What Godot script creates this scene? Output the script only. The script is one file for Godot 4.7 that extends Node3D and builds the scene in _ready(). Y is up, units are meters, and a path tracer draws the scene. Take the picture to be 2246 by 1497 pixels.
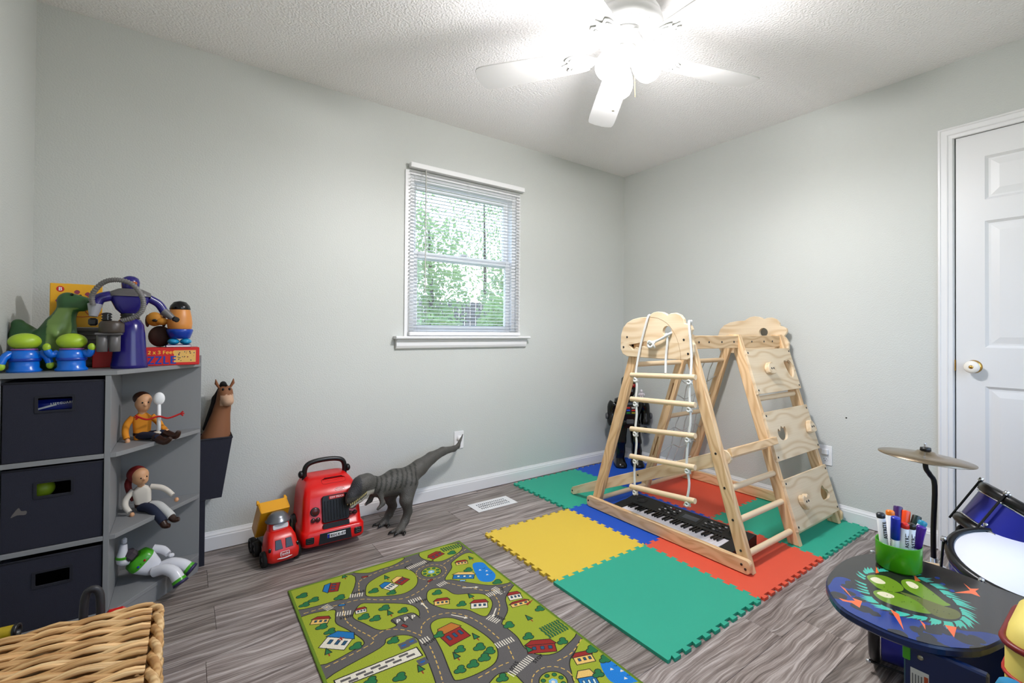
extends Node3D
# A child's playroom: sage walls, plank floor, ceiling fan, climbing frame, toys.

const ROOM_W := 3.573      # window wall length, x from -ROOM_W to 0
const ROOM_D := 3.15       # z from 0 (window wall) to ROOM_D
const ROOM_H := 2.44
var M := {}
var used := {}
var rng := RandomNumberGenerator.new()

# ---------------------------------------------------------------- mesh builder
class G:
	var st := SurfaceTool.new()
	var grp := 1
	var xf := Transform3D.IDENTITY
	var has_uv := false
	var uu := Vector4.ZERO
	var uv := Vector4.ZERO
	var colf = null
	func _init():
		st.begin(Mesh.PRIMITIVE_TRIANGLES)
	func planar(u: Vector4, v: Vector4) -> G:
		has_uv = true; uu = u; uv = v
		return self
	func vert(p: Vector3):
		if colf != null: st.set_color(colf.call(p))
		var q := xf * p
		if has_uv:
			st.set_uv(Vector2(q.x * uu.x + q.y * uu.y + q.z * uu.z + uu.w, q.x * uv.x + q.y * uv.y + q.z * uv.z + uv.w))
		st.add_vertex(q)
	func flat(): st.set_smooth_group(-1)
	func smooth():
		grp += 1
		st.set_smooth_group(grp)
	func tri(a, b, c):
		vert(a); vert(b); vert(c)
	func quad(a, b, c, d):
		tri(a, b, c); tri(a, c, d)
	func box(c: Vector3, s: Vector3, bev := 0.0, bas := Basis.IDENTITY) -> G:
		flat()
		var h := s * 0.5
		bev = minf(bev, minf(h.x, minf(h.y, h.z)) * 0.95)
		for ax in 3:
			for sg in [-1.0, 1.0]:
				var n := Vector3.ZERO; n[ax] = sg
				var u := Vector3.ZERO; u[(ax + 1) % 3] = 1.0
				var w := Vector3.ZERO; w[(ax + 2) % 3] = 1.0
				var hu := h[(ax + 1) % 3] - bev
				var hw := h[(ax + 2) % 3] - bev
				var o := n * h[ax]
				var q := [o - u * hu - w * hw, o + u * hu - w * hw, o + u * hu + w * hw, o - u * hu + w * hw]
				if sg > 0: q.reverse()
				quad(c + bas * q[0], c + bas * q[1], c + bas * q[2], c + bas * q[3])
		if bev > 0.0:
			for ax in 3:
				var b := (ax + 1) % 3
				var d := (ax + 2) % 3
				for sb in [-1.0, 1.0]:
					for sd in [-1.0, 1.0]:
						var q := []
						for k in [[-1.0, 0], [1.0, 0], [1.0, 1], [-1.0, 1]]:
							var v := Vector3.ZERO
							v[ax] = k[0] * (h[ax] - bev)
							v[b] = sb * (h[b] - (bev if k[1] == 1 else 0.0))
							v[d] = sd * (h[d] - (bev if k[1] == 0 else 0.0))
							q.append(c + bas * v)
						if sb * sd < 0: q.reverse()
						quad(q[0], q[1], q[2], q[3])
			for sx in [-1.0, 1.0]:
				for sy in [-1.0, 1.0]:
					for sz in [-1.0, 1.0]:
						var a := Vector3(sx * h.x, sy * (h.y - bev), sz * (h.z - bev))
						var b2 := Vector3(sx * (h.x - bev), sy * h.y, sz * (h.z - bev))
						var d2 := Vector3(sx * (h.x - bev), sy * (h.y - bev), sz * h.z)
						if sx * sy * sz > 0: tri(c + bas * a, c + bas * d2, c + bas * b2)
						else: tri(c + bas * a, c + bas * b2, c + bas * d2)
		return self
	func beam(a: Vector3, b: Vector3, w: float, t: float, bev := 0.0, up := Vector3.UP) -> G:
		# box from a to b, w wide across `up`, t thick along it
		var d := (b - a).normalized()
		var s := d.cross(up).normalized()
		var u2 := s.cross(d)
		box((a + b) * 0.5, Vector3(a.distance_to(b), t, w), bev, Basis(d, u2, s))
		return self
	func ringfaces(r0: Array, r1: Array, closed := true):
		var n := r0.size()
		for i in (n if closed else n - 1):
			var j := (i + 1) % n
			quad(r0[i], r1[i], r1[j], r0[j])
	func tube(path: Array, rad, n := 10, caps := true, closed := false, squash := 1.0) -> G:
		smooth()
		var m := path.size()
		var rings := []
		var nrm := Vector3.UP
		for i in m:
			var t: Vector3
			if closed: t = (path[(i + 1) % m] - path[(i - 1 + m) % m]).normalized()
			elif i == 0: t = (path[1] - path[0]).normalized()
			elif i == m - 1: t = (path[i] - path[i - 1]).normalized()
			else: t = ((path[i + 1] - path[i]).normalized() + (path[i] - path[i - 1]).normalized()).normalized()
			if i == 0:
				nrm = Vector3.UP if absf(t.y) < 0.9 else Vector3.RIGHT
			nrm = (nrm - t * nrm.dot(t)).normalized()
			var bn := t.cross(nrm)
			var r: float = rad[i] if rad is Array else rad
			var ring := []
			for k in n:
				var a := TAU * k / n
				ring.append(path[i] + (nrm * cos(a) * squash + bn * sin(a)) * r)
			rings.append(ring)
		for i in m - 1: ringfaces(rings[i], rings[i + 1])
		if closed: ringfaces(rings[m - 1], rings[0])
		elif caps:
			smooth()
			for k in range(1, n - 1): tri(rings[0][0], rings[0][k], rings[0][k + 1])
			smooth()
			for k in range(1, n - 1): tri(rings[m - 1][0], rings[m - 1][k + 1], rings[m - 1][k])
		return self
	func lathe(prof: Array, n := 24, at := Vector3.ZERO, bas := Basis.IDENTITY, sweep := TAU) -> G:
		# prof: Vector2(radius, y); a repeated point makes a hard edge
		smooth()
		var full := sweep > TAU - 0.001
		var prev := []
		for i in prof.size():
			var ring := []
			for k in (n if full else n + 1):
				var a := sweep * k / n
				ring.append(at + bas * Vector3(prof[i].x * cos(a), prof[i].y, prof[i].x * sin(a)))
			if i > 0:
				if prof[i] == prof[i - 1]: smooth()
				else:
					var cnt := n
					for k in cnt:
						var j: int = (k + 1) % ring.size()
						if prof[i].x < 1e-6: tri(prev[k], ring[k], prev[j])
						elif prof[i - 1].x < 1e-6: tri(prev[k], ring[k], ring[j])
						else: quad(prev[k], ring[k], ring[j], prev[j])
			prev = ring
		return self
	func ell(c: Vector3, r: Vector3, bas := Basis.IDENTITY, n := 18, m := 12) -> G:
		smooth()
		var prev := []
		for i in m + 1:
			var f := PI * i / m - PI / 2
			var ring := []
			for k in n:
				var a := TAU * k / n
				ring.append(c + bas * Vector3(cos(f) * cos(a) * r.x, sin(f) * r.y, cos(f) * sin(a) * r.z))
			if i > 0:
				for k in n:
					var j := (k + 1) % n
					if i == 1: tri(prev[k], ring[k], ring[j])
					elif i == m: tri(prev[k], ring[k], prev[j])
					else: quad(prev[k], ring[k], ring[j], prev[j])
			prev = ring
		return self
	func prism(poly: PackedVector2Array, depth: float, bas := Basis.IDENTITY, at := Vector3.ZERO, bev := 0.0, holes := []) -> G:
		# polygon in the local xy plane, extruded along local +z
		if not Geometry2D.is_polygon_clockwise(poly):
			pass
		else:
			poly = poly.duplicate(); poly.reverse()
		var n := poly.size()
		var ins := PackedVector2Array()
		for i in n:
			var a := poly[(i - 1 + n) % n]; var b := poly[i]; var c := poly[(i + 1) % n]
			var n1 := (b - a).normalized().rotated(PI / 2)
			var n2 := (c - b).normalized().rotated(PI / 2)
			var bi := n1 + n2
			if bi.length() < 0.01: bi = n1
			ins.append(b + bi.normalized() * bev / maxf(0.5, bi.normalized().dot(n1)))
		var face := ins.duplicate()
		var hl := []
		for h in holes:
			var hp: PackedVector2Array = h.duplicate()
			if not Geometry2D.is_polygon_clockwise(hp): hp.reverse()
			hl.append(hp)
		# join each hole to the outline by its nearest vertex pair
		for hp in hl:
			var best := 1e9; var bi := 0; var bj := 0
			for i in face.size():
				for j in hp.size():
					var d: float = face[i].distance_squared_to(hp[j])
					if d < best:
						best = d; bi = i; bj = j
			var nf := PackedVector2Array()
			for i in bi + 1: nf.append(face[i])
			for j in hp.size() + 1: nf.append(hp[(bj + j) % hp.size()])
			var e: Vector2 = (face[bi] - hp[bj]).normalized().rotated(PI / 2) * 1e-5
			nf[nf.size() - 1] += e
			nf.append(face[bi] + e)
			for i in range(bi + 1, face.size()): nf.append(face[i])
			face = nf
		var tr := Geometry2D.triangulate_polygon(face)
		flat()
		var p3 := func(q: Vector2, z: float) -> Vector3: return at + bas * Vector3(q.x, q.y, z)
		for i in range(0, tr.size(), 3):
			var a := face[tr[i]]; var b := face[tr[i + 1]]; var c := face[tr[i + 2]]
			if (b - a).cross(c - a) < 0.0:
				var t := b; b = c; c = t
			tri(p3.call(a, depth), p3.call(c, depth), p3.call(b, depth))
			tri(p3.call(a, 0.0), p3.call(b, 0.0), p3.call(c, 0.0))
		for i in n:
			var j := (i + 1) % n
			quad(p3.call(poly[i], bev), p3.call(poly[i], depth - bev), p3.call(poly[j], depth - bev), p3.call(poly[j], bev))
			if bev > 0.0:
				quad(p3.call(poly[i], depth - bev), p3.call(ins[i], depth), p3.call(ins[j], depth), p3.call(poly[j], depth - bev))
				quad(p3.call(ins[i], 0.0), p3.call(poly[i], bev), p3.call(poly[j], bev), p3.call(ins[j], 0.0))
		for hp in hl:
			for i in hp.size():
				var j: int = (i + 1) % hp.size()
				quad(p3.call(hp[i], 0.0), p3.call(hp[i], depth), p3.call(hp[j], depth), p3.call(hp[j], 0.0))
		return self
	func loft(rings: Array, cap0 := true, cap1 := true, sm := true) -> G:
		if sm: smooth()
		else: flat()
		for i in rings.size() - 1: ringfaces(rings[i], rings[i + 1])
		var n: int = rings[0].size()
		for e in [[0, cap0], [rings.size() - 1, cap1]]:
			if not e[1]: continue
			if sm: smooth()
			var r: Array = rings[e[0]]
			var c := Vector3.ZERO
			for q in r: c += q
			c /= n
			for k in n:
				if e[0] == 0: tri(c, r[k], r[(k + 1) % n])
				else: tri(c, r[(k + 1) % n], r[k])
		return self
	func blob(bones: Array, cell: float, k: float) -> G:
		# bones: [a, b, ra, rb]; smooth union of tapered capsules meshed as surface nets
		smooth()
		var lo := Vector3(1e9, 1e9, 1e9); var hi := -lo
		for b in bones:
			var r: float = maxf(b[2], b[3]) + cell * 3.0 + 1.0 / k
			for q in [b[0], b[1]]:
				lo = lo.min(q - Vector3.ONE * r); hi = hi.max(q + Vector3.ONE * r)
		var nx := int((hi.x - lo.x) / cell) + 2
		var ny := int((hi.y - lo.y) / cell) + 2
		var nz := int((hi.z - lo.z) / cell) + 2
		var f := PackedFloat32Array(); f.resize(nx * ny * nz)
		for b in bones:
			var a: Vector3 = b[0]; var d: Vector3 = b[1] - b[0]
			var ra: float = b[2]; var rb: float = b[3]
			var l2: float = maxf(d.length_squared(), 1e-9)
			var mg: float = maxf(ra, rb) + 4.0 / k + cell * 2.0
			var l := (a.min(b[1]) - Vector3.ONE * mg - lo) / cell
			var h := (a.max(b[1]) + Vector3.ONE * mg - lo) / cell
			for z in range(maxi(0, int(l.z)), mini(nz, int(h.z) + 1)):
				for y in range(maxi(0, int(l.y)), mini(ny, int(h.y) + 1)):
					var o := (z * ny + y) * nx
					for x in range(maxi(0, int(l.x)), mini(nx, int(h.x) + 1)):
						var q := lo + Vector3(x, y, z) * cell - a
						var t := clampf(q.dot(d) / l2, 0.0, 1.0)
						f[o + x] += exp(-k * ((q - d * t).length() - ra - (rb - ra) * t))
		# f >= 1 is inside
		var ids := {}
		var vs := PackedVector3Array()
		var off := [0, 1, nx, nx + 1, nx * ny, nx * ny + 1, nx * ny + nx, nx * ny + nx + 1]
		var edges := [[0, 1], [2, 3], [4, 5], [6, 7], [0, 2], [1, 3], [4, 6], [5, 7], [0, 4], [1, 5], [2, 6], [3, 7]]
		for z in nz - 1:
			for y in ny - 1:
				for x in nx - 1:
					var o := (z * ny + y) * nx + x
					var c := 0
					for e in 8:
						if f[o + off[e]] >= 1.0: c += 1
					if c == 0 or c == 8: continue
					var s := Vector3.ZERO; var m := 0
					for e in edges:
						var fa := f[o + off[e[0]]]; var fb := f[o + off[e[1]]]
						if (fa >= 1.0) != (fb >= 1.0):
							var la := log(maxf(fa, 1e-9)); var lb := log(maxf(fb, 1e-9))
							var t := la / (la - lb)
							var pa := Vector3(e[0] & 1, (e[0] >> 1) & 1, (e[0] >> 2) & 1)
							var pb := Vector3(e[1] & 1, (e[1] >> 1) & 1, (e[1] >> 2) & 1)
							s += pa.lerp(pb, t); m += 1
					ids[o] = vs.size()
					vs.append(lo + (Vector3(x, y, z) + s / m) * cell)
		var ax := [1, nx, nx * ny]
		for z in range(1, nz - 1):
			for y in range(1, ny - 1):
				for x in range(1, nx - 1):
					var o := (z * ny + y) * nx + x
					var ins := f[o] >= 1.0
					for e in 3:
						if (f[o + ax[e]] >= 1.0) == ins: continue
						var u: int = ax[(e + 1) % 3]; var w: int = ax[(e + 2) % 3]
						var q := [vs[ids[o]], vs[ids[o - u]], vs[ids[o - u - w]], vs[ids[o - w]]]
						if ins: quad(q[0], q[1], q[2], q[3])
						else: quad(q[3], q[2], q[1], q[0])
		return self
	func mesh() -> ArrayMesh:
		st.generate_normals()
		if has_uv: st.generate_tangents()
		return st.commit()

# ---------------------------------------------------------------- naming and adding
func numbered(n: String) -> String:
	var k: int = used.get(n, 0)
	used[n] = k + 1
	return n if k == 0 else "%s_%03d" % [n, k]

func tag(o: Node, label: String, category: String, group := "") -> Node:
	o.set_meta("label", label)
	o.set_meta("category", category)
	if group != "": o.set_meta("group", group)
	return o

func thing(called: String, label: String, category: String, at := Vector3.ZERO, turn := 0.0, group := "") -> Node3D:
	var o := Node3D.new()
	o.name = numbered(called)
	add_child(o)
	o.position = at
	o.rotation.y = turn
	tag(o, label, category, group)
	return o

func part(called: String, g, mat: Material, parent: Node, xf := Transform3D.IDENTITY, label := "") -> MeshInstance3D:
	var o := MeshInstance3D.new()
	o.mesh = g.mesh() if g is G else g
	o.material_override = mat
	if parent == self: o.name = numbered(called)
	else: o.name = called
	parent.add_child(o, true)
	o.transform = xf
	if label != "": o.set_meta("label", label)
	return o

func struct(called: String, g, mat: Material, parent: Node = self, xf := Transform3D.IDENTITY) -> MeshInstance3D:
	var o := part(called, g, mat, parent, xf)
	if parent == self: o.set_meta("kind", "structure")
	return o

func copy_of(o: Node3D, at: Vector3, turn := 0.0, label := "") -> Node3D:
	var base := String(o.name)
	var c: Node3D = o.duplicate()
	c.name = numbered(base)
	add_child(c)
	c.position = at
	c.rotation.y = turn
	if label != "": c.set_meta("label", label)
	return c

func rrect(w: float, h: float, r: float, seg := 5, c := Vector2.ZERO) -> PackedVector2Array:
	var p := PackedVector2Array()
	for q in [[1, 1, 0], [-1, 1, 1], [-1, -1, 2], [1, -1, 3]]:
		for i in seg + 1:
			var a: float = PI / 2 * (q[2] + float(i) / seg)
			p.append(c + Vector2(q[0] * (w / 2 - r), q[1] * (h / 2 - r)) + Vector2(cos(a), sin(a)) * r)
	return p

func circle2(r: float, n := 20, c := Vector2.ZERO, ry := -1.0) -> PackedVector2Array:
	var p := PackedVector2Array()
	for i in n:
		p.append(c + Vector2(cos(TAU * i / n) * r, sin(TAU * i / n) * (r if ry < 0 else ry)))
	return p

func curve(pts: Array, n := 6, closed := false) -> Array:
	# Catmull-Rom through points (Vector2 or Vector3)
	var out := []
	var m := pts.size()
	for i in (m if closed else m - 1):
		var a = pts[(i - 1 + m) % m] if closed or i > 0 else pts[0]
		var b = pts[i]
		var c = pts[(i + 1) % m]
		var d = pts[(i + 2) % m] if closed or i < m - 2 else pts[m - 1]
		for k in n:
			var t := float(k) / n
			out.append(0.5 * ((2.0 * b) + (c - a) * t + (2.0 * a - 5.0 * b + 4.0 * c - d) * t * t + (3.0 * b - a - 3.0 * c + d) * t * t * t))
	if not closed: out.append(pts[m - 1])
	return out

func curve2(pts: Array, n := 6) -> PackedVector2Array:
	return PackedVector2Array(curve(pts, n, true))

func aim(d: Vector3, up := Vector3.UP) -> Basis:
	# basis whose x axis is d
	d = d.normalized()
	var s := d.cross(up)
	if s.length() < 0.01: s = d.cross(Vector3.RIGHT)
	s = s.normalized()
	return Basis(d, s.cross(d), s)

func yto(d: Vector3) -> Basis:
	# basis whose y axis is d
	d = d.normalized()
	var s := d.cross(Vector3.FORWARD)
	if s.length() < 0.05: s = d.cross(Vector3.RIGHT)
	s = s.normalized()
	return Basis(s, d, s.cross(d))

func text_mesh(s: String, h: float, depth := 0.001, font := "Droid Sans", bold := true) -> TextMesh:
	var t := TextMesh.new()
	var f := SystemFont.new()
	f.font_names = PackedStringArray([font])
	if bold: f.font_weight = 700
	t.font = f
	t.text = s
	t.font_size = 64
	t.pixel_size = h / 46.0
	t.depth = depth
	t.curve_step = 2.0
	return t

# ---------------------------------------------------------------- materials
func mat(c: Color, rough := 0.6, metal := 0.0, extra := {}) -> StandardMaterial3D:
	var m := StandardMaterial3D.new()
	m.albedo_color = c
	m.roughness = rough
	m.metallic = metal
	for k in extra: m.set(k, extra[k])
	return m

func noise(freq: float, kind := FastNoiseLite.TYPE_SIMPLEX_SMOOTH, oct := 3, sd := 1) -> FastNoiseLite:
	var n := FastNoiseLite.new()
	n.noise_type = kind
	n.frequency = freq
	n.seed = sd
	n.fractal_type = FastNoiseLite.FRACTAL_FBM if oct > 1 else FastNoiseLite.FRACTAL_NONE
	n.fractal_octaves = oct
	return n

func tex_of(n: FastNoiseLite, w: int, h: int, ramp := []) -> ImageTexture:
	var im := n.get_seamless_image(w, h)
	if ramp.size() > 0:
		var gr := Gradient.new()
		var o := PackedFloat32Array(); var c := PackedColorArray()
		for r in ramp:
			o.append(r[0]); c.append(r[1])
		gr.offsets = o; gr.colors = c
		var lut := []
		for i in 256: lut.append(gr.sample(i / 255.0))
		var src := im.get_data()
		var dst := PackedByteArray(); dst.resize(w * h * 3)
		for i in w * h:
			var q: Color = lut[src[i]]
			dst[i * 3] = int(q.r * 255); dst[i * 3 + 1] = int(q.g * 255); dst[i * 3 + 2] = int(q.b * 255)
		im = Image.create_from_data(w, h, false, Image.FORMAT_RGB8, dst)
	return ImageTexture.create_from_image(im)

func tri_scale(m: StandardMaterial3D, s: Vector3, world := false) -> StandardMaterial3D:
	m.uv1_triplanar = true
	m.uv1_world_triplanar = world
	m.uv1_scale = s
	m.uv1_triplanar_sharpness = 8.0
	return m

func bumpy(m: StandardMaterial3D, tex: Texture2D, cm: float) -> StandardMaterial3D:
	m.heightmap_enabled = true
	m.heightmap_texture = tex
	m.heightmap_scale = cm
	return m

func wood_tex(base: Color, dark: Color, sd: int, w := 512, h := 256, rings := 9.0) -> ImageTexture:
	var warp := noise(0.005, FastNoiseLite.TYPE_SIMPLEX_SMOOTH, 2, sd)
	var fine := noise(0.05, FastNoiseLite.TYPE_SIMPLEX_SMOOTH, 2, sd + 7)
	var d := PackedByteArray(); d.resize(w * h * 3)
	for y in h:
		for x in w:
			var bl := float(x) / w
			var v: float = lerpf(warp.get_noise_2d(x * 0.5, y * 1.0), warp.get_noise_2d((x - w) * 0.5, y * 1.0), bl)
			var t := sin((float(y) / h * rings + v * 2.4) * TAU) * 0.5 + 0.5
			t = t * t * 0.75 + (fine.get_noise_2d(x * 0.06, y * 2.2) * 0.5 + 0.3) * 0.3
			var c := base.lerp(dark, clampf(t, 0.0, 1.0))
			var i := (y * w + x) * 3
			d[i] = int(clampf(c.r, 0, 1) * 255); d[i + 1] = int(clampf(c.g, 0, 1) * 255); d[i + 2] = int(clampf(c.b, 0, 1) * 255)
	return ImageTexture.create_from_image(Image.create_from_data(w, h, false, Image.FORMAT_RGB8, d))

func make_materials():
	var peel := tex_of(noise(0.09, FastNoiseLite.TYPE_SIMPLEX_SMOOTH, 3, 5), 512, 512)
	var popcorn := tex_of(noise(0.085, FastNoiseLite.TYPE_SIMPLEX_SMOOTH, 4, 11), 512, 512)
	M.wall = bumpy(tri_scale(mat(Color(0.77, 0.78, 0.762), 0.75), Vector3.ONE * 2.2, true), peel, 0.09)
	M.ceiling = bumpy(tri_scale(mat(Color(0.95, 0.94, 0.935), 0.95), Vector3.ONE * 1.6, true), popcorn, 0.32)
	M.trim = mat(Color(0.88, 0.88, 0.88), 0.35)
	M.door = mat(Color(0.86, 0.86, 0.86), 0.38)
	M.vinyl = mat(Color(0.92, 0.925, 0.93), 0.35)
	M.slat = mat(Color(0.93, 0.93, 0.93), 0.4, 0.0, {"backlight_enabled": true, "backlight": Color(0.35, 0.35, 0.35)})
	M.glass = mat(Color(0.95, 0.97, 0.97, 0.06), 0.02, 0.0, {"transparency": BaseMaterial3D.TRANSPARENCY_ALPHA})
	M.dark = mat(Color(0.05, 0.05, 0.055), 0.5)
	M.black = mat(Color(0.035, 0.035, 0.038), 0.35)
	M.gloss_black = mat(Color(0.02, 0.02, 0.024), 0.18)
	M.white = mat(Color(0.9, 0.9, 0.9), 0.4)
	M.brass = mat(Color(0.83, 0.66, 0.36), 0.25, 1.0)
	M.chrome = mat(Color(0.85, 0.86, 0.88), 0.12, 1.0)
	M.steel = mat(Color(0.55, 0.56, 0.58), 0.35, 1.0)
	var pine := wood_tex(Color(0.905, 0.775, 0.60), Color(0.80, 0.635, 0.45), 3, 512, 256, 7.0)
	M.pine = tri_scale(mat(Color.WHITE, 0.55, 0.0, {"albedo_texture": pine}), Vector3(1.6, 5.0, 5.0))
	var ply := wood_tex(Color(0.895, 0.815, 0.69), Color(0.815, 0.70, 0.545), 21, 512, 512, 3.5)
	M.ply = tri_scale(mat(Color.WHITE, 0.55, 0.0, {"albedo_texture": ply}), Vector3(1.3, 1.9, 1.9))
	M.dowel = mat(Color(0.90, 0.80, 0.655), 0.5)
	M.rope = bumpy(tri_scale(mat(Color(0.93, 0.93, 0.91), 0.85), Vector3.ONE * 20.0), peel, 0.12)

func _ready():
	rng.seed = 20240611
	# ---- camera (16 mm class lens with a small shift)
	var cam := Camera3D.new()
	cam.name = "camera"
	add_child(cam)
	var near := 0.05
	var f := 1016.8148
	cam.projection = Camera3D.PROJECTION_FRUSTUM
	cam.keep_aspect = Camera3D.KEEP_HEIGHT
	cam.size = near * 1497.0 / f
	cam.frustum_offset = Vector2((1123.0 - 1165.3) / f, (719.1 - 748.5) / f) * near
	cam.near = near
	cam.far = 120.0
	cam.transform = Transform3D(Basis(Vector3.UP, -0.6394) * Basis(Vector3.RIGHT, 0.0092) * Basis(Vector3.BACK, 0.0066), Vector3(-3.0597, 1.0791, 2.7666))
	cam.current = true
	# ---- sky and exposure
	var we := WorldEnvironment.new()
	we.name = "environment"
	add_child(we)
	var env := Environment.new()
	we.environment = env
	env.background_mode = Environment.BG_SKY
	var sky := Sky.new()
	var sm := ProceduralSkyMaterial.new()
	sm.sky_top_color = Color(0.62, 0.75, 0.92)
	sm.sky_horizon_color = Color(0.93, 0.96, 0.98)
	sm.ground_horizon_color = Color(0.75, 0.78, 0.74)
	sm.ground_bottom_color = Color(0.4, 0.42, 0.36)
	sm.sun_angle_max = 1.0
	sky.sky_material = sm
	env.sky = sky
	env.background_energy_multiplier = 4.5
	env.tonemap_mode = Environment.TONE_MAPPER_LINEAR
	env.tonemap_exposure = 1.15
	env.sdfgi_enabled = true
	env.ssao_enabled = true
	env.ssil_enabled = true
	make_materials()
	build_shell()
	build_window()
	build_door()
	build_outdoors()
	build_fan()
	build_storage()
	build_shelf_toys()
	build_dolls()
	build_mats()
	build_climber()
	build_keyboard()
	build_black_robot()
	build_red_truck()
	build_dump_truck()
	build_trex()
	build_rug()
	build_desk()
	build_drums()
	build_basket()
	build_fittings()

# ---------------------------------------------------------------- room shell
func plank_texture() -> ImageTexture:
	var w := 2048; var h := 1024
	var a := noise(0.012, FastNoiseLite.TYPE_SIMPLEX_SMOOTH, 4, 31)
	var b := noise(0.05, FastNoiseLite.TYPE_SIMPLEX_SMOOTH, 3, 32)
	var lo := Color(0.32, 0.28, 0.265); var mid := Color(0.535, 0.49, 0.47); var hi := Color(0.73, 0.695, 0.68)
	var d := PackedByteArray(); d.resize(w * h * 3)
	for y in h:
		for x in w:
			var wv := a.get_noise_2d(x * 0.15, y * 0.35) * 30.0
			var g := b.get_noise_2d(x * 0.035, (y + wv) * 0.75)
			var g2 := b.get_noise_2d(x * 0.06 + 500.0, (y + wv * 0.8) * 2.6)
			var g3 := b.get_noise_2d(x * 0.12 + 900.0, (y + wv * 0.6) * 6.5)
			var t := 0.5 + g * 0.5 + g2 * 0.42 + g3 * 0.3
			var q := lo.lerp(mid, clampf(t * 2.0, 0, 1)) if t < 0.5 else mid.lerp(hi, clampf(t * 2.0 - 1.0, 0, 1))
			var i := (y * w + x) * 3
			d[i] = int(q.r * 255); d[i + 1] = int(q.g * 255); d[i + 2] = int(q.b * 255)
	return ImageTexture.create_from_image(Image.create_from_data(w, h, false, Image.FORMAT_RGB8, d))

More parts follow.
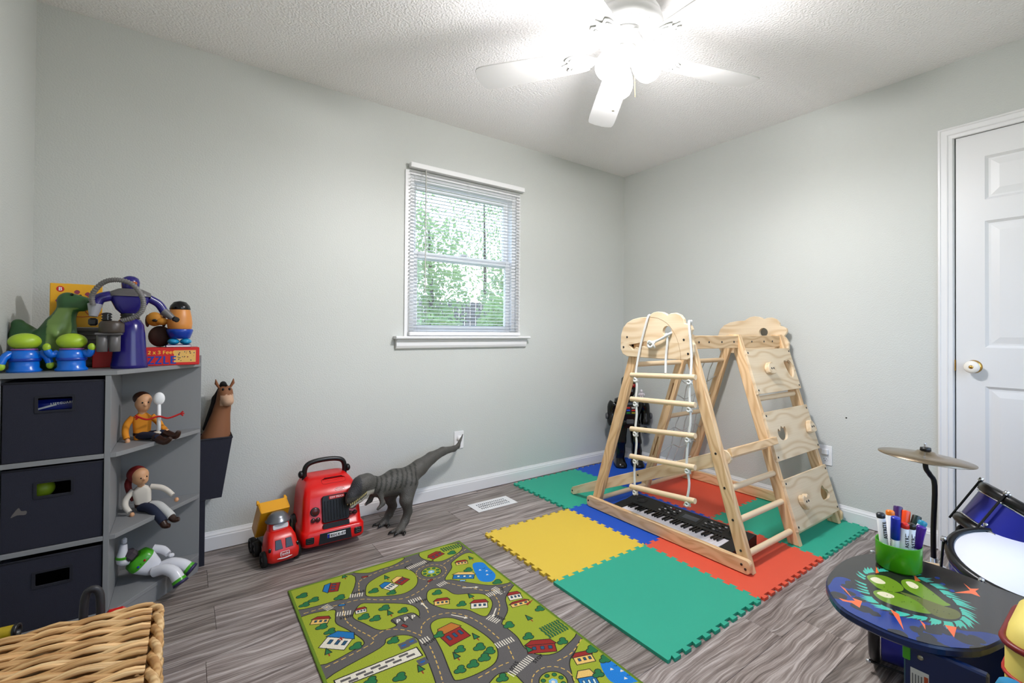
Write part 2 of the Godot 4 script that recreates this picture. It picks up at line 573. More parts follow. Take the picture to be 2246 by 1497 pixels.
func build_shell():
	# floor: slab with real planks
	# an opening is left for the vent's duct
	var hx0 := -1.615; var hx1 := -1.395; var hz0 := 0.228; var hz1 := 0.338
	var sl := G.new()
	var rect := func(x0: float, x1: float, z0: float, z1: float): sl.box(Vector3((x0 + x1) / 2, -0.055, (z0 + z1) / 2), Vector3(x1 - x0, 0.09, z1 - z0))
	rect.call(-ROOM_W - 0.1, hx0, -0.1, ROOM_D + 0.1)
	rect.call(hx1, 0.1, -0.1, ROOM_D + 0.1)
	rect.call(hx0, hx1, -0.1, hz0)
	rect.call(hx0, hx1, hz1, ROOM_D + 0.1)
	var fl := struct("floor", sl, mat(Color(0.42, 0.36, 0.3), 0.9))
	var pt := plank_texture()
	var tints := []
	for k in 3:
		var v: float = [1.0, 0.93, 1.06][k]
		tints.append(mat(Color(v, v, v * [1.0, 0.985, 1.0][k]), 0.42, 0.0, {"albedo_texture": pt}))
	var w := 0.1755
	var ln := 1.19
	var variants := []
	for k in 10:
		var g := G.new()
		g.planar(Vector4(1.0 / 2.4, 0, 0, rng.randf()), Vector4(0, 0, 1.0 / 1.2, k * 0.137))
		g.box(Vector3.ZERO, Vector3(ln - 0.0008, 0.01, w - 0.0008), 0.0012)
		variants.append(g.mesh())
	var joints := {1: -1.785, 5: -1.808, 10: -1.345}
	for r in range(-1, 18):
		var z0 := 0.0395 + r * w
		var off: float = joints.get(r, -1.785 + fmod(r * 0.437 + 3.7, 1.0) * ln)
		var k0 := int(ceil((-ROOM_W - off) / ln)) - 1
		for k in range(k0, k0 + 6):
			var x0 := off + k * ln
			if x0 + ln < -ROOM_W or x0 > 0.0: continue
			var a := maxf(x0, -ROOM_W - 0.05); var b := minf(x0 + ln, 0.05)
			if r == 1 and a < hx1 and b > hx0:
				# plank cut round the vent
				var piece := func(xa: float, xb: float, za: float, zb: float):
					if xb - xa < 0.005: return
					var pg := G.new()
					pg.planar(Vector4(1.0 / 2.4, 0, 0, 0.31), Vector4(0, 0, 1.0 / 1.2, 0.62))
					pg.box(Vector3((xa + xb) / 2, -0.005, (za + zb) / 2), Vector3(xb - xa, 0.01, zb - za), 0.0008)
					part("plank", pg, tints[0], fl)
				piece.call(a + 0.0004, minf(hx0, b), z0 + 0.0004, z0 + w - 0.0004)
				piece.call(maxf(hx1, a), b - 0.0004, z0 + 0.0004, z0 + w - 0.0004)
				piece.call(maxf(hx0, a), minf(hx1, b), z0 + 0.0004, hz0)
				piece.call(maxf(hx0, a), minf(hx1, b), hz1, z0 + w - 0.0004)
				continue
			var me = variants[rng.randi() % 10]
			if b - a < ln - 0.01:
				var g := G.new()
				g.planar(Vector4(1.0 / 2.4, 0, 0, rng.randf()), Vector4(0, 0, 1.0 / 1.2, rng.randf()))
				g.box(Vector3.ZERO, Vector3(b - a - 0.0008, 0.01, w - 0.0008), 0.0012)
				me = g
			part("plank", me, tints[rng.randi() % 3], fl, Transform3D(Basis.IDENTITY, Vector3((a + b) / 2, -0.005, z0 + w / 2)))
	struct("ceiling", G.new().box(Vector3(-ROOM_W / 2, ROOM_H + 0.06, ROOM_D / 2), Vector3(ROOM_W + 0.3, 0.12, ROOM_D + 0.3)), M.ceiling)
	# window wall with its opening
	var g := G.new()
	var wx0 := -1.955; var wx1 := -1.145; var wy0 := 1.05; var wy1 := 2.06
	g.box(Vector3((-ROOM_W - 0.12 + wx0) / 2, ROOM_H / 2, -0.06), Vector3(wx0 + ROOM_W + 0.12, ROOM_H, 0.12))
	g.box(Vector3((wx1 + 0.12) / 2, ROOM_H / 2, -0.06), Vector3(0.12 - wx1, ROOM_H, 0.12))
	g.box(Vector3((wx0 + wx1) / 2, wy0 / 2, -0.06), Vector3(wx1 - wx0, wy0, 0.12))
	g.box(Vector3((wx0 + wx1) / 2, (wy1 + ROOM_H) / 2, -0.06), Vector3(wx1 - wx0, ROOM_H - wy1, 0.12))
	struct("wall_back", g, M.wall)
	struct("wall_left", G.new().box(Vector3(-ROOM_W - 0.06, ROOM_H / 2, ROOM_D / 2), Vector3(0.12, ROOM_H, ROOM_D)), M.wall)
	# wall behind the camera, with the room's second window
	g = G.new()
	var fz := ROOM_D + 0.06
	g.box(Vector3((-ROOM_W - 0.12 - 2.5) / 2, ROOM_H / 2, fz), Vector3(ROOM_W + 0.12 - 2.5, ROOM_H, 0.12))
	g.box(Vector3((0.12 - 0.4) / 2, ROOM_H / 2, fz), Vector3(0.52, ROOM_H, 0.12))
	g.box(Vector3(-1.45, 0.375, fz), Vector3(2.1, 0.75, 0.12))
	g.box(Vector3(-1.45, (2.15 + ROOM_H) / 2, fz), Vector3(2.1, ROOM_H - 2.15, 0.12))
	struct("wall_front", g, M.wall)
	g = G.new()
	for x in [-2.48, -1.45, -0.42]: g.box(Vector3(x, 1.45, fz), Vector3(0.04, 1.4, 0.06), 0.003)
	for y in [0.77, 2.13]: g.box(Vector3(-1.45, y, fz), Vector3(2.02, 0.04, 0.058), 0.003)
	var w2 := struct("window_2", g, M.vinyl)
	part("pane", G.new().box(Vector3(-1.45, 1.45, fz), Vector3(2.04, 1.34, 0.004)), M.glass, w2)
	# right wall with the doorway
	g = G.new()
	g.box(Vector3(0.06, ROOM_H / 2, 2.16 / 2), Vector3(0.12, ROOM_H, 2.16))
	g.box(Vector3(0.06, ROOM_H / 2, (2.96 + ROOM_D) / 2), Vector3(0.12, ROOM_H, ROOM_D - 2.96))
	g.box(Vector3(0.06, (2.075 + ROOM_H) / 2, 2.56), Vector3(0.12, ROOM_H - 2.075, 0.8))
	struct("wall_right", g, M.wall)
	# baseboards with a moulded top
	var prof := PackedVector2Array([Vector2(0, 0.004), Vector2(0.014, 0.004), Vector2(0.014, 0.066), Vector2(0.0115, 0.071), Vector2(0.0115, 0.076), Vector2(0.006, 0.086), Vector2(0.004, 0.092), Vector2(0, 0.093)])
	var bb := func(called: String, a: Vector3, dir: Vector3, inward: Vector3, ln2: float):
		struct(called, G.new().prism(prof, ln2, Basis(inward, Vector3.UP, dir)), M.trim, self, Transform3D(Basis.IDENTITY, a))
	bb.call("baseboard_back", Vector3(-ROOM_W, 0, 0), Vector3(1, 0, 0), Vector3(0, 0, 1), ROOM_W)
	bb.call("baseboard_right", Vector3(0, 0, 0), Vector3(0, 0, 1), Vector3(-1, 0, 0), 2.112)
	bb.call("baseboard_left", Vector3(-ROOM_W, 0, 0), Vector3(0, 0, 1), Vector3(1, 0, 0), ROOM_D)
	bb.call("baseboard_front", Vector3(-ROOM_W, 0, ROOM_D), Vector3(1, 0, 0), Vector3(0, 0, -1), ROOM_W)

func build_window():
	var win: MeshInstance3D
	var x0 := -1.955; var x1 := -1.145; var y0 := 1.05; var y1 := 2.06
	# outer frame
	var g := G.new()
	var zc := -0.05; var dz := 0.09
	g.box(Vector3(x0 + 0.0175, (y0 + y1) / 2, zc), Vector3(0.035, y1 - y0, dz), 0.002)
	g.box(Vector3(x1 - 0.0175, (y0 + y1) / 2, zc), Vector3(0.035, y1 - y0, dz), 0.002)
	g.box(Vector3((x0 + x1) / 2, y1 - 0.0175, zc), Vector3(x1 - x0 - 0.07, 0.035, dz), 0.002)
	g.box(Vector3((x0 + x1) / 2, y0 + 0.015, zc), Vector3(x1 - x0 - 0.07, 0.03, dz), 0.002)
	win = struct("window_1", g, M.vinyl)
	# casing strip around the opening, flush on the wall
	g = G.new()
	g.box(Vector3(x0 - 0.013, (y0 + y1) / 2 + 0.008, 0.004), Vector3(0.034, y1 - y0 + 0.03, 0.012), 0.002)
	g.box(Vector3(x1 + 0.013, (y0 + y1) / 2 + 0.008, 0.004), Vector3(0.034, y1 - y0 + 0.03, 0.012), 0.002)
	g.box(Vector3((x0 + x1) / 2, y1 + 0.01, 0.004), Vector3(x1 - x0 - 0.008, 0.026, 0.012), 0.002)
	part("window_casing", g, M.trim, win)
	# sashes: upper behind, lower in front
	for s in [["upper_sash", 1.545, 2.03, -0.075], ["lower_sash", 1.078, 1.59, -0.045]]:
		var a := x0 + 0.034; var b := x1 - 0.034
		g = G.new()
		var yy0: float = s[1]; var yy1: float = s[2]; var z: float = s[3]
		g.box(Vector3(a + 0.018, (yy0 + yy1) / 2, z), Vector3(0.036, yy1 - yy0, 0.028), 0.003)
		g.box(Vector3(b - 0.018, (yy0 + yy1) / 2, z), Vector3(0.036, yy1 - yy0, 0.028), 0.003)
		g.box(Vector3((a + b) / 2, yy0 + 0.022, z), Vector3(b - a - 0.072, 0.044, 0.028), 0.003)
		g.box(Vector3((a + b) / 2, yy1 - 0.02, z), Vector3(b - a - 0.072, 0.04, 0.028), 0.003)
		var sash := part(s[0], g, M.vinyl, win)
		part("pane", G.new().box(Vector3((a + b) / 2, (yy0 + yy1) / 2, z), Vector3(b - a - 0.06, yy1 - yy0 - 0.07, 0.004)), M.glass, sash)
	part("sash_lock", G.new().box(Vector3(-1.55, 1.598, -0.04), Vector3(0.05, 0.014, 0.02), 0.004), M.vinyl, win)
	# stool and apron
	struct("trim_1", G.new().prism(PackedVector2Array([Vector2(0, 1.033), Vector2(0.052, 1.033), Vector2(0.057, 1.038), Vector2(0.057, 1.046), Vector2(0.052, 1.051), Vector2(0, 1.051)]), 1.0, Basis(Vector3(0, 0, 1), Vector3.UP, Vector3(1, 0, 0))), M.trim, self, Transform3D(Basis.IDENTITY, Vector3(-2.05, 0, 0)))
	struct("trim_2", G.new().prism(PackedVector2Array([Vector2(0, 0.972), Vector2(0.012, 0.972), Vector2(0.02, 0.978), Vector2(0.026, 0.992), Vector2(0.026, 1.012), Vector2(0.034, 1.022), Vector2(0.036, 1.032), Vector2(0, 1.032)]), 0.975, Basis(Vector3(0, 0, 1), Vector3.UP, Vector3(1, 0, 0))), M.trim, self, Transform3D(Basis.IDENTITY, Vector3(-2.038, 0, 0)))
	# blind
	var bl := thing("window_blind", "white slatted mini blind lowered over the window, slats tilted open", "blind", Vector3(-1.55, 0, 0))
	g = G.new().box(Vector3(0.015, 2.107, 0.034), Vector3(0.86, 0.032, 0.036), 0.003)
	part("head_rail", g, M.white, bl)
	part("bottom_rail", G.new().box(Vector3(0.005, 1.066, 0.028), Vector3(0.835, 0.024, 0.022), 0.004), M.white, bl)
	var sg := G.new()
	sg.smooth()
	var hw := 0.0125
	var r0 := []
	for i in 5:
		var t := -1.0 + i * 0.5
		r0.append(Vector2(t * hw, 0.0016 * (1 - t * t)))
	for i in 4:
		var a := Vector3(-0.415, r0[i].y, r0[i].x); var b := Vector3(-0.415, r0[i + 1].y, r0[i + 1].x)
		var e := Vector3(0.83, 0, 0)
		sg.quad(a, a + e, b + e, b)
		var dn := Vector3(0, -0.0005, 0)
		sg.quad(b + dn, b + e + dn, a + e + dn, a + dn)
	var sm := sg.mesh()
	for i in 46:
		part("slat", sm, M.slat, bl, Transform3D(Basis(Vector3.RIGHT, 0.10), Vector3(0.005, 1.088 + i * 0.0219, 0.026)))
	for x in [-0.30, 0.0, 0.30]:
		for z in [0.0125, 0.0395]:
			part("ladder_cord", G.new().tube([Vector3(x, 1.07, z), Vector3(x, 2.09, z)], 0.0007, 5), M.white, bl)
	part("tilt_wand", G.new().tube([Vector3(-0.318, 2.09, 0.052), Vector3(-0.318, 1.32, 0.052)], 0.004, 6), mat(Color(0.72, 0.72, 0.7), 0.2), bl)

func build_door():
	# six-panel door leaf with real recesses
	var z0 := 2.178; var z1 := 2.94; var y0 := 0.012; var y1 := 2.056
	var g := G.new()
	var zs := [z0, z0 + 0.104, z0 + 0.336, z0 + 0.426, z0 + 0.658, z1]
	var ys := [y0, 0.22, 0.835, 1.02, 1.628, 1.73, 1.94, y1]
	# stiles and rails
	for k in [0, 2, 4]: g.box(Vector3(0.0, (y0 + y1) / 2, (zs[k] + zs[k + 1]) / 2), Vector3(0.036, y1 - y0, zs[k + 1] - zs[k]))
	for k in [0, 2, 4, 6]:
		for c in [1, 3]: g.box(Vector3(0.0, (ys[k] + ys[k + 1]) / 2, (zs[c] + zs[c + 1]) / 2), Vector3(0.036, ys[k + 1] - ys[k], zs[c + 1] - zs[c]))
	var d := struct("door_1", g, M.door, self, Transform3D(Basis.IDENTITY, Vector3(0.026, 0, 0)))
	for k in [1, 3, 5]:
		for c in [1, 3]:
			var a := Vector2(zs[c], ys[k]); var b := Vector2(zs[c + 1], ys[k + 1])
			var pg := G.new()
			pg.flat()
			# sloped moulding into the recess, then the raised field
			var loops := []
			for q in [[0.0, -0.018], [0.012, -0.008], [0.02, -0.008], [0.05, -0.0145], [0.052, -0.0145]]:
				var i: float = q[0]
				loops.append([Vector3(q[1], a.y + i, a.x + i), Vector3(q[1], a.y + i, b.x - i), Vector3(q[1], b.y - i, b.x - i), Vector3(q[1], b.y - i, a.x + i)])
			for i in loops.size() - 1: pg.ringfaces(loops[i], loops[i + 1])
			var l: Array = loops[loops.size() - 1]
			pg.quad(l[0], l[1], l[2], l[3])
			part("door_panel", pg, M.door, d)
	# knob: white porcelain with brass rose
	var kb := part("door_knob", G.new().lathe([Vector2(0, 0.0), Vector2(0.012, 0.0), Vector2(0.012, 0.02), Vector2(0.02, 0.026), Vector2(0.028, 0.036), Vector2(0.03, 0.045), Vector2(0.026, 0.054), Vector2(0.014, 0.058), Vector2(0, 0.058)], 24, Vector3.ZERO, yto(Vector3(-1, 0, 0))), mat(Color(0.93, 0.91, 0.87), 0.12), d, Transform3D(Basis.IDENTITY, Vector3(-0.018, 0.927, 2.242)))
	part("rose", G.new().lathe([Vector2(0, 0.008), Vector2(0.026, 0.006), Vector2(0.032, 0.0), Vector2(0, 0)], 24, Vector3.ZERO, yto(Vector3(-1, 0, 0))), M.brass, kb)
	part("cap", G.new().lathe([Vector2(0, 0.0605), Vector2(0.008, 0.06), Vector2(0.009, 0.0575), Vector2(0, 0.0575)], 16, Vector3.ZERO, yto(Vector3(-1, 0, 0))), M.brass, kb)
	part("latch", G.new().box(Vector3(-0.01, 0.93, 2.174), Vector3(0.03, 0.055, 0.006), 0.002), M.brass, d)
	# jamb and casing
	g = G.new()
	g.box(Vector3(0.055, 1.035, 2.166), Vector3(0.11, 2.07, 0.014))
	g.box(Vector3(0.055, 1.035, 2.953), Vector3(0.11, 2.07, 0.014))
	g.box(Vector3(0.055, 2.066, 2.56), Vector3(0.11, 0.012, 0.8))
	g.box(Vector3(0.07, 1.03, 2.56), Vector3(0.016, 2.06, 0.79))
	struct("trim_3", g, M.trim)
	var prof := [Vector2(0.0, 0), Vector2(0.0, 0.012), Vector2(0.004, 0.017), Vector2(0.010, 0.0175), Vector2(0.014, 0.0135), Vector2(0.034, 0.0125), Vector2(0.038, 0.0145), Vector2(0.042, 0.0105), Vector2(0.056, 0.009), Vector2(0.059, 0.004), Vector2(0.059, 0)]
	# mitred run: left upright, head, right upright (distance from the outer edge, projection)
	g = G.new()
	g.flat()
	var rings := []
	for c in [[Vector2(2.112, 0.0), Vector2(1, 0)], [Vector2(2.112, 2.115), Vector2(1, -1)], [Vector2(3.0, 2.115), Vector2(-1, -1)], [Vector2(3.0, 0.0), Vector2(-1, 0)]]:
		var ring := []
		for q in prof: ring.append(Vector3(-q.y, c[0].y + c[1].y * q.x, c[0].x + c[1].x * q.x))
		rings.append(ring)
	for i in 3: g.ringfaces(rings[i], rings[i + 1])
	struct("trim_4", g, M.trim)

func build_outdoors():
	struct("lawn", G.new().box(Vector3(-1.5, -0.5, -12.2), Vector3(40, 0.2, 24)), bumpy(tri_scale(mat(Color(0.33, 0.42, 0.2), 0.95), Vector3.ONE, true), tex_of(noise(0.1), 128, 128), 2.0))
	# fence of upright boards
	var fe := thing("garden_fence", "weathered wooden board fence beyond the window", "fence", Vector3(0, -0.4, -7.2))
	var fm := mat(Color(0.42, 0.38, 0.36), 0.9)
	var bm := G.new().box(Vector3(0, 1.1, 0), Vector3(0.14, 2.2, 0.02), 0.004).mesh()
	for i in 60: part("board", bm, fm, fe, Transform3D(Basis.IDENTITY, Vector3(-2.6 + i * 0.152, 0, 0)))
	for y in [0.4, 1.5]: part("rail", G.new().box(Vector3(1.9, y, -0.03), Vector3(9.2, 0.09, 0.04)), fm, fe)
	var spots := [[-0.25, -3.2, 1.7, 0.5, 0], [0.95, -3.2, 2.1, 0.55, 1], [0.35, -4.8, 3.6, 0.75, 0], [2.2, -4.9, 3.0, 0.8, 2], [4.2, -5.6, 4.2, 0.9, 1], [-1.6, -5.2, 4.6, 0.9, 2], [4.3, -9.6, 6.4, 1.4, 0], [1.3, -9.6, 7.0, 1.4, 1], [7.4, -9.6, 6.0, 1.4, 2]]
	var cols := [Color(0.36, 0.50, 0.24), Color(0.46, 0.58, 0.32), Color(0.32, 0.44, 0.25)]
	var labels := ["mid green leafy bush just outside the window", "light green leafy bush right of the nearest bush", "taller green tree in the middle of the window view", "dark green bush by the right window edge", "light green tree at the right before the fence", "dark leafed tree at the left window edge", "large mid green tree beyond the fence", "tall light green tree beyond the fence, upper middle", "dark green tree beyond the fence, far right"]
	for i in spots.size():
		var s: Array = spots[i]
		var t := thing("leafy_tree", labels[i], "tree", Vector3(s[0], -0.4, s[1]))
		part("trunk", G.new().tube([Vector3(0, -0.02, 0), Vector3(0.03, s[2] * 0.5, 0.02), Vector3(-0.02, s[2] * 0.9, 0)], [0.07, 0.05, 0.02], 7), mat(Color(0.28, 0.22, 0.17), 0.9), t)
		var g := G.new()
		g.flat()
		var r := RandomNumberGenerator.new()
		r.seed = 77 + i
		for k in 2200:
			var q := Vector3(r.randfn(), r.randfn(), r.randfn()).normalized() * pow(r.randf(), 0.4)
			q = Vector3(q.x * s[3], q.y * s[2] * 0.42, q.z * s[3] * 0.8) + Vector3(0, s[2] * 0.62, 0)
			var d1 := Vector3(r.randfn(), r.randfn(), r.randfn()).normalized()
			var d2 := d1.cross(Vector3(r.randfn(), r.randfn(), r.randfn())).normalized()
			var l := r.randf_range(0.035, 0.08)
			g.quad(q - d1 * l, q + d2 * l * 0.45, q + d1 * l, q - d2 * l * 0.45)
		part("foliage", g, mat(cols[s[4]], 0.6, 0.0, {"backlight_enabled": true, "backlight": Color(0.75, 0.8, 0.55), "cull_mode": BaseMaterial3D.CULL_DISABLED}), t)

# ---------------------------------------------------------------- ceiling fan
func build_fan():
	var fan := thing("ceiling_fan", "white five-blade ceiling fan with three lit glass shades", "fan", Vector3(-1.64, 0, 1.485))
	var fm := mat(Color(0.9, 0.9, 0.895), 0.35)
	part("canopy", G.new().lathe([Vector2(0, 2.44), Vector2(0.085, 2.44), Vector2(0.09, 2.42), Vector2(0.09, 2.385), Vector2(0.13, 2.375), Vector2(0.14, 2.36), Vector2(0.14, 2.34), Vector2(0, 2.34)], 40), fm, fan)
	part("motor_housing", G.new().lathe([Vector2(0.1, 2.345), Vector2(0.146, 2.34), Vector2(0.15, 2.325), Vector2(0.146, 2.305), Vector2(0.135, 2.295), Vector2(0.135, 2.295), Vector2(0.128, 2.297), Vector2(0.085, 2.297), Vector2(0.085, 2.297), Vector2(0.078, 2.29), Vector2(0, 2.29)], 48), fm, fan)
	var rib := G.new().box(Vector3(0.106, 2.2945, 0), Vector3(0.036, 0.006, 0.005), 0.001).mesh()
	for k in 48: part("rib", rib, fm, fan, Transform3D(Basis(Vector3.UP, TAU * k / 48), Vector3.ZERO))
	part("hub", G.new().lathe([Vector2(0, 2.292), Vector2(0.072, 2.292), Vector2(0.074, 2.28), Vector2(0.06, 2.272), Vector2(0.048, 2.27), Vector2(0.048, 2.27), Vector2(0.048, 2.238), Vector2(0.044, 2.235), Vector2(0, 2.235)], 36), fm, fan)
	part("light_fitter", G.new().lathe([Vector2(0, 2.236), Vector2(0.042, 2.236), Vector2(0.044, 2.23), Vector2(0.036, 2.205), Vector2(0.03, 2.185), Vector2(0.018, 2.175), Vector2(0.008, 2.165), Vector2(0, 2.164)], 28), fm, fan)
	# blades on ornamental brackets
	var outline := PackedVector2Array()
	for q in curve2([Vector2(0.165, -0.054), Vector2(0.3, -0.062), Vector2(0.5, -0.069), Vector2(0.615, -0.068), Vector2(0.642, -0.045), Vector2(0.648, 0), Vector2(0.642, 0.045), Vector2(0.615, 0.068), Vector2(0.5, 0.069), Vector2(0.3, 0.062), Vector2(0.165, 0.054), Vector2(0.155, 0.03), Vector2(0.155, -0.03)], 4): outline.append(q)
	var br_out := PackedVector2Array()
	for q in curve2([Vector2(0.075, -0.012), Vector2(0.115, -0.014), Vector2(0.15, -0.034), Vector2(0.185, -0.047), Vector2(0.225, -0.043), Vector2(0.245, -0.028), Vector2(0.236, -0.012), Vector2(0.262, 0.0), Vector2(0.236, 0.012), Vector2(0.245, 0.028), Vector2(0.225, 0.043), Vector2(0.185, 0.047), Vector2(0.15, 0.034), Vector2(0.115, 0.014), Vector2(0.075, 0.012)], 4): br_out.append(q)
	var flatb := Basis(Vector3(1, 0, 0), Vector3(0, 0, 1), Vector3(0, -1, 0))
	var bmesh := G.new().prism(outline, 0.006, flatb, Vector3.ZERO, 0.0015).mesh()
	var blade_mat := mat(Color(0.9, 0.895, 0.89), 0.4)
	var brk := G.new()
	brk.prism(br_out, 0.004, flatb, Vector3(0, -0.007, 0), 0.001)
	for s in [-1.0, 1.0]:
		brk.tube(curve([Vector3(0.13, -0.012, s * 0.012), Vector3(0.16, -0.012, s * 0.03), Vector3(0.2, -0.012, s * 0.036), Vector3(0.225, -0.012, s * 0.024), Vector3(0.2, -0.012, s * 0.014), Vector3(0.17, -0.012, s * 0.016)], 4), 0.0028, 6)
	brk.tube(curve([Vector3(0.055, 0.068, 0), Vector3(0.075, 0.055, 0), Vector3(0.09, 0.02, 0), Vector3(0.11, -0.006, 0), Vector3(0.14, -0.009, 0)], 4), 0.013, 8, true, false, 0.45)
	var brm := brk.mesh()
	var screw := G.new().lathe([Vector2(0, -0.0155), Vector2(0.004, -0.0145), Vector2(0.005, -0.011), Vector2(0, -0.011)], 8).mesh()
	for k in 5:
		# azimuths measured from +x towards +z
		var a := deg_to_rad(-54.0 + 72.0 * k)
		var t := Transform3D(Basis(Vector3.UP, -a) * Basis(Vector3.RIGHT, 0.2), Vector3(0, 2.213, 0))
		var b := part("blade", bmesh, blade_mat, fan, t)
		var bk := part("bracket", brm, fm, b)
		for q in [Vector3(0.175, 0, 0), Vector3(0.215, 0, 0.022), Vector3(0.215, 0, -0.022)]:
			part("screw", screw, fm, bk, Transform3D(Basis.IDENTITY, q))
	# glass shades with bulbs
	var glassm := mat(Color(0.95, 0.95, 0.94), 0.35, 0.0, {"emission_enabled": true, "emission": Color(1.0, 0.99, 0.97), "emission_energy_multiplier": 1.7})
	for a in [180.0, 66.0, -56.0]:
		var az := deg_to_rad(a)
		var out := Vector3(cos(az), 0, sin(az))
		var d := (out * 0.62 + Vector3.DOWN * 0.78).normalized()
		var p0 := out * 0.034 + Vector3(0, 2.205, 0)
		part("lamp_arm", G.new().tube([p0 - out * 0.012 + Vector3(0, 0.004, 0), p0 + d * 0.018], [0.014, 0.02], 14), fm, fan)
		part("socket_cup", G.new().lathe([Vector2(0, -0.004), Vector2(0.02, -0.004), Vector2(0.031, 0.004), Vector2(0.033, 0.022), Vector2(0.03, 0.022), Vector2(0.028, 0.008), Vector2(0, 0.0)], 24, p0, yto(d)), fm, fan)
		var sh := part("lamp_shade", G.new().lathe([Vector2(0.019, 0.012), Vector2(0.026, 0.018), Vector2(0.038, 0.035), Vector2(0.049, 0.06), Vector2(0.055, 0.085), Vector2(0.054, 0.105), Vector2(0.047, 0.125), Vector2(0.03, 0.14), Vector2(0.0, 0.146)], 28, p0, yto(d)), glassm, fan)
		# the bulb: its socket cup shades the hub, so light leaves by the shade's mouth and outer side; a little glows all round
		for k in 3:
			var l: Light3D = OmniLight3D.new() if k == 0 else SpotLight3D.new()
			l.name = ["bulb_light", "mouth_light", "side_light"][k]
			l.light_color = Color(0.98, 0.972, 0.98)
			l.light_energy = [0.13, 0.54, 0.42][k]
			l.light_size = 0.05
			l.shadow_enabled = true
			if k == 0:
				l.set("omni_range", 12.0); l.set("omni_attenuation", 2.0)
				l.position = p0 + d * 0.11
			else:
				l.set("spot_range", 12.0); l.set("spot_attenuation", 2.0)
				l.set("spot_angle", 84.0); l.set("spot_angle_attenuation", 0.4)
				var dir := Vector3(d.x * 0.4, d.y, d.z * 0.4) if k == 1 else out + Vector3.DOWN * 0.2
				l.transform = Transform3D(Basis.looking_at(dir, Vector3.RIGHT if k == 1 else Vector3.UP), p0 + d * 0.1)
			fan.add_child(l, true)
	# pull chains
	part("pull_chain", G.new().tube([Vector3(0.02, 2.19, 0.03), Vector3(0.022, 2.03, 0.034)], 0.0012, 6), M.brass, fan)
	part("pull_chain", G.new().tube([Vector3(-0.02, 2.19, -0.03), Vector3(-0.03, 2.02, -0.035)], 0.0012, 6), M.brass, fan)
	part("pull_knob", G.new().lathe([Vector2(0, 2.025), Vector2(0.005, 2.02), Vector2(0.0085, 2.0), Vector2(0.006, 1.985), Vector2(0, 1.982)], 14, Vector3(-0.03, 0, -0.035)), mat(Color(0.9, 0.87, 0.8), 0.4), fan)

